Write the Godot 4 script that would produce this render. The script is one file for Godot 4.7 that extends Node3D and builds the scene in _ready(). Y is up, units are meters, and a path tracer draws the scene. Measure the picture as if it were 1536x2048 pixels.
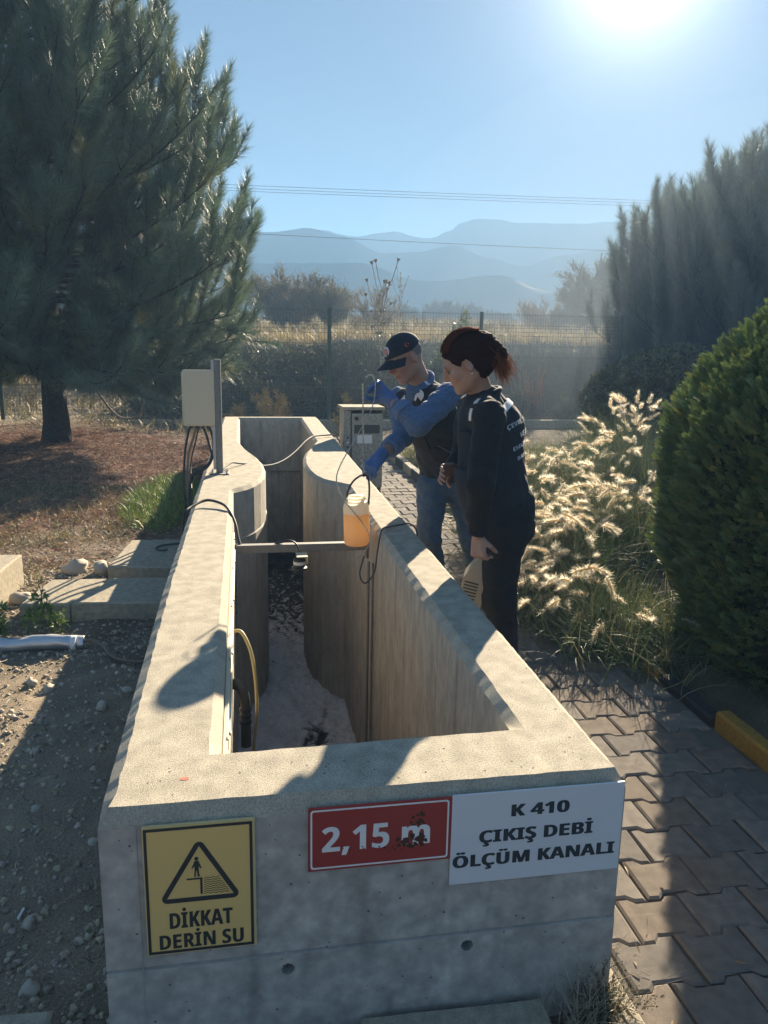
extends Node3D

# Flow measuring channel with two people taking a water sample, low sun ahead.
# The channel runs along -z; x is to the right; units are metres; ground of the paved side is y = 0.

const SUN_EL := 22.0
const SUN_AZ := 25.5

var M := {}          # materials
var used := {}       # names at top level
var rng := RandomNumberGenerator.new()
var nz := FastNoiseLite.new()

func _ready() -> void:
	rng.seed = 4711
	nz.seed = 11
	nz.frequency = 1.0
	nz.fractal_octaves = 3
	# ---- camera ----
	var cam := Camera3D.new()
	cam.name = "camera"
	add_child(cam)
	cam.transform = Transform3D(Basis(Vector3(0.9849, 0.0181, 0.1723), Vector3(0.0193, 0.9769, -0.2131), Vector3(-0.1702, 0.2132, 0.9621)).orthonormalized(), Vector3(0, 1.65, 0))
	cam.fov = rad_to_deg(2.0 * atan(1024.0 / 1600.0))
	cam.near = 0.05
	cam.far = 4000.0
	cam.current = true
	# ---- sky, air, exposure ----
	var env := Environment.new()
	env.background_mode = Environment.BG_SKY
	env.sky = Sky.new()
	env.sky.sky_material = sky_material()
	env.background_energy_multiplier = 1.0
	env.tonemap_mode = Environment.TONE_MAPPER_LINEAR
	env.tonemap_exposure = 5.3
	env.volumetric_fog_enabled = true
	env.volumetric_fog_density = 0.0031
	env.volumetric_fog_albedo = Color(0.60, 0.80, 1.0)
	env.volumetric_fog_anisotropy = 0.05
	env.sdfgi_enabled = true
	env.ssao_enabled = true
	env.ssil_enabled = true
	var we := WorldEnvironment.new()
	we.name = "world_environment"
	we.environment = env
	add_child(we)
	# ---- sun ----
	var sun := DirectionalLight3D.new()
	sun.name = "sun"
	sun.light_energy = 1.6
	sun.light_color = Color(1.0, 0.93, 0.82)
	sun.light_angular_distance = 0.5
	sun.shadow_enabled = true
	add_child(sun)
	sun.look_at_from_position(sun_dir() * 50.0, Vector3.ZERO, Vector3.UP)
	make_materials()
	build_ground()
	build_hills()
	build_channel()
	build_signs()
	build_pavement()
	build_left_ground_things()
	build_equipment()
	build_fence()
	build_trees()
	build_weeds()
	build_fountain_grass()
	build_people()
	build_sampling()
	build_dust()

func sun_dir() -> Vector3:
	var e := deg_to_rad(SUN_EL)
	var a := deg_to_rad(SUN_AZ)
	return Vector3(sin(a) * cos(e), sin(e), -cos(a) * cos(e))

func sky_material() -> PanoramaSkyMaterial:
	# clear blue air, paler towards the horizon, with the wide bright aureole that a low sun has in hazy air
	var w := 1024
	var h := 512
	var s := sun_dir()
	var img := Image.create_empty(w, h, false, Image.FORMAT_RGBF)
	for y in h:
		var el := PI / 2 - (y + 0.5) / h * PI
		var up := maxf(sin(el), 0.0)
		var t := pow(up, 0.45)
		var base := Vector3(0.034, 0.066, 0.112).lerp(Vector3(0.003, 0.013, 0.044), clampf(t, 0, 1))
		for x in w:
			var az := (x + 0.5) / w * TAU
			var d := Vector3(sin(az) * cos(el), sin(el), -cos(az) * cos(el))
			var ang := acos(clampf(d.dot(s), -1, 1))
			var g := 0.62 * exp(-ang / 0.046) + 0.07 * exp(-ang / 0.17) + 0.012 * exp(-ang / 0.5)
			var c := base + Vector3(1.0, 0.97, 0.9) * g
			if y > h / 2:
				c = Vector3(0.08, 0.08, 0.075)
			img.set_pixel(x, y, Color(c.x, c.y, c.z))
	var m := PanoramaSkyMaterial.new()
	m.panorama = ImageTexture.create_from_image(img)
	return m

# ------------------------------------------------------------------ mesh builder
class B:
	var v := PackedVector3Array()
	var n := PackedVector3Array()
	var c := PackedColorArray()
	var ix := PackedInt32Array()
	var col := Color(1, 1, 1)
	func vert(p: Vector3, m: Vector3) -> int:
		v.push_back(p); n.push_back(m); c.push_back(col)
		return v.size() - 1
	func tri(a: Vector3, b: Vector3, d: Vector3) -> void:
		var m := (b - a).cross(d - a).normalized()
		var i := vert(a, m); vert(b, m); vert(d, m)
		ix.push_back(i); ix.push_back(i + 2); ix.push_back(i + 1)
	func face(i: int, j: int, k: int) -> void:
		ix.push_back(i); ix.push_back(k); ix.push_back(j)
	func quad(a: Vector3, b: Vector3, d: Vector3, e: Vector3) -> void:
		var m := (b - a).cross(d - a)
		if m.length_squared() < 1e-14: m = (d - a).cross(e - a)
		m = m.normalized()
		var i := vert(a, m); vert(b, m); vert(d, m); vert(e, m)
		face(i, i + 1, i + 2); face(i, i + 2, i + 3)
	func box(at: Vector3, size: Vector3, bev := 0.004, bs := Basis()) -> void:
		var h := size / 2
		var e := minf(bev, minf(h.x, minf(h.y, h.z)) * 0.8)
		for ax in 3:
			for sg in [-1.0, 1.0]:
				var a2 := (ax + 1) % 3
				var a3 := (ax + 2) % 3
				var q := []
				for k in [[-1, -1], [1, -1], [1, 1], [-1, 1]]:
					var p := Vector3()
					p[ax] = h[ax] * sg; p[a2] = (h[a2] - e) * k[0]; p[a3] = (h[a3] - e) * k[1]
					q.push_back(at + bs * p)
				if sg > 0: quad(q[0], q[1], q[2], q[3])
				else: quad(q[3], q[2], q[1], q[0])
		if e < 0.0005: return
		for ax in 3:
			var a2 := (ax + 1) % 3
			var a3 := (ax + 2) % 3
			for s2 in [-1.0, 1.0]:
				for s3 in [-1.0, 1.0]:
					var p0 := Vector3(); var p1 := Vector3()
					p0[ax] = -(h[ax] - e); p0[a2] = h[a2] * s2; p0[a3] = (h[a3] - e) * s3
					p1 = p0; p1[ax] = -p0[ax]
					var q0 := Vector3(); var q1 := Vector3()
					q0[ax] = -(h[ax] - e); q0[a2] = (h[a2] - e) * s2; q0[a3] = h[a3] * s3
					q1 = q0; q1[ax] = -q0[ax]
					if s2 * s3 > 0: quad(at + bs * p0, at + bs * p1, at + bs * q1, at + bs * q0)
					else: quad(at + bs * q0, at + bs * q1, at + bs * p1, at + bs * p0)
		for sx in [-1.0, 1.0]:
			for sy in [-1.0, 1.0]:
				for sz in [-1.0, 1.0]:
					var a := at + bs * Vector3(h.x * sx, (h.y - e) * sy, (h.z - e) * sz)
					var b := at + bs * Vector3((h.x - e) * sx, h.y * sy, (h.z - e) * sz)
					var d := at + bs * Vector3((h.x - e) * sx, (h.y - e) * sy, h.z * sz)
					if sx * sy * sz > 0: tri(a, b, d)
					else: tri(a, d, b)
	func tube(path: Array, radii: Array, sides := 8, caps := true) -> void:
		var k := path.size()
		var t0: Vector3 = (path[1] - path[0]).normalized()
		var u := t0.cross(Vector3.UP)
		if u.length() < 0.05: u = t0.cross(Vector3.RIGHT)
		u = u.normalized()
		var first := v.size()
		for i in k:
			var t: Vector3
			if i == 0: t = path[1] - path[0]
			elif i == k - 1: t = path[k - 1] - path[k - 2]
			else: t = path[i + 1] - path[i - 1]
			t = t.normalized()
			u = (u - t * u.dot(t)).normalized()
			var w := t.cross(u)
			var r: float = radii[mini(i, radii.size() - 1)]
			for s in sides:
				var a := TAU * s / sides
				var m := u * cos(a) + w * sin(a)
				vert(path[i] + m * r, m)
		for i in k - 1:
			for s in sides:
				var a := first + i * sides + s
				var b := first + i * sides + (s + 1) % sides
				face(a, b, b + sides); face(a, b + sides, a + sides)
		if caps:
			for e in [0, k - 1]:
				var m: Vector3 = ((path[0] - path[1]) if e == 0 else (path[k - 1] - path[k - 2])).normalized()
				var ci := vert(path[e], m)
				var base := v.size()
				for s in sides: vert(v[first + e * sides + s], m)
				for s in sides:
					if e == 0: face(ci, base + (s + 1) % sides, base + s)
					else: face(ci, base + s, base + (s + 1) % sides)
	func lathe(prof: Array, sides: int, xf: Transform3D) -> void:
		# profile of (radius, height) from below to above; smooth round the axis, flat along the profile
		for i in prof.size() - 1:
			var p: Vector2 = prof[i]
			var q: Vector2 = prof[i + 1]
			var e := q - p
			var nn := Vector2(e.y, -e.x).normalized()
			var f := v.size()
			for s in sides + 1:
				var a := TAU * s / sides
				var dx := Vector3(cos(a), 0, -sin(a))
				var m := (xf.basis * (dx * nn.x + Vector3.UP * nn.y)).normalized()
				vert(xf * (dx * p.x + Vector3.UP * p.y), m)
				vert(xf * (dx * q.x + Vector3.UP * q.y), m)
			for s in sides:
				var o := f + s * 2
				face(o, o + 2, o + 3); face(o, o + 3, o + 1)
	func prism(poly: PackedVector2Array, depth: float, xf: Transform3D) -> void:
		# polygon in xy, extruded towards +z
		if Geometry2D.is_polygon_clockwise(poly): poly.reverse()
		var t := Geometry2D.triangulate_polygon(poly)
		for i in range(0, t.size(), 3):
			var p := []
			for j in 3:
				p.push_back(poly[t[i + j]])
			var cr: float = (p[1] - p[0]).cross(p[2] - p[0])
			if cr < 0: p.reverse()
			tri(xf * Vector3(p[0].x, p[0].y, depth), xf * Vector3(p[1].x, p[1].y, depth), xf * Vector3(p[2].x, p[2].y, depth))
			tri(xf * Vector3(p[2].x, p[2].y, 0), xf * Vector3(p[1].x, p[1].y, 0), xf * Vector3(p[0].x, p[0].y, 0))
		for i in poly.size():
			var a := poly[i]
			var b := poly[(i + 1) % poly.size()]
			quad(xf * Vector3(a.x, a.y, 0), xf * Vector3(b.x, b.y, 0), xf * Vector3(b.x, b.y, depth), xf * Vector3(a.x, a.y, depth))
	func blob(at: Vector3, rad: Vector3, rings: int, segs: int, rough := 0.0, noise: FastNoiseLite = null, bs := Basis(), nf := 1.0) -> void:
		var f := v.size()
		for i in rings + 1:
			var th := PI * i / rings
			for j in segs + 1:
				var ph := TAU * j / segs
				var d := Vector3(sin(th) * cos(ph), cos(th), -sin(th) * sin(ph))
				var k := 1.0
				if noise: k += rough * noise.get_noise_3dv(d * nf + at * 7.0)
				var m := (bs * (d / rad)).normalized()
				vert(at + bs * (d * rad * k), m)
		for i in rings:
			for j in segs:
				var a := f + i * (segs + 1) + j
				var b := a + segs + 1
				face(a, b, b + 1); face(a, b + 1, a + 1)
		if noise and rough > 0.0: smooth(f)
	func smooth(from := 0) -> void:
		# normals of the triangles added since vertex `from`, joined where places coincide
		var acc := {}
		for i in range(0, ix.size(), 3):
			var a := ix[i]
			if a < from: continue
			var b := ix[i + 2]
			var d := ix[i + 1]
			var m := (v[b] - v[a]).cross(v[d] - v[a])
			for q in [a, b, d]:
				var key := Vector3i((v[q] * 20000.0).round())
				acc[key] = acc.get(key, Vector3.ZERO) + m
		for i in range(from, v.size()):
			var key := Vector3i((v[i] * 20000.0).round())
			if acc.has(key):
				var m: Vector3 = acc[key]
				if m.length_squared() > 1e-24: n[i] = m.normalized()
	func mesh(into: ArrayMesh = null) -> ArrayMesh:
		var am := into if into else ArrayMesh.new()
		var ar := []
		ar.resize(Mesh.ARRAY_MAX)
		ar[Mesh.ARRAY_VERTEX] = v
		ar[Mesh.ARRAY_NORMAL] = n
		ar[Mesh.ARRAY_COLOR] = c
		ar[Mesh.ARRAY_INDEX] = ix
		am.add_surface_from_arrays(Mesh.PRIMITIVE_TRIANGLES, ar)
		return am

# ------------------------------------------------------------------ nodes
func numbered(called: String) -> String:
	var k: int = used.get(called, -1) + 1
	used[called] = k
	return called if k == 0 else "%s_%03d" % [called, k]

func tag(o: Node3D, label: String, category := "", group := "", kind := "") -> void:
	if label: o.set_meta("label", label)
	if category: o.set_meta("category", category)
	if group: o.set_meta("group", group)
	if kind: o.set_meta("kind", kind)

func thing(called: String, label: String, category: String, at := Vector3.ZERO, group := "") -> Node3D:
	var o := Node3D.new()
	o.name = numbered(called)
	add_child(o)
	o.position = at
	tag(o, label, category, group)
	return o

func part(called: String, what, m: Material, parent: Node3D, at := Vector3.ZERO) -> MeshInstance3D:
	# `what` is a B or a Mesh; its points are in the space of the root shifted by the thing's place unless told otherwise
	var o := MeshInstance3D.new()
	o.mesh = what.mesh() if what is B else what
	o.material_override = m
	o.name = called if parent != self else numbered(called)
	parent.add_child(o, true)
	o.position = at
	return o

func single(called: String, what, m: Material, label: String, category: String, group := "", at := Vector3.ZERO) -> MeshInstance3D:
	var o := part(called, what, m, self, at)
	tag(o, label, category, group)
	return o

func struct(called: String, what, m: Material, label := "") -> MeshInstance3D:
	var o := part(called, what, m, self)
	tag(o, label, "", "", "structure")
	return o

class Copies:
	var buf := PackedFloat32Array()
	var count := 0
	func put(b: Basis, o: Vector3, c := Color(1, 1, 1)) -> void:
		buf.append_array(PackedFloat32Array([b.x.x, b.y.x, b.z.x, o.x, b.x.y, b.y.y, b.z.y, o.y, b.x.z, b.y.z, b.z.z, o.z, c.r, c.g, c.b, 1.0]))
		count += 1

func scatter(called: String, cp: Copies, me: Mesh, m: Material, parent: Node3D) -> MultiMeshInstance3D:
	var mm := MultiMesh.new()
	mm.transform_format = MultiMesh.TRANSFORM_3D
	mm.use_colors = true
	mm.mesh = me
	mm.instance_count = cp.count
	mm.buffer = cp.buf
	var o := MultiMeshInstance3D.new()
	o.multimesh = mm
	o.material_override = m
	o.name = called if parent != self else numbered(called)
	parent.add_child(o, true)
	o.set_meta("kind", "stuff")
	return o

func rot_to(y: Vector3, spin := 0.0) -> Basis:
	# a basis whose y axis points along y
	var a := y.normalized()
	var u := a.cross(Vector3(0.31, 0.17, 0.93))
	if u.length() < 0.05: u = a.cross(Vector3.RIGHT)
	u = u.normalized()
	var w := u.cross(a)
	var x := u * cos(spin) + w * sin(spin)
	return Basis(x, a, x.cross(a))

func rf(a: float, b: float) -> float:
	return rng.randf_range(a, b)

func rdir() -> Vector3:
	return Vector3(rng.randfn(), rng.randfn(), rng.randfn()).normalized()

func curve(pts: Array, per := 6) -> Array:
	# a smooth line through the points (Catmull-Rom)
	var out := []
	for i in pts.size() - 1:
		var p0: Vector3 = pts[maxi(i - 1, 0)]
		var p1: Vector3 = pts[i]
		var p2: Vector3 = pts[i + 1]
		var p3: Vector3 = pts[mini(i + 2, pts.size() - 1)]
		for k in per:
			out.push_back(p1.cubic_interpolate(p2, p0, p3, float(k) / per))
	out.push_back(pts[-1])
	return out

func cable(pts: Array, r: float, per := 8, sides := 7) -> B:
	var b := B.new()
	b.tube(curve(pts, per), [r], sides)
	return b

# ------------------------------------------------------------------ materials
func srgb(r: float, g: float, b: float) -> Color:
	return Color(r, g, b).linear_to_srgb()

func noise(freq: float, oct := 4, sd := 1, kind := FastNoiseLite.TYPE_SIMPLEX_SMOOTH) -> FastNoiseLite:
	var f := FastNoiseLite.new()
	f.noise_type = kind
	f.seed = sd
	f.frequency = freq
	f.fractal_octaves = oct
	return f

func ntex(freq: float, lo: Color, hi: Color, sd := 1, oct := 4, size := 512, mid := Color(0, 0, 0, 0), kind := FastNoiseLite.TYPE_SIMPLEX_SMOOTH) -> NoiseTexture2D:
	var t := NoiseTexture2D.new()
	t.width = size
	t.height = size
	t.seamless = true
	t.noise = noise(freq, oct, sd, kind)
	var g := Gradient.new()
	g.set_color(0, lo)
	g.set_color(1, hi)
	if mid.a > 0: g.add_point(0.5, mid)
	t.color_ramp = g
	return t

func grey(x: float) -> Color:
	return Color(x, x, x)

func mat(called: String, col: Color, rough := 0.8, metal := 0.0) -> StandardMaterial3D:
	# col is a linear base colour
	var m := StandardMaterial3D.new()
	m.resource_name = called
	m.albedo_color = col.linear_to_srgb()
	m.roughness = rough
	m.metallic = metal
	M[called] = m
	return m

func worn(m: StandardMaterial3D, t: Texture2D, scale: Vector3, t2: Texture2D = null, scale2 := Vector3.ONE, bump: Texture2D = null, depth := 0.0) -> StandardMaterial3D:
	m.uv1_triplanar = true
	m.uv1_world_triplanar = true
	m.uv1_scale = scale
	m.albedo_texture = t
	if t2:
		m.detail_enabled = true
		m.detail_albedo = t2
		m.detail_blend_mode = BaseMaterial3D.BLEND_MODE_MUL
		m.detail_uv_layer = BaseMaterial3D.DETAIL_UV_2
		m.uv2_triplanar = true
		m.uv2_world_triplanar = true
		m.uv2_scale = scale2
	if bump:
		m.heightmap_enabled = true
		m.heightmap_texture = bump
		m.heightmap_scale = depth
	return m

func leafy(called: String, col: Color, back: float, rough := 0.6) -> StandardMaterial3D:
	var m := mat(called, col, rough)
	m.vertex_color_use_as_albedo = true
	m.cull_mode = BaseMaterial3D.CULL_DISABLED
	if back > 0:
		m.backlight_enabled = true
		m.backlight = Color(back, back, back * 0.86)
	return m

func drip_texture() -> ImageTexture:
	# cast concrete: cloudy tone, pale and dark runs of water coming down from the top
	var n := 512
	var a := noise(0.012, 5, 131).get_seamless_image(n, n)
	var c := noise(0.06, 4, 132).get_seamless_image(n, n)
	var v := PackedFloat32Array()
	v.resize(n * n)
	for y in n:
		for x in n:
			v[y * n + x] = 0.88 + 0.16 * (a.get_pixel(x, y).r - 0.5) + 0.10 * (c.get_pixel(x, y).r - 0.5)
	var r := RandomNumberGenerator.new()
	r.seed = 133
	for k in 46:
		var x0 := r.randi() % n
		var y0 := r.randi() % n
		var ln := r.randi_range(60, 260)
		var w := r.randf_range(1.5, 9.0)
		var dk := r.randf_range(-0.16, 0.07)
		for j in ln:
			var u := float(j) / ln
			var f := dk * minf(1.0, u * 8.0) * (1.0 - u)
			var cx := x0 + 2.0 * sin(j * 0.05 + k)
			for i in range(-int(w * 2), int(w * 2) + 1):
				var e := exp(-(i * i) / (w * w))
				var q := posmod(y0 + j, n) * n + posmod(int(cx) + i, n)
				v[q] += f * e
	var img := Image.create_empty(n, n, false, Image.FORMAT_RGB8)
	for y in n:
		for x in n:
			var g := clampf(v[y * n + x], 0, 1)
			img.set_pixel(x, y, Color(g, g, g))
	return ImageTexture.create_from_image(img)

func make_materials() -> void:
	var speck := ntex(0.07, grey(0.62), grey(1.0), 3, 5, 1024, grey(0.9))
	var blotch := ntex(0.012, grey(0.80), grey(1.0), 5, 5, 1024)
	var pits := ntex(0.16, grey(0.0), grey(1.0), 9, 3, 1024, grey(0.75))
	var top := mat("concrete_top", Color(0.64, 0.565, 0.425), 0.92)
	worn(top, speck, Vector3(2.2, 2.2, 2.2), blotch, Vector3(0.9, 0.9, 0.9), pits, 0.16)
	var side := mat("concrete_side", Color(0.65, 0.585, 0.50), 0.9)
	worn(side, ntex(0.02, grey(0.80), grey(1.0), 8, 6, 1024), Vector3(0.8, 0.8, 0.8), drip_texture(), Vector3(0.78, 0.78, 0.78), pits, 0.08)
	var inn := mat("concrete_inner", Color(0.60, 0.535, 0.435), 0.88)
	worn(inn, drip_texture(), Vector3(0.9, 0.55, 0.9), ntex(0.03, grey(0.86), grey(1.0), 14, 5, 1024), Vector3(1.1, 0.16, 1.1), pits, 0.08)
	var slab := mat("concrete_slab", Color(0.62, 0.535, 0.385), 0.93)
	worn(slab, speck, Vector3(3, 3, 3), blotch, Vector3(1.7, 1.7, 1.7), pits, 0.2)
	for k in 4:
		var pv := mat("paver_%d" % k, [Color(0.36, 0.31, 0.255), Color(0.29, 0.255, 0.215), Color(0.40, 0.35, 0.29), Color(0.34, 0.275, 0.21)][k], 0.95)
		worn(pv, speck, Vector3(5, 5, 5), blotch, Vector3(1.1, 1.1, 1.1), pits, 0.25)
	var gd := mat("soil", Color(1, 1, 1), 1.0)
	gd.vertex_color_use_as_albedo = true
	worn(gd, ntex(0.05, Color(0.68, 0.66, 0.63), Color(1, 0.98, 0.95), 21, 5, 1024), Vector3(1.6, 1.6, 1.6), ntex(0.02, grey(0.75), grey(1.0), 23, 5, 512), Vector3(0.35, 0.35, 0.35), pits, 1.2)
	mat("joint_sand", Color(0.17, 0.15, 0.12), 1.0)
	M.joint_sand.albedo_texture = speck; M.joint_sand.uv1_triplanar = true; M.joint_sand.uv1_world_triplanar = true; M.joint_sand.uv1_scale = Vector3(8, 8, 8)
	var st := mat("stone", Color(0.56, 0.48, 0.37), 0.95)
	st.vertex_color_use_as_albedo = true
	worn(st, speck, Vector3(9, 9, 9))
	mat("black_paint", Color(0.025, 0.028, 0.03), 0.55)
	mat("yellow_plate", Color(0.70, 0.47, 0.16), 0.5)
	mat("plate_edge", Color(0.55, 0.45, 0.22), 0.5)
	mat("red_plate", Color(0.30, 0.035, 0.03), 0.4)
	mat("white_plate", Color(0.62, 0.63, 0.63), 0.4)
	mat("white_paint", Color(0.72, 0.71, 0.68), 0.5)
	mat("letter_dark", Color(0.02, 0.03, 0.038), 0.5)
	mat("rust", Color(0.075, 0.028, 0.016), 0.95)
	mat("steel", Color(0.42, 0.42, 0.42), 0.42, 0.75)
	mat("galv", Color(0.27, 0.26, 0.235), 0.68, 0.3)
	worn(M.galv, blotch, Vector3(6, 3, 6))
	mat("cream_box", Color(0.60, 0.52, 0.36), 0.55)
	mat("grey_cabinet", Color(0.40, 0.40, 0.37), 0.55)
	worn(M.grey_cabinet, ntex(0.02, Color(0.72, 0.68, 0.6), grey(1), 31, 5), Vector3(3, 3, 3))
	mat("cabinet_dark", Color(0.045, 0.043, 0.04), 0.6)
	mat("rubber", Color(0.018, 0.018, 0.019), 0.55)
	mat("grey_cord", Color(0.07, 0.07, 0.065), 0.75)
	mat("yellow_hose", Color(0.55, 0.43, 0.17), 0.45)
	mat("brown_hose", Color(0.17, 0.125, 0.08), 0.55)
	mat("beige_strip", Color(0.62, 0.55, 0.38), 0.5)
	mat("foil", Color(0.56, 0.57, 0.58), 0.42, 0.7)
	mat("kerb_yellow", Color(0.55, 0.31, 0.035), 0.75)
	mat("kerb_black", Color(0.05, 0.05, 0.05), 0.8)
	mat("kerb_pale", Color(0.55, 0.50, 0.38), 0.85)
	for k in ["kerb_yellow", "kerb_black", "kerb_pale"]: worn(M[k], speck, Vector3(4, 4, 4), blotch, Vector3(3, 3, 3), pits, 0.2)
	mat("fence_green", Color(0.018, 0.05, 0.04), 0.45)
	mat("wire", Color(0.06, 0.085, 0.075), 0.28, 0.3)
	mat("power_wire", Color(0.06, 0.06, 0.065), 0.5)
	var bark := mat("bark", Color(0.10, 0.078, 0.06), 0.95)
	worn(bark, ntex(0.03, grey(0.35), grey(1.0), 41, 4), Vector3(3, 0.8, 3), null, Vector3.ONE, ntex(0.035, grey(0), grey(1), 42, 4), 4.0)
	mat("twig", Color(0.15, 0.115, 0.085), 0.9)
	mat("twig_pale", Color(0.30, 0.25, 0.18), 0.9)
	leafy("needle", Color(0.16, 0.21, 0.155), 0.5, 0.5)
	leafy("thuja", Color(0.19, 0.245, 0.115), 0.55, 0.6)
	leafy("leaf", Color(0.13, 0.15, 0.085), 0.55, 0.45)
	leafy("grass_blade", Color(1, 1, 1), 0.6, 0.6)
	leafy("plume", Color(0.92, 0.88, 0.79), 1.2, 0.8)
	M.plume.backlight = Color(1.2, 1.18, 1.12)
	leafy("litter", Color(1, 1, 1), 0.3, 0.9)

# ------------------------------------------------------------------ ground
func sstep(a: float, b: float, x: float) -> float:
	var t := clampf((x - a) / (b - a), 0, 1)
	return t * t * (3 - 2 * t)

func gh(x: float, z: float) -> float:
	# height of the ground
	var d := -z
	var y := 0.0
	if x < 0.3:
		y = 0.10 * sstep(1.9, 3.2, d)
		y += 0.10 * sstep(0.9, 2.6, -x) * sstep(6.0, 11.0, d)
	else:
		y = lerpf(-0.035, 0.05, sstep(2.02, 2.3, x))
	# bank behind the fence, lower and gentler on the left
	var r := sstep(-2.5, 0.8, x)
	var crest := lerpf(1.15, 1.55, r)
	y += crest * lerpf(sstep(16.0, 23.5, d), sstep(15.2, 18.6, d), r)
	y += 0.75 * sstep(19.0, 42.0, d) * lerpf(1.5, 1.0, r)
	if d < 200:
		y += 0.018 * nz.get_noise_2d(x * 2.2, z * 2.2) * (1.0 if x < 0.3 or x > 2.2 else 0.15)
		y += 0.10 * nz.get_noise_2d(x * 0.5 + 40, z * 0.5) * sstep(14.5, 19.0, d)
	return y

func line_steps(stops: Array) -> PackedFloat32Array:
	# [[from, step], ..., [end]]
	var out := PackedFloat32Array()
	for i in stops.size() - 1:
		var a: float = stops[i][0]
		var b: float = stops[i + 1][0]
		var k := maxi(1, roundi(absf(b - a) / stops[i][1]))
		for j in k: out.push_back(lerpf(a, b, float(j) / k))
	out.push_back(stops[-1][0])
	return out

func ground_color(x: float, z: float) -> Color:
	var d := -z
	var gravel := Color(0.72, 0.60, 0.44)
	var soil := Color(0.36, 0.28, 0.20)
	var litter := Color(0.27, 0.135, 0.08)
	var straw := Color(0.40, 0.33, 0.20)
	var olive := Color(0.10, 0.11, 0.045)
	var q := 0.5 + 0.5 * nz.get_noise_2d(x * 1.3, z * 1.3)
	var q2 := 0.5 + 0.5 * nz.get_noise_2d(x * 0.35 + 9, z * 0.35)
	var c := gravel
	if x < 0.3:
		c = gravel.lerp(soil, sstep(3.2, 4.6, d) * 0.7 + 0.25 * q)
		c = c.lerp(olive, sstep(0.55, 0.8, q) * 0.35 * sstep(1.5, 2.5, d))
		var el := Vector2((x + 2.3) / 2.6, (z + 9.6) / 3.6).length() + 0.35 * (q - 0.5)
		c = c.lerp(litter, 1.0 - sstep(0.8, 1.15, el))
	elif x > 2.05:
		c = soil.lerp(olive, q * 0.6)
	else:
		c = soil
	c = c.lerp(straw.lerp(soil, q * 0.6), sstep(12.6, 14.5, d))
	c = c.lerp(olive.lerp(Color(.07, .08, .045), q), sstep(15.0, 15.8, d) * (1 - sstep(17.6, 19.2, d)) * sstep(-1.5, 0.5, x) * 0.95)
	c = c.lerp(straw.lerp(Color(0.34, 0.24, 0.11), q2), sstep(18.0, 20.0, d))
	c = c.lerp(Color(0.13, 0.15, 0.07), sstep(90, 200, d) * q2)
	return c

func build_ground() -> void:
	var xs := line_steps([[-1500, 300], [-300, 60], [-60, 8], [-20, 1.2], [-7, 0.14], [-2.2, 0.085], [2.3, 0.12], [4.0, 0.5], [20, 8], [60, 60], [300, 300], [1800]])
	var zs := line_steps([[30, 5], [0, 0.4], [-1.0, 0.085], [-5.2, 0.14], [-15.0, 0.22], [-24, 1.0], [-50, 6], [-110, 30], [-400, 200], [-1600]])
	var b := B.new()
	for z in zs:
		for x in xs:
			b.col = ground_color(x, z)
			b.vert(Vector3(x, gh(x, z), z), Vector3.UP)
	var w := xs.size()
	for j in zs.size() - 1:
		for i in w - 1:
			var cx := (xs[i] + xs[i + 1]) / 2
			var cz := (zs[j] + zs[j + 1]) / 2
			if cx > -0.22 and cx < 0.82 and cz > -10.15 and cz < -1.74: continue
			var a := j * w + i
			b.face(a, a + w, a + w + 1)
			b.face(a, a + w + 1, a + 1)
	# smooth normals from the height function
	for i in b.v.size():
		var p := b.v[i]
		var e := 0.05 if p.z > -30 and absf(p.x) < 20 else 2.0
		b.n[i] = Vector3(gh(p.x - e, p.z) - gh(p.x + e, p.z), 2 * e, gh(p.x, p.z - e) - gh(p.x, p.z + e)).normalized()
	# faces must look up
	for i in range(0, b.ix.size(), 3):
		var p := b.v[b.ix[i]]; var q := b.v[b.ix[i + 2]]; var r := b.v[b.ix[i + 1]]
		if (q - p).cross(r - p).y < 0:
			var s := b.ix[i + 1]; b.ix[i + 1] = b.ix[i + 2]; b.ix[i + 2] = s
	struct("ground", b, M.soil, "gravelly ground with dry grass rising to a bank behind the fence")

func ridge(b: B, pts: Array, depth: float, back: float, sd: int, amp: float) -> void:
	# one range of hills: its skyline runs through pts (x, height), its slope comes down towards the camera
	var nx := 260
	var rows := 14
	var f := b.v.size()
	var x0: float = pts[0].x
	var x1: float = pts[-1].x
	for j in rows + 1:
		var t := float(j) / rows
		for i in nx + 1:
			var x := lerpf(x0, x1, float(i) / nx)
			var k := 0
			while k < pts.size() - 2 and x > pts[k + 1].x: k += 1
			var u := clampf((x - pts[k].x) / (pts[k + 1].x - pts[k].x), 0, 1)
			var top: float = lerpf(pts[k].y, pts[k + 1].y, u * u * (3 - 2 * u))
			top += amp * 0.15 * (nz.get_noise_2d(x * 0.06 + sd * 31.0, sd) + 0.5 * nz.get_noise_2d(x * 0.4 + sd * 31.0, sd))
			var y := top * t
			y = maxf(y + amp * nz.get_noise_2d(x * 0.035 + sd * 7.0, t * 3.0 + sd) * t * (1.15 - t) * 2.0, -4.0)
			b.vert(Vector3(x, y, -(depth + back * t)), Vector3.UP)
	for j in rows:
		for i in nx:
			var a := f + j * (nx + 1) + i
			b.face(a, a + 1, a + nx + 2); b.face(a, a + nx + 2, a + nx + 1)
	b.smooth(f)

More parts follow.
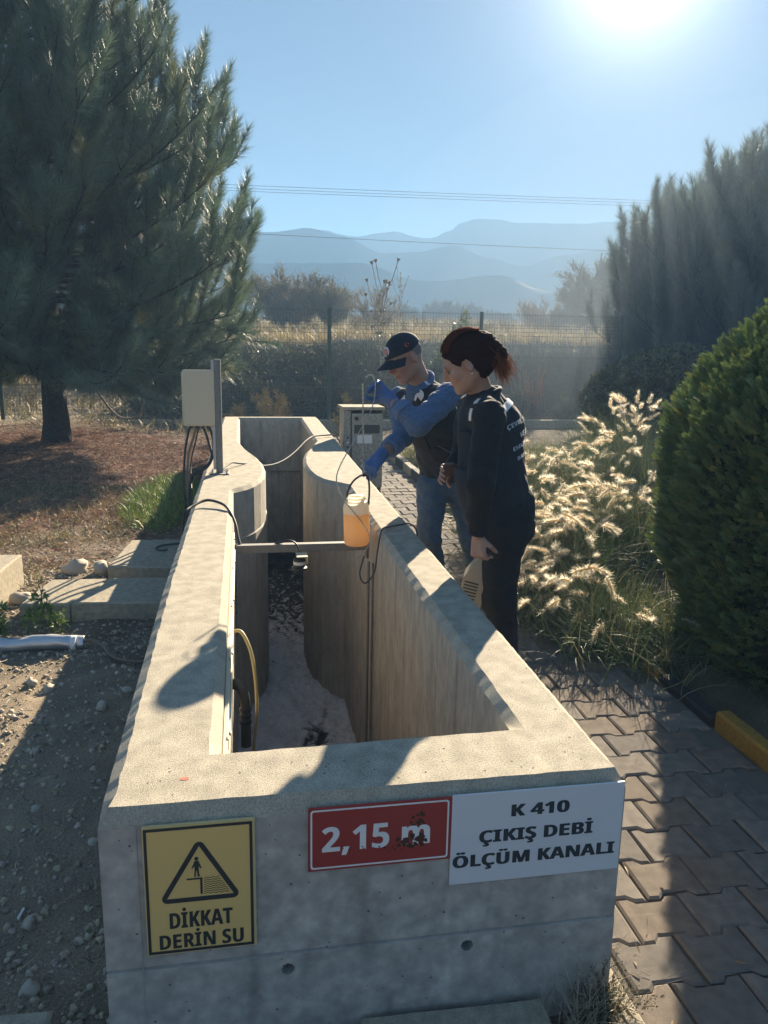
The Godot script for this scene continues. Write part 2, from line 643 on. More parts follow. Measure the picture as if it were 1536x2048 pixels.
func build_hills() -> void:
	var m := mat("hill", Color(0.022, 0.027, 0.022), 1.0)
	worn(m, ntex(0.03, grey(0.45), grey(1), 61, 5), Vector3(0.02, 0.02, 0.02))
	var k := 0.28
	var sky_far := [Vector2(-900, 90), Vector2(-300, 120), Vector2(-60, 128), Vector2(40, 132), Vector2(90, 141), Vector2(116, 147), Vector2(135, 142), Vector2(160, 140), Vector2(190, 145), Vector2(212, 147), Vector2(240, 142), Vector2(262, 140), Vector2(285, 150), Vector2(305, 163), Vector2(328, 170), Vector2(355, 169), Vector2(385, 166), Vector2(430, 169), Vector2(470, 168), Vector2(520, 174), Vector2(700, 190), Vector2(1100, 150), Vector2(1700, 60)]
	var sky_mid := [Vector2(-900, 60), Vector2(-200, 98), Vector2(20, 108), Vector2(70, 113), Vector2(105, 108), Vector2(150, 92), Vector2(185, 95), Vector2(225, 102), Vector2(262, 92), Vector2(300, 84), Vector2(345, 96), Vector2(400, 106), Vector2(520, 118), Vector2(800, 100), Vector2(1400, 40)]
	var sky_near := [Vector2(-900, 30), Vector2(-200, 50), Vector2(30, 60), Vector2(90, 62), Vector2(140, 50), Vector2(205, 56), Vector2(250, 44), Vector2(300, 34), Vector2(360, 50), Vector2(430, 58), Vector2(540, 60), Vector2(800, 50), Vector2(1300, 20)]
	var far := B.new()
	ridge(far, sky_far.map(func(p: Vector2) -> Vector2: return p * k), 960 * k, 170 * k, 3, 2.2)
	struct("far_hills", far, m, "far blue ridge of hills across the horizon")
	var mid := B.new()
	ridge(mid, sky_mid.map(func(p: Vector2) -> Vector2: return p * k), 760 * k, 105 * k, 5, 2.0)
	struct("middle_hills", mid, m, "middle line of hazy hills below the far ridge")
	var near := B.new()
	ridge(near, sky_near.map(func(p: Vector2) -> Vector2: return p * k), 560 * k, 80 * k, 8, 1.6)
	struct("near_hills", near, m, "lower line of hazy foothills before the far ridge")

# ------------------------------------------------------------------ channel
const TOP := 0.64
const WATER := -1.02

func loop3(pts: Array, step: float) -> PackedVector2Array:
	var out := PackedVector2Array()
	for i in pts.size():
		var a: Vector2 = pts[i]
		var b: Vector2 = pts[(i + 1) % pts.size()]
		var l := a.distance_to(b)
		var k := maxi(1, int(l / step))
		for j in k:
			# keep clear of the corners of long sides, so that the inset line does not cross itself
			if j > 0 and l > 0.2 and (j * l / k < 0.05 or l - j * l / k < 0.05): continue
			out.push_back(a.lerp(b, float(j) / k))
	return out

func inset(lp: PackedVector2Array, amount: PackedFloat32Array) -> PackedVector2Array:
	# moves every point to the left of its direction of travel
	var out := PackedVector2Array()
	var k := lp.size()
	for i in k:
		var e0 := (lp[i] - lp[(i + k - 1) % k]).normalized()
		var e1 := (lp[(i + 1) % k] - lp[i]).normalized()
		var n0 := Vector2(-e0.y, e0.x)
		var n1 := Vector2(-e1.y, e1.x)
		var m := (n0 + n1).normalized()
		out.push_back(lp[i] + m * amount[i] / maxf(m.dot(n0), 0.4))
	return out

func build_channel() -> void:
	# plan in (x, z); travelled so that concrete lies on the left in (x, -z)
	var outer := [Vector2(-.325, 1.62), Vector2(.897, 1.62), Vector2(.905, 3), Vector2(.918, 5.5), Vector2(.95, 10.3), Vector2(-.24, 10.3), Vector2(-.30, 6.3), Vector2(-.333, 3.3)]
	var rb := [Vector2(.705, 5.47), Vector2(.633, 5.57), Vector2(.56, 5.68), Vector2(.51, 5.86), Vector2(.484, 6.12), Vector2(.480, 6.44), Vector2(.505, 6.8), Vector2(.55, 7.12), Vector2(.61, 7.4), Vector2(.70, 7.84)]
	var lb := [Vector2(-.032, 7.85), Vector2(.02, 7.42), Vector2(.075, 7.1), Vector2(.12, 6.85), Vector2(.155, 6.55), Vector2(.170, 6.2), Vector2(.157, 5.9), Vector2(.12, 5.7), Vector2(.07, 5.54), Vector2(.009, 5.43), Vector2(-.068, 5.33)]
	var inner := [Vector2(-.07, 1.86), Vector2(-.068, 5.33)]
	inner = [Vector2(-.07, 1.865)]
	var lbr := lb.duplicate(); lbr.reverse()
	inner.append_array(lbr)
	inner.append(Vector2(-.03, 10.14)); inner.append(Vector2(.715, 10.14))
	var rbr := rb.duplicate(); rbr.reverse()
	inner.append_array(rbr)
	inner.append(Vector2(.697, 1.885))
	# outer runs anticlockwise in (x, d); inner clockwise: concrete is on the left of both
	var lo := loop3(outer, 0.022)
	var li := loop3(inner, 0.022)
	var cn := noise(24.0, 3, 77)
	var am_o := PackedFloat32Array(); var dr_o := PackedFloat32Array()
	for p in lo:
		var k := 1.0 + 0.16 * cn.get_noise_2d(p.x * .5, p.y * .5)
		am_o.push_back((0.02 if p.y < 1.63 else 0.03) * k)
		dr_o.push_back((0.042 if p.y < 1.63 else 0.026) * (1.0 + 0.15 * cn.get_noise_2d(p.x + 5, p.y)))
	var am_i := PackedFloat32Array(); var dr_i := PackedFloat32Array()
	for p in li:
		var k := 1.0 + 0.14 * cn.get_noise_2d(p.x * .5, p.y * .5)
		var chip := 0.0
		if p.x > 0.6 and p.y > 2.35 and p.y < 3.1: chip = 0.008 * (0.5 + cn.get_noise_2d(p.x, p.y))
		am_i.push_back(maxf(0.004, 0.027 * k + chip))
		dr_i.push_back(maxf(0.004, 0.024 * k + chip * 0.6))
	var to := inset(lo, am_o)
	var ti := inset(li, am_i)
	var top := B.new()
	# top face in two halves, cut across front and rear
	var pick := func(lp: PackedVector2Array, right: bool) -> PackedVector2Array:
		var out := PackedVector2Array()
		# rotate so that the run starts at the front cut
		var k := lp.size()
		var start := 0
		var best := 1e9
		for i in k:
			var dd := absf(lp[i].x - 0.3) + (0.0 if lp[i].y < 2.0 else 100.0)
			if dd < best: best = dd; start = i
		var stop := 0
		best = 1e9
		for i in k:
			var dd := absf(lp[i].x - 0.3) + (0.0 if lp[i].y > 10.0 else 100.0)
			if dd < best: best = dd; stop = i
		var fwd := lp[(start + 2) % k].x > lp[start].x
		var i := start
		while true:
			out.push_back(lp[i])
			if i == stop: break
			i = (i + (1 if fwd == right else -1) + k) % k
		return out
	for right in [true, false]:
		var a: PackedVector2Array = pick.call(to, right)
		var c: PackedVector2Array = pick.call(ti, right)
		c.reverse()
		a.append_array(c)
		var t := Geometry2D.triangulate_polygon(a)
		for i in range(0, t.size(), 3):
			var p := Vector3(a[t[i]].x, TOP, -a[t[i]].y)
			var q := Vector3(a[t[i + 1]].x, TOP, -a[t[i + 1]].y)
			var r := Vector3(a[t[i + 2]].x, TOP, -a[t[i + 2]].y)
			if (q - p).cross(r - p).y < 0: top.tri(p, r, q)
			else: top.tri(p, q, r)
	# chamfers
	var ch := B.new()
	for set_ in [[lo, to, dr_o], [li, ti, dr_i]]:
		var l: PackedVector2Array = set_[0]
		var tt: PackedVector2Array = set_[1]
		var dr: PackedFloat32Array = set_[2]
		for i in l.size():
			var j := (i + 1) % l.size()
			ch.quad(Vector3(l[i].x, TOP - dr[i], -l[i].y), Vector3(l[j].x, TOP - dr[j], -l[j].y), Vector3(tt[j].x, TOP, -tt[j].y), Vector3(tt[i].x, TOP, -tt[i].y))
	ch.smooth()
	var side := B.new()
	for i in lo.size():
		var j := (i + 1) % lo.size()
		if lo[i].y < 1.621 and lo[j].y < 1.621: continue   # the front face follows
		side.quad(Vector3(lo[i].x, -0.5, -lo[i].y), Vector3(lo[j].x, -0.5, -lo[j].y), Vector3(lo[j].x, TOP - dr_o[j], -lo[j].y), Vector3(lo[i].x, TOP - dr_o[i], -lo[i].y))
	# front face: upper lift, joint groove, lower lift a little proud, two tie holes
	var zf := -1.62
	var xl := -.325
	var xr := .897
	var run := []
	for i in lo.size():
		if lo[i].y < 1.621: run.push_back(i)
	for k in run.size() - 1:
		var i: int = run[k]
		var j: int = run[k + 1]
		side.quad(Vector3(lo[i].x, 0.243, zf), Vector3(lo[j].x, 0.243, zf), Vector3(lo[j].x, TOP - dr_o[j], zf), Vector3(lo[i].x, TOP - dr_o[i], zf))
	side.quad(Vector3(xl, 0.239, zf - 0.006), Vector3(xr, 0.239, zf - 0.006), Vector3(xr, 0.243, zf), Vector3(xl, 0.243, zf))
	side.quad(Vector3(xl, 0.236, zf + 0.003), Vector3(xr, 0.236, zf + 0.003), Vector3(xr, 0.239, zf - 0.006), Vector3(xl, 0.239, zf - 0.006))
	var zl := zf + 0.003
	var holes := [Vector2(0.081, 0.197), Vector2(0.515, 0.204)]
	var xa := xl
	for h in holes:
		var s := 0.03
		side.quad(Vector3(xa, -0.5, zl), Vector3(h.x - s, -0.5, zl), Vector3(h.x - s, 0.236, zl), Vector3(xa, 0.236, zl))
		side.quad(Vector3(h.x - s, -0.5, zl), Vector3(h.x + s, -0.5, zl), Vector3(h.x + s, h.y - s, zl), Vector3(h.x - s, h.y - s, zl))
		side.quad(Vector3(h.x - s, h.y + s, zl), Vector3(h.x + s, h.y + s, zl), Vector3(h.x + s, 0.236, zl), Vector3(h.x - s, 0.236, zl))
		var seg := 24
		for k in seg:
			var a0 := TAU * k / seg
			var a1 := TAU * (k + 1) / seg
			var d0 := Vector2(cos(a0), sin(a0))
			var d1 := Vector2(cos(a1), sin(a1))
			var q0: Vector2 = h + d0 * s / maxf(absf(d0.x), absf(d0.y))
			var q1: Vector2 = h + d1 * s / maxf(absf(d1.x), absf(d1.y))
			var r0: Vector2 = h + d0 * 0.0155 * (1 + 0.1 * sin(k * 2.3))
			var r1: Vector2 = h + d1 * 0.0155 * (1 + 0.1 * sin(((k + 1) % seg) * 2.3))
			side.quad(Vector3(r0.x, r0.y, zl), Vector3(q0.x, q0.y, zl), Vector3(q1.x, q1.y, zl), Vector3(r1.x, r1.y, zl))
			side.quad(Vector3(r1.x, r1.y, zl - 0.05), Vector3(r0.x, r0.y, zl - 0.05), Vector3(r0.x, r0.y, zl), Vector3(r1.x, r1.y, zl))
			side.tri(Vector3(h.x, h.y, zl - 0.05), Vector3(r0.x, r0.y, zl - 0.05), Vector3(r1.x, r1.y, zl - 0.05))
		xa = h.x + s
	side.quad(Vector3(xa, -0.5, zl), Vector3(xr, -0.5, zl), Vector3(xr, 0.236, zl), Vector3(xa, 0.236, zl))
	# inner faces; the throat walls have a pour line with the lower lift a little proud
	var inn := B.new()
	for i in li.size():
		var j := (i + 1) % li.size()
		var curved := li[i].y > 5.3 and li[i].y < 7.86 and li[j].y < 7.86 and li[j].y > 5.3
		var a0 := Vector3(li[i].x, TOP - dr_i[i], -li[i].y)
		var a1 := Vector3(li[j].x, TOP - dr_i[j], -li[j].y)
		var f := inn.v.size()
		if curved and li[i].x < 0.25:
			var e := (li[j] - li[i]).normalized()
			var nn := Vector3(e.y, 0, e.x) * 0.008
			var m0 := Vector3(li[i].x, 0.30, -li[i].y)
			var m1 := Vector3(li[j].x, 0.30, -li[j].y)
			inn.quad(m0, m1, a1, a0)
			inn.quad(m0 + nn + Vector3(0, -.008, 0), m1 + nn + Vector3(0, -.008, 0), m1, m0)
			inn.quad(Vector3(m0.x, -1.35, m0.z) + nn, Vector3(m1.x, -1.35, m1.z) + nn, m1 + nn + Vector3(0, -.008, 0), m0 + nn + Vector3(0, -.008, 0))
		else:
			inn.quad(Vector3(a0.x, -1.35, a0.z), Vector3(a1.x, -1.35, a1.z), a1, a0)
		if curved:
			for q in range(f, inn.v.size()):
				pass
	var t := thing("concrete_channel", "long open concrete channel with chamfered walls and a rounded narrow throat", "channel")
	part("coping", top, M.concrete_top, t)
	part("bevel", ch, M.concrete_top, t)
	part("outer_wall", side, M.concrete_side, t)
	part("inner_wall", inn, M.concrete_inner, t)
	part("formwork_seam", _box(Vector3(-.246, .42, -1.6195), Vector3(.0025, .37, .003), .0008), M.concrete_side, t)
	part("formwork_seam", _box(Vector3(-.246, -.1, -1.6165), Vector3(.0025, .66, .003), .0008), M.concrete_side, t)
	part("formwork_seam", _box(Vector3(.7045, -.35, -4.75), Vector3(.003, 1.9, .004), .0008), M.concrete_inner, t)
	part("formwork_seam", _box(Vector3(.7045, -.35, -3.55), Vector3(.003, 1.9, .004), .0008), M.cabinet_dark, t)
	part("formwork_seam", _box(Vector3(.7035, -.35, -2.55), Vector3(.003, 1.9, .004), .0008), M.concrete_inner, t)
	# air pores left by the casting
	var pr := RandomNumberGenerator.new()
	pr.seed = 61
	var po := B.new()
	for k in 210:
		var c := Vector3(pr.randf_range(-.30, .88), pr.randf_range(0.0, .58), -1.6168)
		var nn := Vector3(0, 0, 1)
		if k >= 110:
			var side_ := pr.randf()
			c = Vector3(pr.randf_range(-.28, .86), TOP + .0004, pr.randf_range(-1.82, -1.66)) if side_ < .4 else Vector3(pr.randf_range(-.29, -.11) if side_ < .7 else pr.randf_range(.74, .87), TOP + .0004, pr.randf_range(-4.6, -1.8))
			nn = Vector3.UP
		elif c.y > .242: c.z = -1.6197
		var rr := pr.randf_range(.0010, .0034)
		var bs := rot_to(nn)
		for j in 7:
			var a0 := TAU * j / 7
			var a1 := TAU * (j + 1) / 7
			po.tri(c, c + bs * Vector3(cos(a0), 0, -sin(a0)) * rr, c + bs * Vector3(cos(a1), 0, -sin(a1)) * rr)
	part("air_pores", po, mat("pore", Color(.10, .095, .085), 1.0), t).set_meta("kind", "stuff")
	var fl := B.new()
	fl.quad(Vector3(-0.3, -1.3, -1.7), Vector3(0.9, -1.3, -1.7), Vector3(0.9, -1.3, -10.2), Vector3(-0.3, -1.3, -10.2))
	part("channel_floor", fl, M.concrete_side, t)
	# water: dark and moving in the throat, covered with foam below it
	var wa := B.new()
	var nxs := 26
	var nzs := 190
	for j in nzs + 1:
		for i in nxs + 1:
			var x := lerpf(-0.2, 0.85, float(i) / nxs)
			var d := lerpf(1.7, 10.25, float(j) / nzs)
			wa.vert(Vector3(x, WATER - 0.03 + 0.035 * nz.get_noise_2d(x * 6, d * 2.5) + 0.012 * nz.get_noise_2d(x * 22, d * 12), -d), Vector3.UP)
	for j in nzs:
		for i in nxs:
			var a := j * (nxs + 1) + i
			wa.face(a, a + 1, a + nxs + 2); wa.face(a, a + nxs + 2, a + nxs + 1)
	wa.smooth()
	var wm := mat("dark_water", Color(0.018, 0.024, 0.026), 0.12)
	struct("water", wa, wm, "dark moving water at the bottom of the concrete channel")
	# foam: thick below the throat, thinning to streaks further up, broken by a dark patch
	var fo := B.new()
	var fx := 90
	var fz := 640
	var warp := noise(2.2, 3, 500)
	var fine := noise(9.0, 3, 501)
	for j in fz + 1:
		for i in fx + 1:
			var x := lerpf(-0.12, 0.78, float(i) / fx)
			var d := lerpf(1.8, 8.9, float(j) / fz)
			var wx := x + 0.10 * warp.get_noise_2d(x, d)
			var wd := d + 0.25 * warp.get_noise_2d(x + 30, d)
			var q := fine.get_noise_2d(wx * 1.5, wd * .7)
			var thick := 0.95 + 0.25 * q
			var hole := Vector2((wx - 0.46) / 0.11, (wd - 4.95) / 0.24).length() + 0.75 * q + .25 * fine.get_noise_2d(x * 4, d * 3)
			thick = minf(thick, sstep(0.45, 1.0, hole))
			thick *= 1.0 - .18 * sstep(.05, .5, warp.get_noise_2d(x * 2 + 9, d * .8))
			if d > 5.9:
				var th := lerpf(-0.75, 0.42, sstep(5.9, 8.3, d))
				var w := fine.get_noise_2d(wx * 1.1 + 50, wd * 1.2) + 0.35 * fine.get_noise_2d(x * 4, d * 2.4)
				thick *= sstep(th - .12, th + .25, w)
			fo.col = Color(0.03, 0.036, 0.04).lerp(Color(0.90, 0.885, 0.85), clampf(thick, 0, 1))
			fo.vert(Vector3(x, WATER + 0.03 + 0.03 * nz.get_noise_2d(x * 4 + 3, d * 2.2) + 0.010 * q + .012 * thick, -d), Vector3.UP)
	for j in fz:
		for i in fx:
			var a := j * (fx + 1) + i
			fo.face(a, a + 1, a + fx + 2); fo.face(a, a + fx + 2, a + fx + 1)
	fo.smooth()
	var fm := mat("foam", Color(1, 1, 1), 0.7)
	fm.vertex_color_use_as_albedo = true
	worn(fm, ntex(0.03, grey(0.75), grey(1), 71, 5), Vector3(3, 3, 3), null, Vector3.ONE, ntex(0.06, grey(0), grey(1), 72, 4), 0.6)
	var f := part("foam", fo, fm, self)
	tag(f, "pale foam covering the water below the throat of the channel", "foam", "", "stuff")

# ------------------------------------------------------------------ signs
func font() -> Font:
	var s := SystemFont.new()
	s.font_names = PackedStringArray(["Droid Sans"])
	s.font_weight = 700
	return s

func lettering(text: String, at: Vector3, w: float, h: float, m: Material, parent: Node3D, fnt: Font, bs := Basis(), depth := 0.0012, called := "lettering", fit_h := "", bold := 0.0) -> MeshInstance3D:
	# a line of raised print, fitted into w x h round `at`; fit_h: characters that set the height
	var tm := TextMesh.new()
	tm.text = text
	tm.font = fnt
	tm.font_size = 96
	tm.pixel_size = 0.01
	tm.depth = 0.1
	tm.curve_step = 1.5
	var ar := tm.get_mesh_arrays()
	var vs: PackedVector3Array = ar[Mesh.ARRAY_VERTEX]
	var lo := Vector3.ONE * 1e9
	var hi := -lo
	for p in vs:
		lo = lo.min(p); hi = hi.max(p)
	var ylo := lo.y
	var yhi := hi.y
	if fit_h:
		tm.text = fit_h
		var a2 := tm.get_mesh_arrays()
		ylo = 1e9; yhi = -1e9
		for p in (a2[Mesh.ARRAY_VERTEX] as PackedVector3Array):
			ylo = minf(ylo, p.y); yhi = maxf(yhi, p.y)
	var sx := (w - 2 * bold * h) / (hi.x - lo.x)
	var sy := h / (yhi - ylo)
	var b := B.new()
	var ns: PackedVector3Array = ar[Mesh.ARRAY_NORMAL]
	var offs := [0.0]
	if bold > 0: offs = [0.0, bold * h, -bold * h, bold * h * 0.5, -bold * h * 0.5]
	for q in offs.size():
		var f := b.v.size()
		for i in vs.size():
			var p := vs[i]
			b.vert(at + bs * Vector3((p.x - (lo.x + hi.x) / 2) * sx + offs[q], (p.y - (ylo + yhi) / 2) * sy, (p.z - lo.z) / (hi.z - lo.z) * depth + q * 0.00004), bs * ns[i])
		for i in ar[Mesh.ARRAY_INDEX]: b.ix.push_back(f + i)
	return part(called, b, m, parent)

func rrect(w: float, h: float, r: float) -> PackedVector2Array:
	var o := PackedVector2Array()
	for k in 4:
		var c := Vector2([w / 2 - r, -w / 2 + r, -w / 2 + r, w / 2 - r][k], [h / 2 - r, h / 2 - r, -h / 2 + r, -h / 2 + r][k])
		for j in 5:
			var a := PI / 2 * (k + j / 4.0)
			o.push_back(c + Vector2(cos(a), sin(a)) * r)
	return o

func frame_band(b: B, outer: PackedVector2Array, inn: PackedVector2Array, xf: Transform3D, depth: float) -> void:
	var k := outer.size()
	for i in k:
		var j := (i + 1) % k
		b.quad(xf * Vector3(outer[i].x, outer[i].y, depth), xf * Vector3(outer[j].x, outer[j].y, depth), xf * Vector3(inn[j].x, inn[j].y, depth), xf * Vector3(inn[i].x, inn[i].y, depth))
		b.quad(xf * Vector3(outer[i].x, outer[i].y, 0), xf * Vector3(outer[j].x, outer[j].y, 0), xf * Vector3(outer[j].x, outer[j].y, depth), xf * Vector3(outer[i].x, outer[i].y, depth))
		b.quad(xf * Vector3(inn[j].x, inn[j].y, 0), xf * Vector3(inn[i].x, inn[i].y, 0), xf * Vector3(inn[i].x, inn[i].y, depth), xf * Vector3(inn[j].x, inn[j].y, depth))

func at_xy(x: float, y: float, z: float) -> Transform3D:
	return Transform3D(Basis(), Vector3(x, y, z))

func build_signs() -> void:
	var z := -1.617
	# yellow warning plate
	var t := thing("warning_sign", "yellow warning plate with a black triangle, a figure above waves and two lines of print", "sign", Vector3(-0.1115, 0.441, z))
	var b := B.new()
	b.box(Vector3(0, 0, 0.003), Vector3(0.243, 0.327, 0.006), 0.0012)
	part("backing", b, M.plate_edge, t)
	b = B.new()
	b.prism(rrect(0.236, 0.319, 0.002), 0.0012, at_xy(-0.0015, -0.001, 0.006))
	part("plate", b, M.yellow_plate, t)
	var zz := 0.0073
	b = B.new()
	frame_band(b, rrect(0.234, 0.316, 0.002), rrect(0.221, 0.302, 0.001), at_xy(-0.0015, -0.001, zz), 0.0006)
	part("border", b, M.black_paint, t)
	var tri := func(cx: float, cy: float, s: float, r: float) -> PackedVector2Array:
		var o := PackedVector2Array()
		for k in 3:
			var a0 := PI / 2 + TAU * k / 3
			var c := Vector2(cx, cy) + Vector2(cos(a0), sin(a0)) * s
			for j in 5:
				var a := a0 - PI / 3 + TAU / 3 * j / 4.0
				o.push_back(c + Vector2(cos(a), sin(a)) * r)
		return o
	b = B.new()
	frame_band(b, tri.call(-0.001, 0.022, 0.083, 0.012), tri.call(-0.001, 0.022, 0.083, 0.0008), at_xy(0, 0, zz), 0.0006)
	part("triangle", b, M.black_paint, t)
	b = B.new()
	# the figure on its edge
	var body := PackedVector2Array([Vector2(-.004, .012), Vector2(.005, .012), Vector2(.008, .002), Vector2(.011, -.006), Vector2(.009, -.008), Vector2(.005, -.001), Vector2(.005, -.011), Vector2(.0065, -.026), Vector2(.008, -.0275), Vector2(.002, -.0275), Vector2(.001, -.013), Vector2(-.001, -.013), Vector2(-.002, -.0275), Vector2(-.007, -.0275), Vector2(-.0055, -.026), Vector2(-.004, -.01), Vector2(-.0045, -.001), Vector2(-.009, -.007), Vector2(-.011, -.005), Vector2(-.007, .003)])
	b.prism(body, 0.0006, at_xy(-0.008, 0.058, zz))
	var head := PackedVector2Array()
	for k in 14: head.push_back(Vector2(cos(TAU * k / 14), sin(TAU * k / 14)) * 0.0045)
	b.prism(head, 0.0006, at_xy(-0.0075, 0.0755, zz))
	part("figure", b, M.black_paint, t)
	b = B.new()
	b.prism(PackedVector2Array([Vector2(-.030, .0255), Vector2(0.004, .0255), Vector2(.004, -.016), Vector2(-.001, -.016), Vector2(-.001, .0215), Vector2(-.030, .0215)]), 0.0006, at_xy(0, 0.002, zz))
	part("ledge", b, M.black_paint, t)
	for k in 8:
		b = B.new()
		var y := 0.026 - k * 0.0056
		var x1 := 0.042 + k * 0.0033
		if k > 6: x1 -= 0.003
		var n := 26
		for i in n:
			var xa := lerpf(0.0075, x1, float(i) / n)
			var xb := lerpf(0.0075, x1, float(i + 1) / n)
			var ya := y + 0.0013 * sin(xa * 520.0)
			var yb := y + 0.0013 * sin(xb * 520.0)
			b.quad(Vector3(xa, ya - .0009, zz + .0006), Vector3(xb, yb - .0009, zz + .0006), Vector3(xb, yb + .0009, zz + .0006), Vector3(xa, ya + .0009, zz + .0006))
		part("wave", b, M.black_paint, t)
	lettering("DİKKAT", Vector3(-0.001, -0.0765, zz), 0.139, 0.040, M.black_paint, t, font(), Basis(), 0.0006, "lettering", "KKAT", 0.02)
	lettering("DERİN SU", Vector3(-0.001, -0.130, zz), 0.186, 0.036, M.black_paint, t, font(), Basis(), 0.0006, "lettering", "DERN", 0.02)
	# red depth plate
	t = thing("depth_sign", "red metal plate reading 2,15 m with rust over the last letter", "sign", Vector3(0.2955, 0.533, z))
	b = B.new()
	b.box(Vector3(0, 0, 0.002), Vector3(0.334, 0.162, 0.004), 0.001)
	part("plate", b, M.red_plate, t)
	b = B.new()
	frame_band(b, rrect(0.322, 0.150, 0.007), rrect(0.314, 0.142, 0.005), at_xy(-0.001, 0, 0.0041), 0.0005)
	part("border", b, M.white_paint, t)
	lettering("2,15 m", Vector3(-0.010, -0.0015, 0.0041), 0.252, 0.064, M.white_paint, t, font(), Basis(), 0.0006, "lettering", "215", 0.015)
	# rust: eaten through the paint, ragged spots
	var rr := RandomNumberGenerator.new()
	rr.seed = 5
	b = B.new()
	var spots := []
	for k in 15: spots.push_back([Vector2(0.088 + rr.randfn() * 0.013, 0.012 + rr.randfn() * 0.020), rr.randf_range(0.002, 0.008)])
	for k in 46: spots.push_back([Vector2(0.070 + rr.randfn() * 0.024, -0.022 + rr.randfn() * 0.008), rr.randf_range(0.0015, 0.0075)])
	for k in 14: spots.push_back([Vector2(-0.04 + rr.randfn() * 0.04, -0.030 + rr.randfn() * 0.005), rr.randf_range(0.0008, 0.003)])
	for k in 10: spots.push_back([Vector2(rr.randf_range(-0.15, 0.15), 0.07), rr.randf_range(0.0008, 0.002)])
	for k in spots.size():
		var c: Vector2 = spots[k][0]
		var rd: float = spots[k][1]
		var p := PackedVector2Array()
		for j in 11:
			var a := TAU * j / 11
			p.push_back(c + Vector2(cos(a), sin(a)) * rd * rr.randf_range(0.55, 1.15))
		for j in 11: b.tri(Vector3(c.x, c.y, 0.0048 + k * 0.000004), Vector3(p[j].x, p[j].y, 0.0048 + k * 0.000004), Vector3(p[(j + 1) % 11].x, p[(j + 1) % 11].y, 0.0048 + k * 0.000004))
	part("rust_stain", b, M.rust, t)
	# white name plate
	t = thing("channel_name_sign", "white plate with three lines of bold dark lettering at the right corner", "sign", Vector3(0.6765, 0.499, z))
	b = B.new()
	b.box(Vector3(0, 0, 0.0025), Vector3(0.428, 0.236, 0.005), 0.001)
	part("plate", b, M.white_plate, t)
	var ff := font()
	lettering("K 410", Vector3(0.003, 0.067, 0.0051), 0.145, 0.0315, M.letter_dark, t, ff, Basis(), 0.0006, "lettering", "K410", 0.05)
	lettering("ÇIKIŞ DEBİ", Vector3(-0.003, 0.004, 0.0051), 0.285, 0.0315, M.letter_dark, t, ff, Basis(), 0.0006, "lettering", "KDEB", 0.05)
	lettering("ÖLÇÜM KANALI", Vector3(-0.004, -0.057, 0.0051), 0.408, 0.0315, M.letter_dark, t, ff, Basis(), 0.0006, "lettering", "KNAL", 0.05)

# ------------------------------------------------------------------ paved path
func paver_shape(sd: int) -> B:
	var b := B.new()
	var L := 0.0985
	var hw := 0.0905
	var nw := 0.0685
	var r := RandomNumberGenerator.new()
	r.seed = sd
	var pts := [Vector2(-L, -hw), Vector2(-.060, -hw), Vector2(-.040, -nw), Vector2(.040, -nw), Vector2(.060, -hw), Vector2(L, -hw), Vector2(L, hw), Vector2(.060, hw), Vector2(.040, nw), Vector2(-.040, nw), Vector2(-.060, hw), Vector2(-L, hw)]
	var k := pts.size()
	var low := PackedVector2Array(); var topp := PackedVector2Array()
	for p in pts: low.push_back(p + Vector2(r.randf_range(-.0015, .0015), r.randf_range(-.0015, .0015)))
	var am := PackedFloat32Array()
	for p in pts: am.push_back(r.randf_range(0.006, 0.0085))
	topp = inset(low, am)
	for i in k:
		var j := (i + 1) % k
		b.quad(Vector3(low[i].x, -0.05, -low[i].y), Vector3(low[j].x, -0.05, -low[j].y), Vector3(low[j].x, -0.006, -low[j].y), Vector3(low[i].x, -0.006, -low[i].y))
		b.quad(Vector3(low[i].x, -0.006, -low[i].y), Vector3(low[j].x, -0.006, -low[j].y), Vector3(topp[j].x, 0, -topp[j].y), Vector3(topp[i].x, 0, -topp[i].y))
	var t := Geometry2D.triangulate_polygon(topp)
	for i in range(0, t.size(), 3):
		var p := Vector3(topp[t[i]].x, 0, -topp[t[i]].y)
		var q := Vector3(topp[t[i + 1]].x, 0, -topp[t[i + 1]].y)
		var s := Vector3(topp[t[i + 2]].x, 0, -topp[t[i + 2]].y)
		if (q - p).cross(s - p).y < 0: b.tri(p, s, q)
		else: b.tri(p, q, s)
	return b

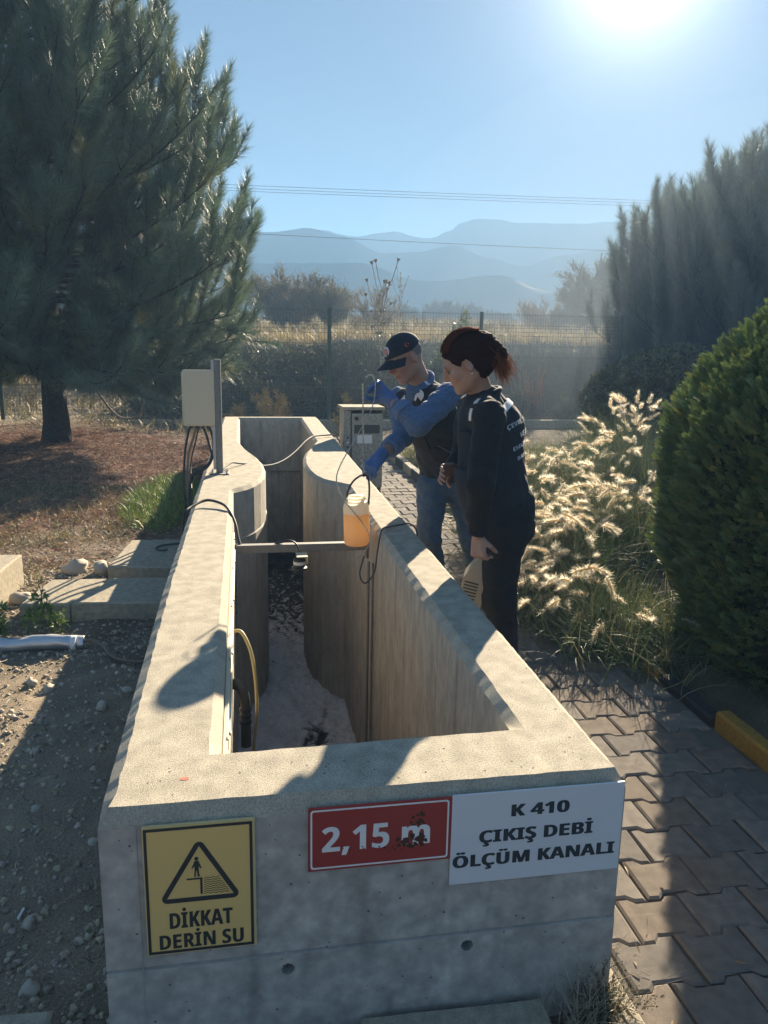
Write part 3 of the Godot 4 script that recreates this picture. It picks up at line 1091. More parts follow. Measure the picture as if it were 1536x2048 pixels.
func build_pavement() -> void:
	var bed := B.new()
	bed.quad(Vector3(0.88, -0.013, 2), Vector3(2.03, -0.013, 2), Vector3(2.03, -0.013, -13.2), Vector3(0.88, -0.013, -13.2))
	var pave := struct("pavement", bed, M.joint_sand, "path of interlocking concrete paving blocks beside the channel")
	var shapes := []
	for k in 5: shapes.push_back(paver_shape(100 + k).mesh())
	var r := RandomNumberGenerator.new()
	r.seed = 88
	var rest := B.new()
	var count := 0
	for row in 76:
		var z := -1.06 - row * 0.1628
		for col in 7:
			var x := 0.98 + col * 0.2045 + (0.102 if row % 2 == 0 else 0.0)
			if x > 1.99: continue
			if x < 1.02 and row < 5: pass
			var y := r.randf_range(-0.004, 0.003)
			var bs := Basis.from_euler(Vector3(r.randfn() * 0.008, r.randfn() * 0.010, r.randfn() * 0.008))
			var at := Vector3(x + r.randfn() * 0.001, y, z + r.randfn() * 0.001)
			var sh: ArrayMesh = shapes[r.randi() % 5]
			var mm: Material = M["paver_%d" % (r.randi() % 4)]
			if row >= 2 and count < 298:
				var o := part("paver", sh, mm, pave)
				o.transform = Transform3D(bs, at)
				count += 1
			else:
				var ar := sh.surface_get_arrays(0)
				var f := rest.v.size()
				for i in ar[Mesh.ARRAY_VERTEX].size(): rest.vert(at + bs * ar[Mesh.ARRAY_VERTEX][i], bs * ar[Mesh.ARRAY_NORMAL][i])
				for i in ar[Mesh.ARRAY_INDEX]: rest.ix.push_back(f + i)
	var o := part("far_pavers", rest, M.paver_1, pave)
	o.set_meta("kind", "stuff")
	# pale edging strip along the foot of the wall near the front corner
	var st := B.new()
	st.box(Vector3(0.935, -0.045, -1.36), Vector3(0.05, 0.1, 0.7), 0.006, Basis(Vector3.UP, 0.03))
	single("edging_stone", st, M.concrete_slab, "pale narrow edging stone at the foot of the wall's right front corner", "edging stone")
	# kerb stones, painted in turn
	var mats := ["kerb_yellow", "kerb_black"]
	for k in 24:
		var z0 := -1.95 - k * 0.5
		var b := B.new()
		var kw := 0.075 if k < 9 else 0.10
		b.box(Vector3(0, 0, 0), Vector3(kw, 0.2, 0.494), 0.012, Basis.from_euler(Vector3(r.randfn() * 0.006, r.randfn() * 0.006, r.randfn() * 0.01)))
		var yel := k % 2 == 1
		var where := "below the clipped conifer" if k < 6 else ("behind the plumed grass" if k < 12 else "by the grey cabinet's path")
		var lab := "%s painted kerb stone %s, the %s in its row" % ["yellow" if yel else "black", where, ["nearest", "second", "third", "fourth", "fifth", "sixth", "seventh", "eighth", "ninth", "tenth", "eleventh", "twelfth", "thirteenth", "fourteenth", "fifteenth", "sixteenth", "seventeenth", "eighteenth", "nineteenth", "twentieth", "twenty-first", "twenty-second", "twenty-third", "farthest"][k]]
		var m: Material = M[mats[0 if yel else 1]]
		if k > 12 and yel: m = M.kerb_pale
		if k > 12: lab = lab.replace("yellow", "faded yellow")
		single("kerb_stone", b, m, lab, "kerb stone", "kerb stones along the paved path", Vector3(2.06, (-0.03 if k < 2 else (-0.075 if k < 9 else -0.005)) + r.randf_range(-0.006, 0.006), z0 - 0.25))

# ------------------------------------------------------------------ things on the left ground
func stone_mesh(sd: int) -> ArrayMesh:
	var b := B.new()
	var f := noise(0.9, 2, sd)
	b.blob(Vector3.ZERO, Vector3(1.0, 0.55 + 0.1 * (sd % 3), 0.75), 6, 8, 0.55, f)
	return b.mesh()

func build_left_ground_things() -> void:
	var r := RandomNumberGenerator.new()
	r.seed = 321
	var stones := []
	for k in 5: stones.push_back(stone_mesh(40 + k))
	# gravel: nobody could count it
	var cp := Copies.new()
	var n := 0
	while n < 17000:
		var x := -0.335 - absf(r.randf()) * 1.65
		var z := -1.0 - pow(r.randf(), 1.2) * 4.6
		if n % 9 == 0:
			x = r.randf_range(-0.4, 1.0); z = r.randf_range(-1.615, -1.3)
		if n % 11 == 0:
			x = r.randf_range(-1.6, -0.4); z = r.randf_range(-7.0, -4.5)
		var dens := 0.5 + 0.5 * nz.get_noise_2d(x * 1.7 + 3, z * 1.7)
		if r.randf() > dens + 0.25: continue
		n += 1
		var s := 0.003 + 0.0115 * pow(r.randf(), 3.5)
		if r.randf() < 0.02: s *= 1.6
		var g := r.randf_range(0.55, 1.25)
		var tint := Color(g, g * r.randf_range(0.92, 1.0), g * r.randf_range(0.78, 1.0))
		cp.put(Basis.from_euler(Vector3(r.randfn() * 0.4, r.randf() * TAU, r.randfn() * 0.4)) * Basis.from_scale(Vector3(s, s, s)), Vector3(x, gh(x, z) + s * 0.16, z), tint)
	var o := scatter("gravel", cp, stones[0], M.stone, self)
	tag(o, "loose grey and tan gravel over the ground left of the channel", "", "", "stuff")
	# pebbles large enough to be single things
	var ex := [[-0.50, -2.42, .020], [-0.62, -2.10, .022], [-0.47, -2.02, .016], [-0.72, -2.62, .018], [-0.56, -1.86, .028], [-0.80, -2.95, .02], [-0.60, -3.25, .03], [-0.52, -3.42, .026], [-0.86, -3.48, .03], [-0.95, -3.55, .028], [-1.10, -5.35, .09], [-0.93, -5.30, .07], [-1.28, -4.72, .07], [0.29, -1.57, .020], [0.46, -1.585, .016], [-0.69, -1.78, .026]]
	var wh := ["on the shaded gravel beside the wall", "near the cigarette end", "close under the warning sign", "at the edge of the wall's shadow", "in the weeds at the wall's corner", "by the shadow's edge", "below the brown hose", "beside the wall under the hose", "in the sunlit gravel below the foil pipe", "left of the stone below the foil pipe", "large and angular behind the cracked slab", "behind the cracked slab, right of the large one", "between the slab and the concrete block", "at the foot of the wall under the red sign", "at the foot of the wall under the white sign", "at the lower left by the sunken slab"]
	for k in ex.size():
		var b := MeshInstance3D.new()
		var s: float = ex[k][2]
		b.mesh = stones[k % 5]
		b.material_override = M.stone
		b.name = numbered("stone")
		add_child(b)
		b.transform = Transform3D(Basis.from_euler(Vector3(0.2, k * 1.3, 0.1)) * Basis.from_scale(Vector3(s, s, s)), Vector3(ex[k][0], gh(ex[k][0], ex[k][1]) + s * 0.35, ex[k][1]))
		tag(b, "grey stone " + wh[k], "stone", "loose stones by the channel")
	# flat slabs and block
	var slab := func(called: String, poly: PackedVector2Array, y0: float, y1: float, label: String, cat: String) -> Node3D:
		var b := B.new()
		var lp := loop3(Array(poly), 0.06)
		var am := PackedFloat32Array()
		for p in lp: am.push_back(0.009 + 0.006 * nz.get_noise_2d(p.x * 14, p.y * 14))
		var tp := inset(lp, am)
		for i in lp.size():
			var j := (i + 1) % lp.size()
			b.quad(Vector3(lp[i].x, y0, -lp[i].y), Vector3(lp[j].x, y0, -lp[j].y), Vector3(lp[j].x, y1 - .009, -lp[j].y), Vector3(lp[i].x, y1 - .009, -lp[i].y))
			b.quad(Vector3(lp[i].x, y1 - .009, -lp[i].y), Vector3(lp[j].x, y1 - .009, -lp[j].y), Vector3(tp[j].x, y1, -tp[j].y), Vector3(tp[i].x, y1, -tp[i].y))
		var t := Geometry2D.triangulate_polygon(tp)
		for i in range(0, t.size(), 3):
			var p := Vector3(tp[t[i]].x, y1, -tp[t[i]].y); var q := Vector3(tp[t[i + 1]].x, y1, -tp[t[i + 1]].y); var s := Vector3(tp[t[i + 2]].x, y1, -tp[t[i + 2]].y)
			if (q - p).cross(s - p).y < 0: b.tri(p, s, q)
			else: b.tri(p, q, s)
		if called == "": return part(label, b, M.concrete_slab, self)
		return single(called, b, M.concrete_slab, label, cat)
	# the cracked cover slab is two pieces with a crack between them
	var cs := thing("cover_slab", "long flat concrete cover slab with a diagonal crack, lying against the channel", "slab")
	var left_piece: Node3D = slab.call("", PackedVector2Array([Vector2(-1.215, 4.42), Vector2(-.952, 4.40), Vector2(-.925, 4.52), Vector2(-.90, 4.60), Vector2(-.845, 4.70), Vector2(-.815, 4.855), Vector2(-1.145, 4.87)]), 0.05, 0.197, "slab_piece", "")
	var right_piece: Node3D = slab.call("", PackedVector2Array([Vector2(-.944, 4.40), Vector2(-.33, 4.35), Vector2(-.33, 4.82), Vector2(-.808, 4.855), Vector2(-.838, 4.70), Vector2(-.893, 4.60), Vector2(-.918, 4.52)]), 0.05, 0.2, "slab_piece", "")
	for q in [left_piece, right_piece]:
		remove_child(q); used.erase("slab_piece")
		q.name = "slab_piece"
		cs.add_child(q, true)
	slab.call("cover_slab", PackedVector2Array([Vector2(-.862, 5.12), Vector2(-.33, 5.02), Vector2(-.33, 5.76), Vector2(-.80, 5.785)]), 0.06, 0.2, "chipped concrete cover slab behind the long cracked one", "slab")
	slab.call("concrete_block", PackedVector2Array([Vector2(-2.3, 4.7), Vector2(-1.40, 4.50), Vector2(-1.36, 5.09), Vector2(-2.3, 5.13)]), 0.0, 0.30, "pale concrete block at the left among weeds", "block")
	slab.call("ground_slab", PackedVector2Array([Vector2(.20, 1.40), Vector2(.70, 1.42), Vector2(.71, 1.597), Vector2(.255, 1.637 - .03)]), -0.05, 0.05, "low concrete slab at the foot of the front wall", "slab")
	slab.call("ground_slab", PackedVector2Array([Vector2(-1.1, 1.45), Vector2(-.49, 1.45), Vector2(-.475, 1.735), Vector2(-1.1, 1.74)]), -0.05, 0.06, "sunken concrete slab in the lower left corner", "slab")
	# foil-wrapped pipe with the hose that leaves it
	var pt := []
	var rad := []
	for k in 40:
		var u := k / 39.0
		pt.push_back(Vector3(lerpf(-2.4, -0.80, u), 0.135 + 0.006 * sin(u * 30), lerpf(-4.02, -3.955, u) + 0.02 * sin(u * 5)))
		rad.push_back(0.037 * (1.0 + 0.10 * nz.get_noise_2d(u * 25, 3.0)))
	var fp := B.new()
	fp.tube(pt, rad, 14)
	for i in fp.v.size():
		var p := fp.v[i]
		fp.v[i] += fp.n[i] * 0.009 * nz.get_noise_3d(p.x * 22, p.y * 30, p.z * 30)
	fp.smooth()
	var ft := thing("insulated_pipe", "silver foil wrapped pipe lying on the gravel at left", "pipe")
	part("foil_wrap", fp, M.foil, ft)
	var tp := B.new()
	tp.tube([Vector3(-0.86, 0.136, -3.957), Vector3(-0.835, 0.135, -3.956)], [0.039], 14)
	part("tape_band", tp, M.white_paint, ft)
	single("hose", cable([Vector3(-.82, .145, -3.955), Vector3(-.76, .15, -3.95), Vector3(-.70, .135, -3.90), Vector3(-.645, .115, -3.81), Vector3(-.56, .112, -3.745), Vector3(-.46, .112, -3.73), Vector3(-.36, .108, -3.74)], 0.0085), M.brown_hose, "thin brown hose curving from the foil pipe to the channel wall", "hose")
	single("hose", cable([Vector3(-.36, .215, -5.62), Vector3(-.45, .212, -5.60), Vector3(-.56, .212, -5.56), Vector3(-.60, .212, -5.48), Vector3(-.55, .212, -5.42), Vector3(-.52, .213, -5.44)], 0.007), M.grey_cord, "thin looped hose end lying on the chipped slab", "hose")
	single("hose", cable([Vector3(-.34, .19, -4.98), Vector3(-.40, .16, -5.0), Vector3(-.445, .13, -4.96), Vector3(-.43, .12, -4.9), Vector3(-.40, .12, -4.87)], 0.006), M.grey_cord, "short bent hose between the two cover slabs", "hose")
	var cb := B.new()
	cb.tube([Vector3(-.655, gh(-.65, -2.13) + .006, -2.12), Vector3(-.648, gh(-.65, -2.15) + .006, -2.155)], [0.004], 8)
	single("cigarette_end", cb, M.white_paint, "white cigarette end on the shaded gravel", "cigarette end")
	# a paint mark on the coping
	var pm := B.new()
	var pr := []
	for k in 9: pr.push_back(Vector3(-.148 + cos(TAU * k / 9) * 0.012 * r.randf_range(.7, 1.2), TOP + .0008, -1.735 - sin(TAU * k / 9) * 0.007 * r.randf_range(.7, 1.2)))
	for k in 9: pm.tri(Vector3(-.148, TOP + .0008, -1.735), pr[k], pr[(k + 1) % 9])
	mat("red_mark", Color(0.55, 0.13, 0.08), 0.8)
	single("paint_mark", pm, M.red_mark, "small red paint mark on the coping above the warning sign", "paint mark")

# ------------------------------------------------------------------ equipment on and beside the channel
func build_equipment() -> void:
	# post with base plate
	var t := thing("steel_post", "grey steel post bolted to the left wall", "post", Vector3(-.172, TOP, -5.99))
	var b := B.new()
	b.tube([Vector3(0, 0.006, 0), Vector3(0, .835, 0)], [.0255], 16)
	part("tube", b, M.galv, t)
	b = B.new()
	b.box(Vector3(-.034, .43, -.005), Vector3(.022, .80, .012), .002)
	part("mounting_rail", b, M.steel, t)
	b = B.new()
	b.box(Vector3(0, .0035, 0), Vector3(.14, .007, .14), .002)
	part("base_plate", b, M.galv, t)
	for s in [[-1, -1], [1, -1], [-1, 1], [1, 1]]:
		b = B.new()
		b.lathe([Vector2(.009, .007), Vector2(.009, .015), Vector2(.005, .0155), Vector2(.005, .028), Vector2(0.0001, .028)], 6, at_xy(s[0] * .053, 0, s[1] * .053))
		part("bolt", b, M.steel, t)
	# cream enclosure
	t = thing("enclosure", "cream enclosure box hung on the steel post", "box", Vector3(-.317, 1.195, -6.05))
	b = B.new()
	b.box(Vector3(.012, 0, -.02), Vector3(.222, .395, .10), .012)
	part("body", b, M.cream_box, t)
	b = B.new()
	b.box(Vector3(.012, 0, .052), Vector3(.232, .405, .036), .009)
	part("cover", b, M.cream_box, t)
	b = B.new()
	b.box(Vector3(-.108, 0, -.012), Vector3(.012, .36, .06), .003)
	part("hinge_strip", b, M.beige_strip, t)
	for k in 4:
		b = B.new()
		b.lathe([Vector2(.011, -.03), Vector2(.011, -.012), Vector2(.015, -.012), Vector2(.015, 0)], 10, at_xy(-.055 + k * .04, -.197, -.02))
		part("cable_gland", b, M.rubber, t)
	# cables below it
	var lab := ["thick black cable looping from the enclosure down behind the wall", "inner black cable loop below the enclosure", "brownish cable hanging straight from the enclosure", "outer black cable drooping from the enclosure to the ground", "thin black cable beside the wall's outer edge"]
	var runs := [[Vector3(-.25, 1.0, -6.07), Vector3(-.22, .90, -6.1), Vector3(-.215, .80, -6.02), Vector3(-.26, .70, -5.95), Vector3(-.36, .64, -5.95), Vector3(-.40, .45, -6.0), Vector3(-.41, .1, -6.0)],
		[Vector3(-.29, 1.0, -6.07), Vector3(-.26, .88, -6.14), Vector3(-.23, .76, -6.06), Vector3(-.29, .67, -5.98), Vector3(-.385, .60, -5.98), Vector3(-.40, .1, -5.96)],
		[Vector3(-.33, 1.0, -6.07), Vector3(-.36, .90, -6.1), Vector3(-.40, .76, -6.08), Vector3(-.41, .55, -6.05), Vector3(-.39, .15, -6.02)],
		[Vector3(-.37, 1.0, -6.07), Vector3(-.40, .92, -6.1), Vector3(-.43, .75, -6.1), Vector3(-.44, .45, -6.08), Vector3(-.41, .12, -6.05)],
		[Vector3(-.31, 1.0, -6.07), Vector3(-.35, .86, -6.16), Vector3(-.39, .68, -6.12), Vector3(-.37, .50, -5.8), Vector3(-.36, .40, -5.3), Vector3(-.355, .45, -4.75)]]
	for k in 5:
		var c := cable(runs[k], [.012, .010, .010, .009, .006][k])
		single("cable", c, [M.rubber, M.rubber, M.brown_hose, M.rubber, M.rubber][k], lab[k], "cable", "cables below the enclosure")
	# cable over the left wall to the cross bar
	single("cable", cable([Vector3(-.35, .50, -4.62), Vector3(-.34, .63, -4.64), Vector3(-.30, .66, -4.72), Vector3(-.22, .675, -4.82), Vector3(-.13, .665, -4.76), Vector3(-.085, .645, -4.65), Vector3(-.052, .59, -4.56), Vector3(-.035, .52, -4.47), Vector3(-.02, .475, -4.43)], .0085), M.rubber, "black cable arching over the left coping to the cross bar", "cable")
	# thin line across the throat
	var ln := []
	for k in 16:
		var u := k / 15.0
		ln.push_back(Vector3(lerpf(-.15, .70, u), lerpf(.66, .668, u) - .10 * sin(PI * clampf((u - .15) / .75, 0, 1)) + (.02 if u < .1 else 0.0), lerpf(-6.1, -8.0, pow(u, 0.85)) + .25 * sin(PI * u)))
	ln[0] = Vector3(-.15, .67, -6.02)
	ln.push_back(Vector3(.83, .66, -8.15)); ln.push_back(Vector3(.95, .645, -8.2)); ln.push_back(Vector3(1.02, .5, -8.15))
	single("cable", cable(ln, .0075, 4), M.grey_cord, "thin dark cable sagging across the throat from post to cabinet", "cable")
	# cross bar
	t = thing("cross_bar", "steel channel bar spanning the flume between its walls", "bar", Vector3(.318, .475, -4.43))
	b = B.new()
	b.box(Vector3(0, .018, .0), Vector3(.765, .004, .045), .001)
	b.box(Vector3(0, -.004, .0205), Vector3(.765, .042, .004), .001)
	b.box(Vector3(0, -.004, -.0205), Vector3(.765, .042, .004), .001)
	part("channel_section", b, M.galv, t)
	for s in [-1.0, 1.0]:
		b = B.new()
		b.box(Vector3(s * .375, -.02, 0), Vector3(.008, .11, .06), .002)
		part("end_bracket", b, M.galv, t)
	# level sensor hung below it
	t = thing("level_sensor", "round dark level sensor on a pale bracket under the cross bar", "sensor", Vector3(.300, .44, -4.39))
	b = B.new()
	b.box(Vector3(.012, .012, .055), Vector3(.062, .004, .10), .001)
	b.box(Vector3(.041, -.008, .04), Vector3(.004, .04, .13), .001)
	part("bracket", b, M.beige_strip, t)
	b = B.new()
	b.lathe([Vector2(.0001, -.085), Vector2(.043, -.085), Vector2(.043, -.07), Vector2(.033, -.066), Vector2(.033, -.02), Vector2(.028, -.014), Vector2(.0001, -.012)], 22, at_xy(.0, .01, .05))
	part("housing", b, M.rubber, t)
	b = B.new()
	b.lathe([Vector2(.0335, -.052), Vector2(.0345, -.05), Vector2(.0345, -.036), Vector2(.0335, -.034)], 22, at_xy(.0, .01, .05))
	part("white_band", b, M.white_paint, t)
	single("cable", cable([Vector3(.30, .47, -4.35), Vector3(.285, .505, -4.38), Vector3(.25, .515, -4.42), Vector3(.20, .502, -4.43), Vector3(.17, .498, -4.44)], .0055), M.rubber, "short black cable curving from the level sensor onto the cross bar", "cable")
	# strips and hose on the left inner wall
	t = thing("cable_duct", "upper pale cable duct running along the left inner wall below the coping", "duct", Vector3(-.062, .565, -3.13))
	part("duct", _box(Vector3.ZERO, Vector3(.014, .030, 2.5), .002), M.beige_strip, t)
	for k in 5: part("clip", _box(Vector3(.006, 0, -1.1 + k * .55), Vector3(.006, .036, .018), .001), M.steel, t)
	t = thing("cable_duct", "lower pale cable duct running along the left inner wall", "duct", Vector3(-.060, .515, -3.05))
	part("duct", _box(Vector3.ZERO, Vector3(.018, .036, 2.3), .003), M.beige_strip, t)
	for k in 4: part("clip", _box(Vector3(.009, 0, -.9 + k * .6), Vector3(.005, .042, .018), .001), M.steel, t)
	single("hose", cable([Vector3(-.055, .43, -3.24), Vector3(-.02, .435, -3.21), Vector3(.015, .37, -3.16), Vector3(.033, .25, -3.15), Vector3(.038, .08, -3.25), Vector3(.034, -.14, -3.5), Vector3(.024, -.42, -3.75), Vector3(.01, -.75, -3.85), Vector3(.01, -1.05, -3.87)], .0075, 10), M.yellow_hose, "pale yellow hose bending from the left wall down to the foam", "hose")
	t = thing("drain_pipe", "dark ribbed pipe elbow low on the left inner wall", "pipe")
	var hb := B.new()
	hb.tube(curve([Vector3(-.075, .05, -3.56), Vector3(-.04, .05, -3.53), Vector3(-.018, .02, -3.51), Vector3(-.012, -.05, -3.5), Vector3(-.012, -.24, -3.5)], 8), [.024], 12)
	part("elbow", hb, M.cabinet_dark, t)
	for k in 3:
		hb = B.new()
		hb.tube([Vector3(-.012, -.05 - k * .03, -3.5), Vector3(-.012, -.062 - k * .03, -3.5)], [.028], 12)
		part("rib", hb, M.rubber, t)
	# upright rods on the right wall
	b = B.new()
	b.tube([Vector3(.672, .44, -4.20), Vector3(.672, -1.0, -4.20)], [.007], 8)
	b.tube([Vector3(.688, .44, -4.16), Vector3(.688, -1.0, -4.16)], [.006], 8)
	single("guide_rods", b, M.galv, "pair of thin upright rods on the right inner wall below the bar", "rods")
	# cord lying over the right coping
	single("cord", cable([Vector3(.63, .50, -4.1), Vector3(.60, .42, -4.05), Vector3(.62, .38, -4.0), Vector3(.66, .45, -3.95), Vector3(.68, .56, -3.97), Vector3(.71, .655, -4.03), Vector3(.76, .652, -4.12), Vector3(.84, .65, -4.18), Vector3(.90, .648, -4.2), Vector3(.935, .6, -4.18), Vector3(.94, .4, -4.15)], .0045, 10), M.grey_cord, "thin grey cord hooked over the right coping", "cord")
	# electrical cabinet behind the right wall
	t = thing("electric_cabinet", "rusty grey electric cabinet with sloping top behind the right wall", "cabinet", Vector3(1.185, 0, -8.05))
	var bs := Basis(Vector3.UP, 0.02)
	b = B.new()
	b.box(Vector3(-.19, .55, 0), Vector3(.012, .78, .36), .002)
	b.box(Vector3(.19, .55, 0), Vector3(.012, .78, .36), .002)
	b.box(Vector3(0, .55, -.175), Vector3(.37, .78, .01), .002)
	b.box(Vector3(0, .167, 0), Vector3(.37, .012, .36), .002)
	b.box(Vector3(-.155, .55, .172), Vector3(.058, .78, .01), .002)
	part("casing", b, M.grey_cabinet, t)
	b = B.new()
	b.prism(PackedVector2Array([Vector2(-.2, 0), Vector2(.215, 0), Vector2(.215, .022), Vector2(-.2, .03)]), .42, Transform3D(Basis(Vector3(0, 0, -1), Vector3(0, 1, 0.0), Vector3(1, 0, 0)), Vector3(-.21, .945, 0)))
	part("roof", b, M.concrete_slab, t)
	var dr := part("door", B.new().mesh() if false else _box(Vector3(.035, .54, .183), Vector3(.305, .74, .016), .004), M.grey_cabinet, t)
	part("window", _box(Vector3(.035, .755, .1925), Vector3(.255, .085, .004), .001), M.cabinet_dark, dr)
	part("paper_label", _box(Vector3(.012, .655, .1925), Vector3(.15, .085, .0015), .0005), M.white_paint, dr)
	b = B.new()
	b.lathe([Vector2(.02, 0), Vector2(.02, .012), Vector2(.0001, .013)], 12, Transform3D(Basis(Vector3.RIGHT, PI / 2), Vector3(-.07, .86, .191)))
	part("lock", b, M.rust, dr)
	for k in 6: part("vent_hole", _box(Vector3(-.156, .44 + k * .045, .178), Vector3(.022, .016, .004), .001), M.cabinet_dark if k % 2 else M.white_paint, t)
	for s in [[-.17, -.15], [.17, -.15], [-.17, .15], [.17, .15]]: part("leg", _box(Vector3(s[0], .08, s[1]), Vector3(.035, .17, .035), .003), M.rust, t)

func _box(at: Vector3, size: Vector3, bev := 0.003, bs := Basis()) -> B:
	var b := B.new()
	b.box(at, size, bev, bs)
	return b

# ------------------------------------------------------------------ fence
func build_fence() -> void:
	var zf := -14.3
	var posts := [-9.4, -6.67, -3.94, -1.21, 1.53, 4.28, 7.0]
	var wall := B.new()
	wall.box(Vector3(-1.3, .06, zf), Vector3(17.0, .26, .2), .01)
	single("fence_base_wall", wall, M.concrete_slab, "low concrete base wall running under the mesh fence", "wall")
	var p0: MeshInstance3D
	for i in posts.size():
		var where: String = ["far left behind the pine", "second at left behind the pine", "left of the pine trunk", "beside the cream enclosure", "above the channel's far end", "behind the woman's head", "by the right hand pine"][i]
		var t := thing("fence_post", "dark green fence post " + where, "fence post", Vector3(posts[i], 0, zf), "posts of the mesh fence")
		var b := B.new()
		b.box(Vector3(0, 1.12, 0), Vector3(.062, 2.0, .045), .006)
		part("post", b, M.fence_green, t)
		b = B.new()
		b.box(Vector3(0, 2.125, 0), Vector3(.066, .012, .05), .004)
		part("cap", b, M.rubber, t)
	var folds := [0.32, 0.80, 1.30, 1.82]
	for i in posts.size() - 1:
		var x0: float = posts[i] + .04
		var x1: float = posts[i + 1] - .04
		var where: String = ["farthest left", "second from the left", "behind the pine trunk", "left of the middle behind the enclosure", "behind the man", "behind the woman, its wires glinting"][i]
		var t := thing("fence_section", "green welded wire fence panel " + where, "fence section", Vector3(0, 0, zf + .03), "welded panels of the mesh fence")
		# horizontals, doubled in the folds
		var ys := []
		for k in 11: ys.push_back(0.22 + k * 0.187)
		for f in folds: ys.push_back(f + .035); ys.push_back(f - .035)
		for y in ys:
			var b := B.new()
			var dz := 0.0
			for f in folds:
				if absf(y - f) < 0.03: dz = .03
			b.tube([Vector3(x0, y, dz), Vector3(x1, y, dz)], [.0032], 5, false)
			part("horizontal_wire", b, M.wire, t)
		var b := B.new()
		var n := int((x1 - x0) / 0.05)
		for k in n + 1:
			var x := lerpf(x0, x1, float(k) / n)
			b.tube([Vector3(x, .2, .004), Vector3(x, 2.12, .004)], [.0024], 3, false)
		var o := part("upright_wires", b, M.wire, t)
		o.set_meta("kind", "stuff")
	# wires across the sky
	var wl := ["topmost power line across the sky", "second power line just below the topmost", "third power line across the sky", "lowest power line, crossing before the hills"]
	var wd := [[Vector3(-29.9, 11.36, -58), Vector3(60.2, 12.43, -58)], [Vector3(-30, 11.09, -58), Vector3(60.2, 12.2, -58)], [Vector3(-30, 10.94, -58), Vector3(60.2, 11.94, -58)], [Vector3(-22, 6.97, -42), Vector3(44, 6.49, -42)]]
	for k in 4:
		var a: Vector3 = wd[k][0]
		var c: Vector3 = wd[k][1]
		var pts := []
		for j in 41:
			var u := j / 40.0
			pts.push_back(a.lerp(c, u) - Vector3(0, 4.0 * u * (1 - u) * [0.28, 0.22, 0.2, 0.3][k], 0))
		var b := B.new()
		b.tube(pts, [.014 if k < 3 else .012], 6)
		single("power_line", b, M.power_wire, wl[k], "power line", "power lines crossing the sky")

# ------------------------------------------------------------------ plant meshes
func shoot_mesh(sd: int, length: float, needles: int, nl: float, w: float, open_: float) -> ArrayMesh:
	# a pine shoot along +y sleeved with long needles that lean forward
	var r := RandomNumberGenerator.new()
	r.seed = sd
	var b := B.new()
	b.col = Color(0.8, 0.55, 0.4)
	b.tube([Vector3.ZERO, Vector3(0, length, 0)], [0.005, 0.003], 4, false)
	for i in needles:
		var u := r.randf()
		var az := r.randf() * TAU
		var lean := lerpf(open_, open_ * 0.45, u) * r.randf_range(0.7, 1.25)
		var d := Vector3(cos(az) * sin(lean), cos(lean), sin(az) * sin(lean))
		var p := Vector3(0, length * u, 0)
		var s := d.cross(rdir()).normalized() * w * 0.5
		var ln := nl * r.randf_range(0.75, 1.1)
		var tip := p + d * ln + Vector3(0, ln * 0.10, 0)
		var g := r.randf_range(0.7, 1.2)
		b.col = Color(g, g, g)
		b.tri(p - s, p + s, tip)
	return b.mesh()

func spray_mesh(sd: int) -> ArrayMesh:
	# a flat fan of scale-leaved twigs along +y, in the xy plane
	var r := RandomNumberGenerator.new()
	r.seed = sd
	var b := B.new()
	var leaf := func(p: Vector3, d: Vector3, l: float, w: float) -> void:
		var s := Vector3(-d.y, d.x, 0) * w
		var z := Vector3(0, 0, r.randf_range(-.12, .12) * l)
		var g := r.randf_range(0.75, 1.2)
		b.col = Color(g, g, g)
		b.quad(p, p + d * l * .45 + s + z, p + d * l + z * 2, p + d * l * .45 - s + z)
	for k in 9:
		var u := k / 8.0
		var p := Vector3(0.06 * u * u, u * 0.75, 0)
		if k % 1 == 0:
			for sg in [-1.0, 1.0]:
				var a := 0.85 - 0.3 * u
				var d := Vector3(sin(a) * sg, cos(a), 0)
				var l := (0.42 - 0.26 * u) * r.randf_range(.75, 1.15)
				leaf.call(p, d, l, 0.032)
				leaf.call(p + d * l * .4, Vector3(sin(a * .3) * sg, cos(a * .3), 0), l * .5, 0.026)
	leaf.call(Vector3.ZERO, Vector3(0.08, 1, 0).normalized(), 1.0, 0.035)
	return b.mesh()

func rosette_mesh(sd: int, leaves: int, l: float, w: float) -> ArrayMesh:
	# a sprig of folded leaves round +y
	var r := RandomNumberGenerator.new()
	r.seed = sd
	var b := B.new()
	for k in leaves:
		var az := TAU * k * 0.382 + r.randf() * .6
		var lean := r.randf_range(0.35, 1.35)
		var d := Vector3(cos(az) * sin(lean), cos(lean), sin(az) * sin(lean))
		var p := Vector3(0, r.randf() * l * 0.9, 0)
		var s := d.cross(Vector3.UP).normalized()
		var up := s.cross(d)
		var g := r.randf_range(0.7, 1.25)
		b.col = Color(g, g, g)
		var ll := l * r.randf_range(.7, 1.1)
		var m := p + d * ll * .5
		var t := p + d * ll - up * ll * .12
		b.tri(p, m + s * w + up * w * .35, t)
		b.tri(p, t, m - s * w + up * w * .35)
	return b.mesh()

func blade_mesh() -> ArrayMesh:
	# one arching blade: 1 high along y, 1 wide along x, bending towards +z
	var b := B.new()
	var n := 5
	var pr := []
	for i in n + 1:
		var u := float(i) / n
		pr.push_back([Vector3(0, u - 0.18 * u * u * u, 0.55 * u * u), 0.5 * (1.0 - u * u * 0.95)])
	for i in n:
		var p: Vector3 = pr[i][0]; var q: Vector3 = pr[i + 1][0]
		var a: float = pr[i][1]; var c: float = pr[i + 1][1]
		b.quad(p + Vector3(a, 0, 0), q + Vector3(c, 0, 0), q - Vector3(c, 0, 0), p - Vector3(a, 0, 0))
	return b.mesh()

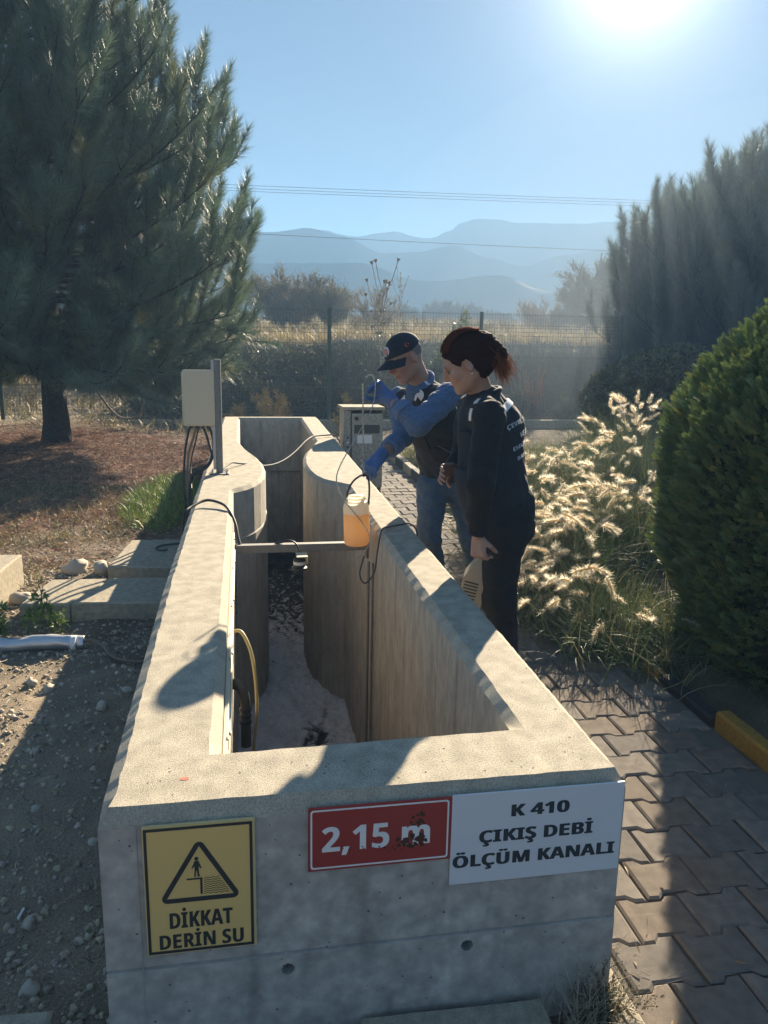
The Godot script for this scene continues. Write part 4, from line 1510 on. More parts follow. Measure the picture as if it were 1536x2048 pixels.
func twiglet_mesh(sd: int, twigs: int, leafy_: float) -> ArrayMesh:
	# a wispy spray of thin twigs, 1 long, with scattered small leaves
	var r := RandomNumberGenerator.new()
	r.seed = sd
	var b := B.new()
	for k in twigs:
		var az := r.randf() * TAU
		var lean := r.randf_range(0.05, 0.75)
		var d := Vector3(cos(az) * sin(lean), cos(lean), sin(az) * sin(lean))
		var p := Vector3(0, r.randf_range(0, .5), 0)
		var l := r.randf_range(.3, .6)
		var s := d.cross(rdir()).normalized() * 0.007
		b.col = Color(.75, .65, .55)
		b.tri(p - s, p + s, p + d * l)
		for j in int(leafy_):
			var q := p + d * l * r.randf_range(.2, 1.0)
			var e := (d + rdir() * .8).normalized()
			var f := e.cross(rdir()).normalized() * 0.017
			var g := r.randf_range(.7, 1.3)
			b.col = Color(g, g, g * .9)
			b.quad(q, q + e * .04 + f, q + e * .09, q + e * .04 - f)
	return b.mesh()

func plume_mesh(sd: int) -> ArrayMesh:
	# a foxtail-like flower head, 1 long along y and slightly curved, with fine hairs
	var r := RandomNumberGenerator.new()
	r.seed = sd
	var b := B.new()
	var core := []
	for i in 7:
		var u := i / 6.0
		core.push_back(Vector3(0, u * .86, .16 * u * u))
	b.col = Color(.85, .75, .6)
	b.tube(core, [.015, .035, .042, .04, .035, .025, .008], 6, false)
	for k in 190:
		var u := r.randf()
		var p := Vector3(0, u * .86, .16 * u * u)
		var az := r.randf() * TAU
		var lean := lerpf(1.05, 0.45, u)
		var d := Vector3(cos(az) * sin(lean), cos(lean), sin(az) * sin(lean))
		var l := r.randf_range(.16, .36) * (1.0 - .35 * absf(u - .45))
		var s := d.cross(rdir()).normalized() * r.randf_range(.004, .008)
		var g := r.randf_range(.8, 1.15)
		b.col = Color(g, g, g)
		b.tri(p - s, p + s, p + d * l)
	return b.mesh()

# ------------------------------------------------------------------ trees
func table(tb: Array, x: float) -> float:
	for i in tb.size() - 1:
		if x <= tb[i + 1][0]: return lerpf(tb[i][1], tb[i + 1][1], clampf((x - tb[i][0]) / (tb[i + 1][0] - tb[i][0]), 0, 1))
	return tb[-1][1]

func pine(called: String, label: String, at: Vector3, top: float, lean: Vector3, girth: float, prof: Array, branches: int, upright: float, tint: Color, sd: int, ssize: float) -> void:
	var r := RandomNumberGenerator.new()
	r.seed = sd
	var t := thing(called, label, "pine tree", at)
	var tr := []
	var tw := []
	for k in 15:
		var u := k / 14.0
		tr.push_back(Vector3(lean.x * u + .04 * sin(u * 7), u * top * .97, lean.z * u + .03 * cos(u * 5)))
		tw.push_back(girth * (1.0 - .82 * u) * (1.25 if k == 0 else 1.0))
	var b := B.new()
	b.tube(curve(tr, 3), [girth], 14)
	# taper the trunk
	for i in b.v.size():
		var p := b.v[i]
		var u := clampf(p.y / top, 0, 1)
		var cx := Vector3(lean.x * u + .04 * sin(u * 7), p.y, lean.z * u + .03 * cos(u * 5))
		var k := (1.0 - .85 * u) * (1.0 + .35 * exp(-p.y / .18)) * (1.0 + .10 * nz.get_noise_3d(p.x * 9, p.y * 2.2, p.z * 9))
		b.v[i] = cx + (p - cx) * k
	b.smooth()
	part("trunk", b, M.bark, t)
	var limbs := B.new()
	var cps := [Copies.new(), Copies.new(), Copies.new()]
	var y0: float = prof[0][0]
	for i in branches:
		var u := (i + r.randf()) / branches
		var y: float = lerpf(y0 - .1, top * .98, pow(u, 1.3))
		var az := i * 2.399963 + r.randf() * .5
		var R: float = table(prof, y + .2) * r.randf_range(.78, 1.05)
		var hub := Vector3(lean.x * y / top, maxf(y - R * .22, y0 * .8), lean.z * y / top)
		var out := Vector3(cos(az), 0, sin(az))
		var rise := lerpf(.02, .55, u) + upright * .25 - (r.randf_range(.0, .22) if u < .22 else 0.0)
		var pts := []
		for k in 6:
			var s := k / 5.0
			pts.push_back(hub + out * R * s + Vector3(0, R * (rise * s * s + .02 * s - .10 * s * (1 - s)), 0))
		var bp := curve(pts, 3)
		var rr := []
		for k in bp.size(): rr.push_back(lerpf(girth * .22, .006, float(k) / (bp.size() - 1)) * lerpf(1.0, .6, u))
		limbs.tube(bp, rr, 5, false)
		var side_twigs := maxi(5, int(R * 5.0))
		for j in side_twigs + 1:
			var s := lerpf(.28, 1.0, float(j) / side_twigs)
			var at_i := mini(int(s * (bp.size() - 1)), bp.size() - 2)
			var p: Vector3 = bp[at_i]
			var tan_: Vector3 = (bp[at_i + 1] - bp[at_i]).normalized()
			var sidev := tan_.cross(Vector3.UP).normalized() * (1.0 if j % 2 else -1.0)
			var d := (tan_ * r.randf_range(.5, .9) + sidev * (r.randf_range(.3, .9) if j < side_twigs else .1) + Vector3.UP * (r.randf_range(.15, .6) + upright)).normalized()
			if u < .2 and upright < .4 and r.randf() < .6: d = (d + Vector3(0, r.randf_range(-1.3, -.3), 0)).normalized()
			var ln := r.randf_range(.45, .85) * lerpf(1.0, .75, s) * (.6 + R * .22)
			var q := p
			var steps := maxi(3, int(ln / (.105 * ssize)))
			var path := [p]
			for k in steps:
				d = (d + Vector3.UP * (.09 + upright * .14) + rdir() * .06).normalized()
				q += d * ln / steps
				path.push_back(q)
				if k < 1 and s < .6: continue
				var g := r.randf_range(.72, 1.25)
				var sc := ssize * r.randf_range(.85, 1.15)
				var c := Color(tint.r * g, tint.g * g * r.randf_range(.95, 1.06), tint.b * g)
				if r.randf() < .05: c = Color(tint.r * 1.5, tint.g * 1.1, tint.b * .6)
				cps[r.randi() % 3].put(rot_to((d + rdir() * .22).normalized(), r.randf() * TAU).scaled(Vector3(sc, sc, sc)), q - d * .12 * sc, c)
			limbs.tube(path, [.011, .008, .006, .004], 4, false)
	part("limbs", limbs, M.bark, t).set_meta("kind", "stuff")
	for k in 3:
		var c: Copies = cps[k]
		scatter("crown", c, shoot_mesh(sd * 10 + k, .26, 130, .17, .0050, 1.15), M.needle, t)

func shell_plant(called: String, label: String, cat: String, at: Vector3, prof: Array, flat: float, lump: float, meshes: Array, m: Material, count: int, size: float, outward: float, tint: Callable, sd: int, core: Color) -> Node3D:
	# a dense plant: sprigs through the outer part of a body of revolution with the given (height, radius) profile
	var r := RandomNumberGenerator.new()
	r.seed = sd
	var t := thing(called, label, cat, at)
	var h0: float = prof[0][0]
	var h1: float = prof[-1][0]
	var cps := []
	for k in meshes.size(): cps.push_back(Copies.new())
	var ln := noise(1.0, 2, sd)
	var shape := func(y: float, az: float) -> float:
		var R := table(prof, y)
		return R * (1.0 + lump * ln.get_noise_3d(cos(az) * 2.1, y * 1.3, sin(az) * 2.1) + lump * .5 * ln.get_noise_3d(cos(az) * 5.5, y * 3.5, sin(az) * 5.5))
	var n := 0
	while n < count:
		var y := r.randf_range(h0, h1)
		var R0 := table(prof, y)
		if r.randf() > R0 / 1.3 + .12: continue
		n += 1
		var az := r.randf() * TAU
		var dep := 1.0 - .17 * pow(r.randf(), 1.6)
		var R: float = shape.call(y, az) * dep
		var out := Vector3(cos(az), 0, sin(az) * 1.0)
		var slope := (table(prof, y - .1) - table(prof, y + .1)) / .2
		var d := (out * outward + Vector3.UP * (.55 + .5 * slope) + rdir() * .35).normalized()
		var s := size * r.randf_range(.7, 1.25)
		cps[r.randi() % meshes.size()].put(rot_to(d, r.randf() * TAU).scaled(Vector3(s, s, s)), out * R * Vector3(1, 1, flat) + Vector3(0, y, 0), tint.call(r, dep))
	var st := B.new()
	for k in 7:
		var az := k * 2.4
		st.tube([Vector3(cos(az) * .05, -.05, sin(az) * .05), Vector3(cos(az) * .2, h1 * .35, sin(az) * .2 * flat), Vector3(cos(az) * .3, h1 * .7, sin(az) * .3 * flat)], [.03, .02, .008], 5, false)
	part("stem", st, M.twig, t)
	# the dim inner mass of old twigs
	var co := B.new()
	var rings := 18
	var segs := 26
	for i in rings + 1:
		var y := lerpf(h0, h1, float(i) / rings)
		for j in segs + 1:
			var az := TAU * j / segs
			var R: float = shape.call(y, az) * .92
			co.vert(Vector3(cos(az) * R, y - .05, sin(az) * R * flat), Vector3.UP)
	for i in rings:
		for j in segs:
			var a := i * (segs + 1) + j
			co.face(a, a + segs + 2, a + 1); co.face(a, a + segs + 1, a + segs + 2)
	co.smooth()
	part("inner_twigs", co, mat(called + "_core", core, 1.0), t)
	for k in meshes.size():
		scatter("foliage", cps[k], meshes[k], m, t)
	return t

func wispy(called: String, label: String, cat: String, at: Vector3, h: float, w: float, stems: int, per: int, size: float, tint: Color, mesh: Mesh, m: Material, sd: int, group := "", bend := Vector3.ZERO) -> Node3D:
	# an open bush: bent stems that fork, each carrying wispy sprays
	var r := RandomNumberGenerator.new()
	r.seed = sd
	var t := thing(called, label, cat, at, group)
	var st := B.new()
	var cp := Copies.new()
	for i in stems:
		var az := r.randf() * TAU
		var sp := sqrt(r.randf()) * w * .5
		var hh := h * r.randf_range(.6, 1.0) * (1.0 - .25 * sp / (w * .5))
		var pts := []
		for k in 5:
			var u := k / 4.0
			pts.push_back(Vector3(cos(az) * sp * (.12 + .88 * pow(u, 1.3)), hh * u, sin(az) * sp * (.12 + .88 * pow(u, 1.3))) + bend * u * u + rdir() * .05 * h * u)
		var cv := curve(pts, 4)
		st.tube(cv, [.022 * h * .3, .018 * h * .3, .014 * h * .3, .01 * h * .3, .004], 4, false)
		for j in per:
			var u := r.randf_range(.25, 1.0)
			var k := mini(int(u * (cv.size() - 1)), cv.size() - 2)
			var d: Vector3 = ((cv[k + 1] - cv[k]).normalized() * .8 + rdir() * .7 + Vector3.UP * .25).normalized()
			var s := size * r.randf_range(.6, 1.2)
			var g := r.randf_range(.75, 1.25)
			cp.put(rot_to(d, r.randf() * TAU).scaled(Vector3(s, s, s)), cv[k] + rdir() * .04 * h, Color(tint.r * g, tint.g * g, tint.b * g))
	part("stems", st, M.twig, t)
	scatter("crown", cp, mesh, m, t)
	return t

func build_trees() -> void:
	pine("pine_tree", "large long-needled pine at the left with a bare leaning trunk", Vector3(-2.47, gh(-2.47, -11.4) - .05, -11.4), 7.7, Vector3(-.25, 0, 0), .165,
		[[1.45, 1.9], [1.9, 2.55], [2.6, 2.85], [3.2, 2.85], [4.0, 2.55], [5.3, 1.8], [6.4, 1.1], [7.7, .25]], 210, .2, Color(1.0, 1.05, 1.0), 5, 1.0)
	pine("pine_tree", "broad hazy pine at the right with upright plume-like shoots", Vector3(10.9, gh(10.9, -15.3) - .05, -15.3), 5.2, Vector3(.1, 0, 0), .15,
		[[.6, 3.1], [1.3, 3.6], [2.1, 3.8], [2.8, 3.6], [3.5, 2.9], [4.2, 2.0], [5.2, .6]], 320, .5, Color(1.0, 1.0, 1.05), 6, 1.12)
	var sprays := [spray_mesh(1), spray_mesh(2), spray_mesh(3)]
	shell_plant("conifer_shrub", "dense clipped cone-shaped green conifer close at the right edge", "conifer", Vector3(3.20, .03, -3.49),
		[[.0, .86], [.35, .96], [.85, 1.04], [1.25, .99], [1.6, .76], [1.9, .46], [2.15, .22], [2.36, .02]], 1.0, .13, sprays, M.thuja, 46000, .078, .85,
		func(r: RandomNumberGenerator, dep: float) -> Color:
			var g := r.randf_range(.7, 1.25)
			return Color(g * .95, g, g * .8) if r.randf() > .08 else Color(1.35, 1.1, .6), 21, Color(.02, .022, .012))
	var ros := [rosette_mesh(1, 9, .075, .016), rosette_mesh(2, 8, .07, .018)]
	shell_plant("round_bush", "round small-leaved olive bush before the right hand pine", "bush", Vector3(6.45, .03, -11.2),
		[[.05, .95], [.35, 1.25], [.75, 1.32], [1.1, 1.1], [1.35, .7], [1.52, .1]], 1.0, .12, ros, M.leaf, 9000, 1.0, .8,
		func(r: RandomNumberGenerator, dep: float) -> Color:
			var g := r.randf_range(.6, 1.2)
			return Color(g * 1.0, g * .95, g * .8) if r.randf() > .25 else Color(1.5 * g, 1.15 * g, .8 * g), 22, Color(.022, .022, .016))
	# bushes and trees beyond the fence
	var tw := [twiglet_mesh(1, 26, 3), twiglet_mesh(2, 22, 1), twiglet_mesh(3, 24, 6)]
	mat_twigs()
	wispy("tamarisk", "large wispy grey-brown tamarisk bush beyond the fence, next to the left pine", "bush", Vector3(1.6, gh(1.6, -27), -27), 2.15, 3.0, 30, 28, .62, Color(.95, .85, .7), tw[0], M.wisp, 31)
	wispy("tamarisk", "smaller tamarisk at the right shoulder of the large one beyond the fence", "bush", Vector3(2.85, gh(2.85, -26), -26), 1.7, 1.5, 14, 22, .55, Color(.9, .85, .65), tw[0], M.wisp, 32)
	wispy("dry_bush", "bare fan-shaped dry bush beyond the fence between post and thistle", "bush", Vector3(3.9, gh(3.9, -24), -24), 1.5, 1.9, 22, 7, .5, Color(1.15, .95, .75), tw[1], M.wisp, 33)
	wispy("dry_bush", "pale dry bush beyond the fence to the right of the woman", "bush", Vector3(9.6, gh(9.6, -25), -25), 1.3, 2.0, 20, 18, .5, Color(1.3, 1.1, .85), tw[1], M.wisp, 34)
	wispy("olive_tree", "loose grey-green tree beyond the fence beside the right hand pine", "tree", Vector3(11.6, gh(11.6, -26), -26), 2.6, 2.4, 18, 28, .6, Color(.75, .8, .65), tw[2], M.wisp, 35)
	var names := ["leftmost", "second", "middle", "fourth", "rightmost"]
	var xs := [17.0, 19.5, 22.0, 25.0, 28.0]
	for k in 5:
		var h: float = [2.6, 2.0, 3.2, 2.9, 2.2][k]
		wispy("far_tree", "dark far tree at the edge of the field, %s of the five behind the woman" % names[k], "tree", Vector3(xs[k], gh(xs[k], -88), -88), h, 4.2, 14, 40, 1.15, Color(.45, .5, .38), tw[2], M.wisp, 41 + k, "far trees along the field")

func mat_twigs() -> void:
	leafy("wisp", Color(0.18, 0.165, 0.12), 0.6, 0.8)

# ------------------------------------------------------------------ weeds, dry grass, litter
func blades(called: String, label: String, n: int, where: Callable, hgt: Vector2, wid: float, cols: Array, sd: int, parent: Node3D = self, wind := Vector3.ZERO, spread := .45) -> Node3D:
	var r := RandomNumberGenerator.new()
	r.seed = sd
	var cp := Copies.new()
	for i in n:
		var p: Vector3 = where.call(r)
		if p.y < -90: continue
		var h := r.randf_range(hgt.x, hgt.y)
		var d := (Vector3.UP + Vector3(r.randfn(), 0, r.randfn()) * spread + wind).normalized()
		var c: Color = cols[r.randi() % cols.size()]
		var g := r.randf_range(.75, 1.25)
		var w := wid * r.randf_range(.7, 1.3)
		cp.put(rot_to(d, r.randf() * TAU) * Basis.from_scale(Vector3(w, h, h)), p, Color(c.r * g, c.g * g, c.b * g))
	var o := scatter(called, cp, bl, M.grass_blade, parent)
	if parent == self: tag(o, label, "", "", "stuff")
	return o

var bl: ArrayMesh

func stem_plant(called: String, label: String, cat: String, at: Vector3, h: float, bend: Vector3, forks: int, head: float, leaf_n: int, leaf_s: float, tint: Color, m: Material, sd: int, group := "") -> Node3D:
	# an upright weed: a main stem with forks, heads at the tips and leaves along it
	var r := RandomNumberGenerator.new()
	r.seed = sd
	var t := thing(called, label, cat, at, group)
	var b := B.new()
	var hd := B.new()
	var cp := Copies.new()
	var main := []
	for k in 7:
		var u := k / 6.0
		main.push_back(bend * u * u + Vector3(r.randfn() * .01 * h, h * u, r.randfn() * .01 * h))
	var cv := curve(main, 3)
	b.tube(cv, [.010 * h + .004, .009 * h + .003, .007 * h, .006 * h, .004 * h + .001], 5)
	var tips := [[cv[-1], (cv[-1] - cv[-2]).normalized()]]
	for i in forks:
		var u := lerpf(.35, .95, (i + .5) / forks)
		var k := mini(int(u * (cv.size() - 1)), cv.size() - 2)
		var az := i * 2.4 + r.randf()
		var l := h * r.randf_range(.18, .34)
		var o := Vector3(cos(az), 0, sin(az))
		var path := [cv[k], cv[k] + o * l * .25 + Vector3(0, l * .45, 0), cv[k] + o * l * .42 + Vector3(0, l, 0)]
		b.tube(path, [.004 * h + .001, .003 * h + .001], 4, false)
		tips.push_back([path[2], (path[2] - path[1]).normalized()])
	part("stem", b, m, t)
	if head > 0:
		for tp in tips:
			hd.lathe([Vector2(.0001, -head * .4), Vector2(head * .55, 0), Vector2(head * .6, head * .5), Vector2(head * .95, head * 1.1), Vector2(.0001, head * .8)], 8, Transform3D(rot_to(tp[1]), tp[0]))
		part("flower_heads", hd, m, t)
	if leaf_n:
		for i in leaf_n:
			var k := r.randi() % (cv.size() - 1)
			if k < cv.size() / 3: k += cv.size() / 3
			var d := (rdir() + Vector3.UP * .3).normalized()
			var s := leaf_s * r.randf_range(.6, 1.2)
			var g := r.randf_range(.7, 1.3)
			cp.put(rot_to(d, r.randf() * TAU).scaled(Vector3(s, s, s)), cv[k] + d * leaf_s * .3, Color(tint.r * g, tint.g * g, tint.b * g))
		scatter("leaves", cp, rosette_mesh(sd, 4, 1.0, .22), M.leaf, t)
	return t

func build_weeds() -> void:
	bl = blade_mesh()
	var straw := [Color(.46, .37, .22), Color(.40, .31, .17), Color(.52, .43, .28), Color(.33, .27, .16)]
	var green := [Color(.09, .15, .03), Color(.12, .17, .04), Color(.16, .19, .06), Color(.22, .21, .08)]
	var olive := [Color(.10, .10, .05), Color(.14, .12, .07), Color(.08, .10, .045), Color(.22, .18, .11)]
	# the field beyond the bank
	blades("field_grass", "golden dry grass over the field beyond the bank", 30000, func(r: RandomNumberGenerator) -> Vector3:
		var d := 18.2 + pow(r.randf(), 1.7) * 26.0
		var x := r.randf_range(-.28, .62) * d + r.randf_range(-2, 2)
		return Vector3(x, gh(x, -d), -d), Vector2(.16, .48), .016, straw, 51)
	# weeds on the bank's shaded face
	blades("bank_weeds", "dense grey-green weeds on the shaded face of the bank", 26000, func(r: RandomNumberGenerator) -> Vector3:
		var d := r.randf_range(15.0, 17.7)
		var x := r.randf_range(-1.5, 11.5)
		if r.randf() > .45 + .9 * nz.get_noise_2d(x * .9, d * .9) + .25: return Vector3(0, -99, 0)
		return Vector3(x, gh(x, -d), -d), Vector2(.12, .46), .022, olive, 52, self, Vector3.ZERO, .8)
	var tw := twiglet_mesh(9, 22, 5)
	var r := RandomNumberGenerator.new()
	r.seed = 53
	var cp := Copies.new()
	for i in 8500:
		var d := r.randf_range(14.9, 17.4)
		var x := r.randf_range(-1.9, 11.5)
		if nz.get_noise_2d(x * .55 + 7, d * .8) < -.12: continue
		var g := r.randf_range(.3, .8)
		var s := r.randf_range(.3, .72) * lerpf(1.0, .55, sstep(16.2, 17.4, d)) * (1.35 if x < 3.2 and x > -.6 else 1.0)
		cp.put(rot_to(Vector3.UP + rdir() * .5, r.randf() * TAU).scaled(Vector3(s, s, s)), Vector3(x, gh(x, -d) + .02, -d), Color(.55 * g, .62 * g, .42 * g))
	tag(scatter("bank_undergrowth", cp, tw, M.wisp, self), "tangled low undergrowth covering the bank behind the fence", "", "", "stuff")
	cp = Copies.new()
	for i in 1500:
		var d := 20.0 + pow(r.randf(), 1.5) * 28.0
		var x := r.randf_range(-.1, .5) * d + r.randf_range(-2, 2)
		if nz.get_noise_2d(x * .4 + 30, d * .3) < -.1: continue
		var g := r.randf_range(.6, 1.25)
		var s := r.randf_range(.3, .75)
		cp.put(rot_to(Vector3.UP + rdir() * .35, r.randf() * TAU).scaled(Vector3(s * .8, s, s * .8)), Vector3(x, gh(x, -d), -d), Color(.95 * g, .9 * g, .75 * g))
	tag(scatter("field_scrub", cp, twiglet_mesh(11, 20, 2), M.wisp, self), "grey-brown dead weeds scattered over the dry field", "", "", "stuff")
	# dry ground under and behind the left pine
	blades("dry_grass", "sparse bleached grass behind the fence under the left pine", 14000, func(q: RandomNumberGenerator) -> Vector3:
		var d := q.randf_range(12.8, 24.0)
		var x := q.randf_range(-9, 0.6)
		if q.randf() > .5 + nz.get_noise_2d(x * .8 + 20, d * .8): return Vector3(0, -99, 0)
		return Vector3(x, gh(x, -d), -d), Vector2(.08, .30), .014, straw + olive, 54, self, Vector3.ZERO, .8)
	cp = Copies.new()
	for i in 700:
		var d := r.randf_range(14.6, 23.0)
		var x := r.randf_range(-8.5, -.6)
		if nz.get_noise_2d(x * .7 + 3, d * .7) < .02: continue
		var g := r.randf_range(.5, 1.2)
		var s := r.randf_range(.25, .6)
		cp.put(rot_to(Vector3.UP + rdir() * .7, r.randf() * TAU).scaled(Vector3(s, s, s)), Vector3(x, gh(x, -d) + .02, -d), Color(.9 * g, .85 * g, .65 * g))
	tag(scatter("dry_scrub", cp, twiglet_mesh(10, 22, 2), M.wisp, self), "low dry scrub behind the fence at the left", "", "", "stuff")
	# red-brown needle litter
	cp = Copies.new()
	for i in 52000:
		var a := r.randf() * TAU
		var q := sqrt(r.randf()) * 1.12
		var x := -2.3 + cos(a) * 2.7 * q
		var z := -9.5 + sin(a) * 3.9 * q
		if x > -.36 or z < -14.2: continue
		if q > .8 and r.randf() > .5 + nz.get_noise_2d(x * 1.5, z * 1.5): continue
		var g := r.randf_range(.6, 1.5)
		var l := r.randf_range(.05, .12)
		var d := Vector3(r.randfn(), r.randf_range(-.05, .55), r.randfn()).normalized()
		var c := Color(.30, .15, .09) if r.randf() < .72 else (Color(.45, .31, .19) if r.randf() < .7 else Color(.12, .12, .05))
		cp.put(rot_to(d, r.randf() * TAU) * Basis.from_scale(Vector3(.0045, l, l * .6)), Vector3(x, gh(x, z) + .004, z), Color(c.r * g, c.g * g, c.b * g))
	tag(scatter("needle_litter", cp, bl, M.litter, self), "red-brown fallen pine needles on the ground under the left pine", "", "", "stuff")
	# olive and straw turf in front of the litter
	blades("turf", "thin olive turf and straw in front of the needle litter", 15000, func(q: RandomNumberGenerator) -> Vector3:
		var x := q.randf_range(-3.6, -.38)
		var z := q.randf_range(-8.4, -4.9)
		if z > -5.9 and x > -.9: return Vector3(0, -99, 0)
		var m := .15 + nz.get_noise_2d(x * 1.4 + 11, z * 1.4) + .5 * sstep(5.2, 6.6, -z) - .9 * sstep(-1.2, -.5, x) * sstep(-7.0, -6.0, z)
		if q.randf() > m: return Vector3(0, -99, 0)
		return Vector3(x, gh(x, z), z), Vector2(.03, .10), .005, [Color(.15, .14, .055), Color(.11, .125, .04), Color(.32, .24, .12)], 55, self, Vector3.ZERO, .9)
	# bright green patch by the wall
	blades("green_grass", "bright green grass patch against the left wall", 3400, func(q: RandomNumberGenerator) -> Vector3:
		var a := q.randf() * TAU
		var k := sqrt(q.randf())
		var x := -.72 + cos(a) * .36 * k
		var z := -7.6 + sin(a) * 1.25 * k
		if q.randf() > .75 + .8 * nz.get_noise_2d(x * 2.5, z * 2.5): return Vector3(0, -99, 0)
		return Vector3(x, gh(x, z), z), Vector2(.05, .17), .008, [Color(.15, .24, .035), Color(.20, .28, .05), Color(.11, .18, .03), Color(.28, .28, .10)], 56, self, Vector3.ZERO, .6)
	# weeds in the gravel
	blades("gravel_weeds", "thin dark weeds and straw in the shaded gravel", 2600, func(q: RandomNumberGenerator) -> Vector3:
		var x := q.randf_range(-1.3, -.34)
		var z := q.randf_range(-4.35, -1.25)
		if q.randf() > .22 + .9 * nz.get_noise_2d(x * 2.4 + 5, z * 2.4) + .25 * sstep(-3.6, -4.2, z): return Vector3(0, -99, 0)
		return Vector3(x, gh(x, z), z), Vector2(.012, .055), .0028, [Color(.07, .085, .035), Color(.10, .10, .05), Color(.3, .25, .16)], 57, self, Vector3.ZERO, 1.1)
	cp = Copies.new()
	for i in 260:
		var x := r.randf_range(-1.4, -.35)
		var z := r.randf_range(-4.2, -1.3)
		var l := r.randf_range(.03, .11)
		cp.put(rot_to(Vector3(r.randfn(), .06, r.randfn()), r.randf() * TAU) * Basis.from_scale(Vector3(.003, l, l * .4)), Vector3(x, gh(x, z) + .012, z), Color(.42, .35, .24) * r.randf_range(.7, 1.2))
	tag(scatter("straw", cp, bl, M.litter, self), "loose straws lying on the gravel", "", "", "stuff")
	# straw and leaf litter along the wall's foot and on the paving
	cp = Copies.new()
	for i in 620:
		var x := .93 + absf(r.randfn()) * .09
		var z := -1.2 - r.randf() * 9.0
		if i % 5 == 0: x = r.randf_range(.95, 2.0)
		if i % 7 == 0:
			x = 1.25 + r.randfn() * .12; z = -5.9 + r.randfn() * .25
		var l := r.randf_range(.012, .055)
		cp.put(rot_to(Vector3(r.randfn(), .1, r.randfn()), r.randf() * TAU) * Basis.from_scale(Vector3(r.randf_range(.0015, .007), l, l * .5)), Vector3(x, .003, z), Color(.40, .30, .17) * r.randf_range(.5, 1.2))
	tag(scatter("leaf_litter", cp, bl, M.litter, self), "straw and small dry leaves along the wall's foot on the paving", "", "", "stuff")
	# block weeds
	var spots := [[Vector3(-1.12, 0, -4.22), "green leafy weed at the front corner of the cracked slab", .16], [Vector3(-1.30, 0, -4.25), "low green weed before the concrete block", .14], [Vector3(-1.06, 0, -4.30), "taller weed rising in front of the cracked slab", .26], [Vector3(-1.36, 0, -4.42), "straw and green weed at the foot of the concrete block", .17], [Vector3(-.98, 0, -4.2), "small weed between the cracked slab and the foil pipe", .11], [Vector3(-1.22, 0, -4.12), "spreading weed just behind the foil pipe", .12]]
	for k in spots.size():
		var p: Vector3 = spots[k][0]
		p.y = gh(p.x, p.z)
		stem_plant("weed", spots[k][1], "weed", p, spots[k][2], Vector3(r.randfn() * .03, 0, r.randfn() * .03), 4, 0, 34, .035, Color(1.1, 1.4, .6), M.leaf, 60 + k, "weeds about the slabs")
	# dry tuft at the right front corner of the channel
	var tf := thing("dry_tuft", "dry thin grass tuft at the right front corner of the channel", "grass tuft", Vector3(0.8, -.02, -1.55))
	blades("blades", "", 150, func(q: RandomNumberGenerator) -> Vector3: return Vector3(q.randfn() * .05, 0, q.randfn() * .025 + .01), Vector2(.08, .27), .0022, [Color(.36, .31, .22), Color(.28, .24, .16), Color(.42, .37, .28)], 58, tf, Vector3(-.1, 0, .1), .35)
	cp = Copies.new()
	for i in 90: cp.put(rot_to(rdir() + Vector3.UP * .6, r.randf() * TAU).scaled(Vector3.ONE * r.randf_range(.04, .09)), Vector3(.06 + r.randfn() * .03, .03 + absf(r.randfn()) * .04, r.randfn() * .02), Color(.45, .45, .3))
	scatter("leaves", cp, twiglet_mesh(12, 14, 3), M.wisp, tf)
	# weeds behind the channel, by the cabinet and along the fence
	var wd := [[Vector3(.35, 0, -12.6), 1.15, "tall pale dry weed behind the channel's far end", Color(1.3, 1.1, .8)], [Vector3(.62, 0, -12.9), .9, "second dry weed behind the channel, right of the tall one", Color(1.2, 1, .7)], [Vector3(-.05, 0, -12.2), .55, "short dry weed behind the channel near the enclosure", Color(1, .9, .6)], [Vector3(1.55, 0, -12.0), .8, "dry weed beside the cabinet's left rear corner", Color(1.1, 1, .7)]]
	for k in wd.size():
		var p: Vector3 = wd[k][0]
		p.y = gh(p.x, p.z)
		wispy("dry_weed", wd[k][2], "weed", p, wd[k][1], wd[k][1] * .45, 7, 7, .22, wd[k][3], tw, M.wisp, 70 + k, "dry weeds between channel and fence")
	var lw := [[Vector3(.1, 0, -10.75), .22, "low green weed just behind the channel's far wall"], [Vector3(.75, 0, -10.9), .24, "low green weed behind the right rear corner of the channel"], [Vector3(2.5, 0, -10.9), .6, "leafy green plant in the bed behind the faded kerb stones"], [Vector3(2.75, 0, -10.2), .5, "leafy green plant in the bed between kerb and man"], [Vector3(1.45, 0, -9.9), .25, "small weed growing behind the grey cabinet"]]
	for k in lw.size():
		var p: Vector3 = lw[k][0]
		p.y = gh(p.x, p.z)
		wispy("green_weed", lw[k][2], "weed", p, lw[k][1], lw[k][1] * 1.3, 12, 9, .16, Color(.7, 1.15, .35), twiglet_mesh(14, 12, 9), M.wisp, 80 + k, "green weeds by the channel")
	# the thistle and the sapling
	stem_plant("thistle", "tall dry branching thistle standing above the fence", "thistle", Vector3(2.72, gh(2.72, -16.2), -16.2), 2.35, Vector3(.12, 0, 0), 15, .045, 14, .12, Color(1.0, .9, .6), M.twig_pale, 91)
	stem_plant("sapling", "leaning leafy sapling behind the woman's head", "sapling", Vector3(4.0, gh(4.0, -16.5), -16.5), 1.55, Vector3(.62, 0, 0), 4, 0, 150, .12, Color(1.5, 1.5, .75), M.twig, 92)
	stem_plant("sapling", "short pale sapling behind the fence right of the leaning one", "sapling", Vector3(5.25, gh(5.25, -17), -17), .85, Vector3(.1, 0, 0), 5, 0, 60, .09, Color(1.7, 1.6, .9), M.twig, 93)
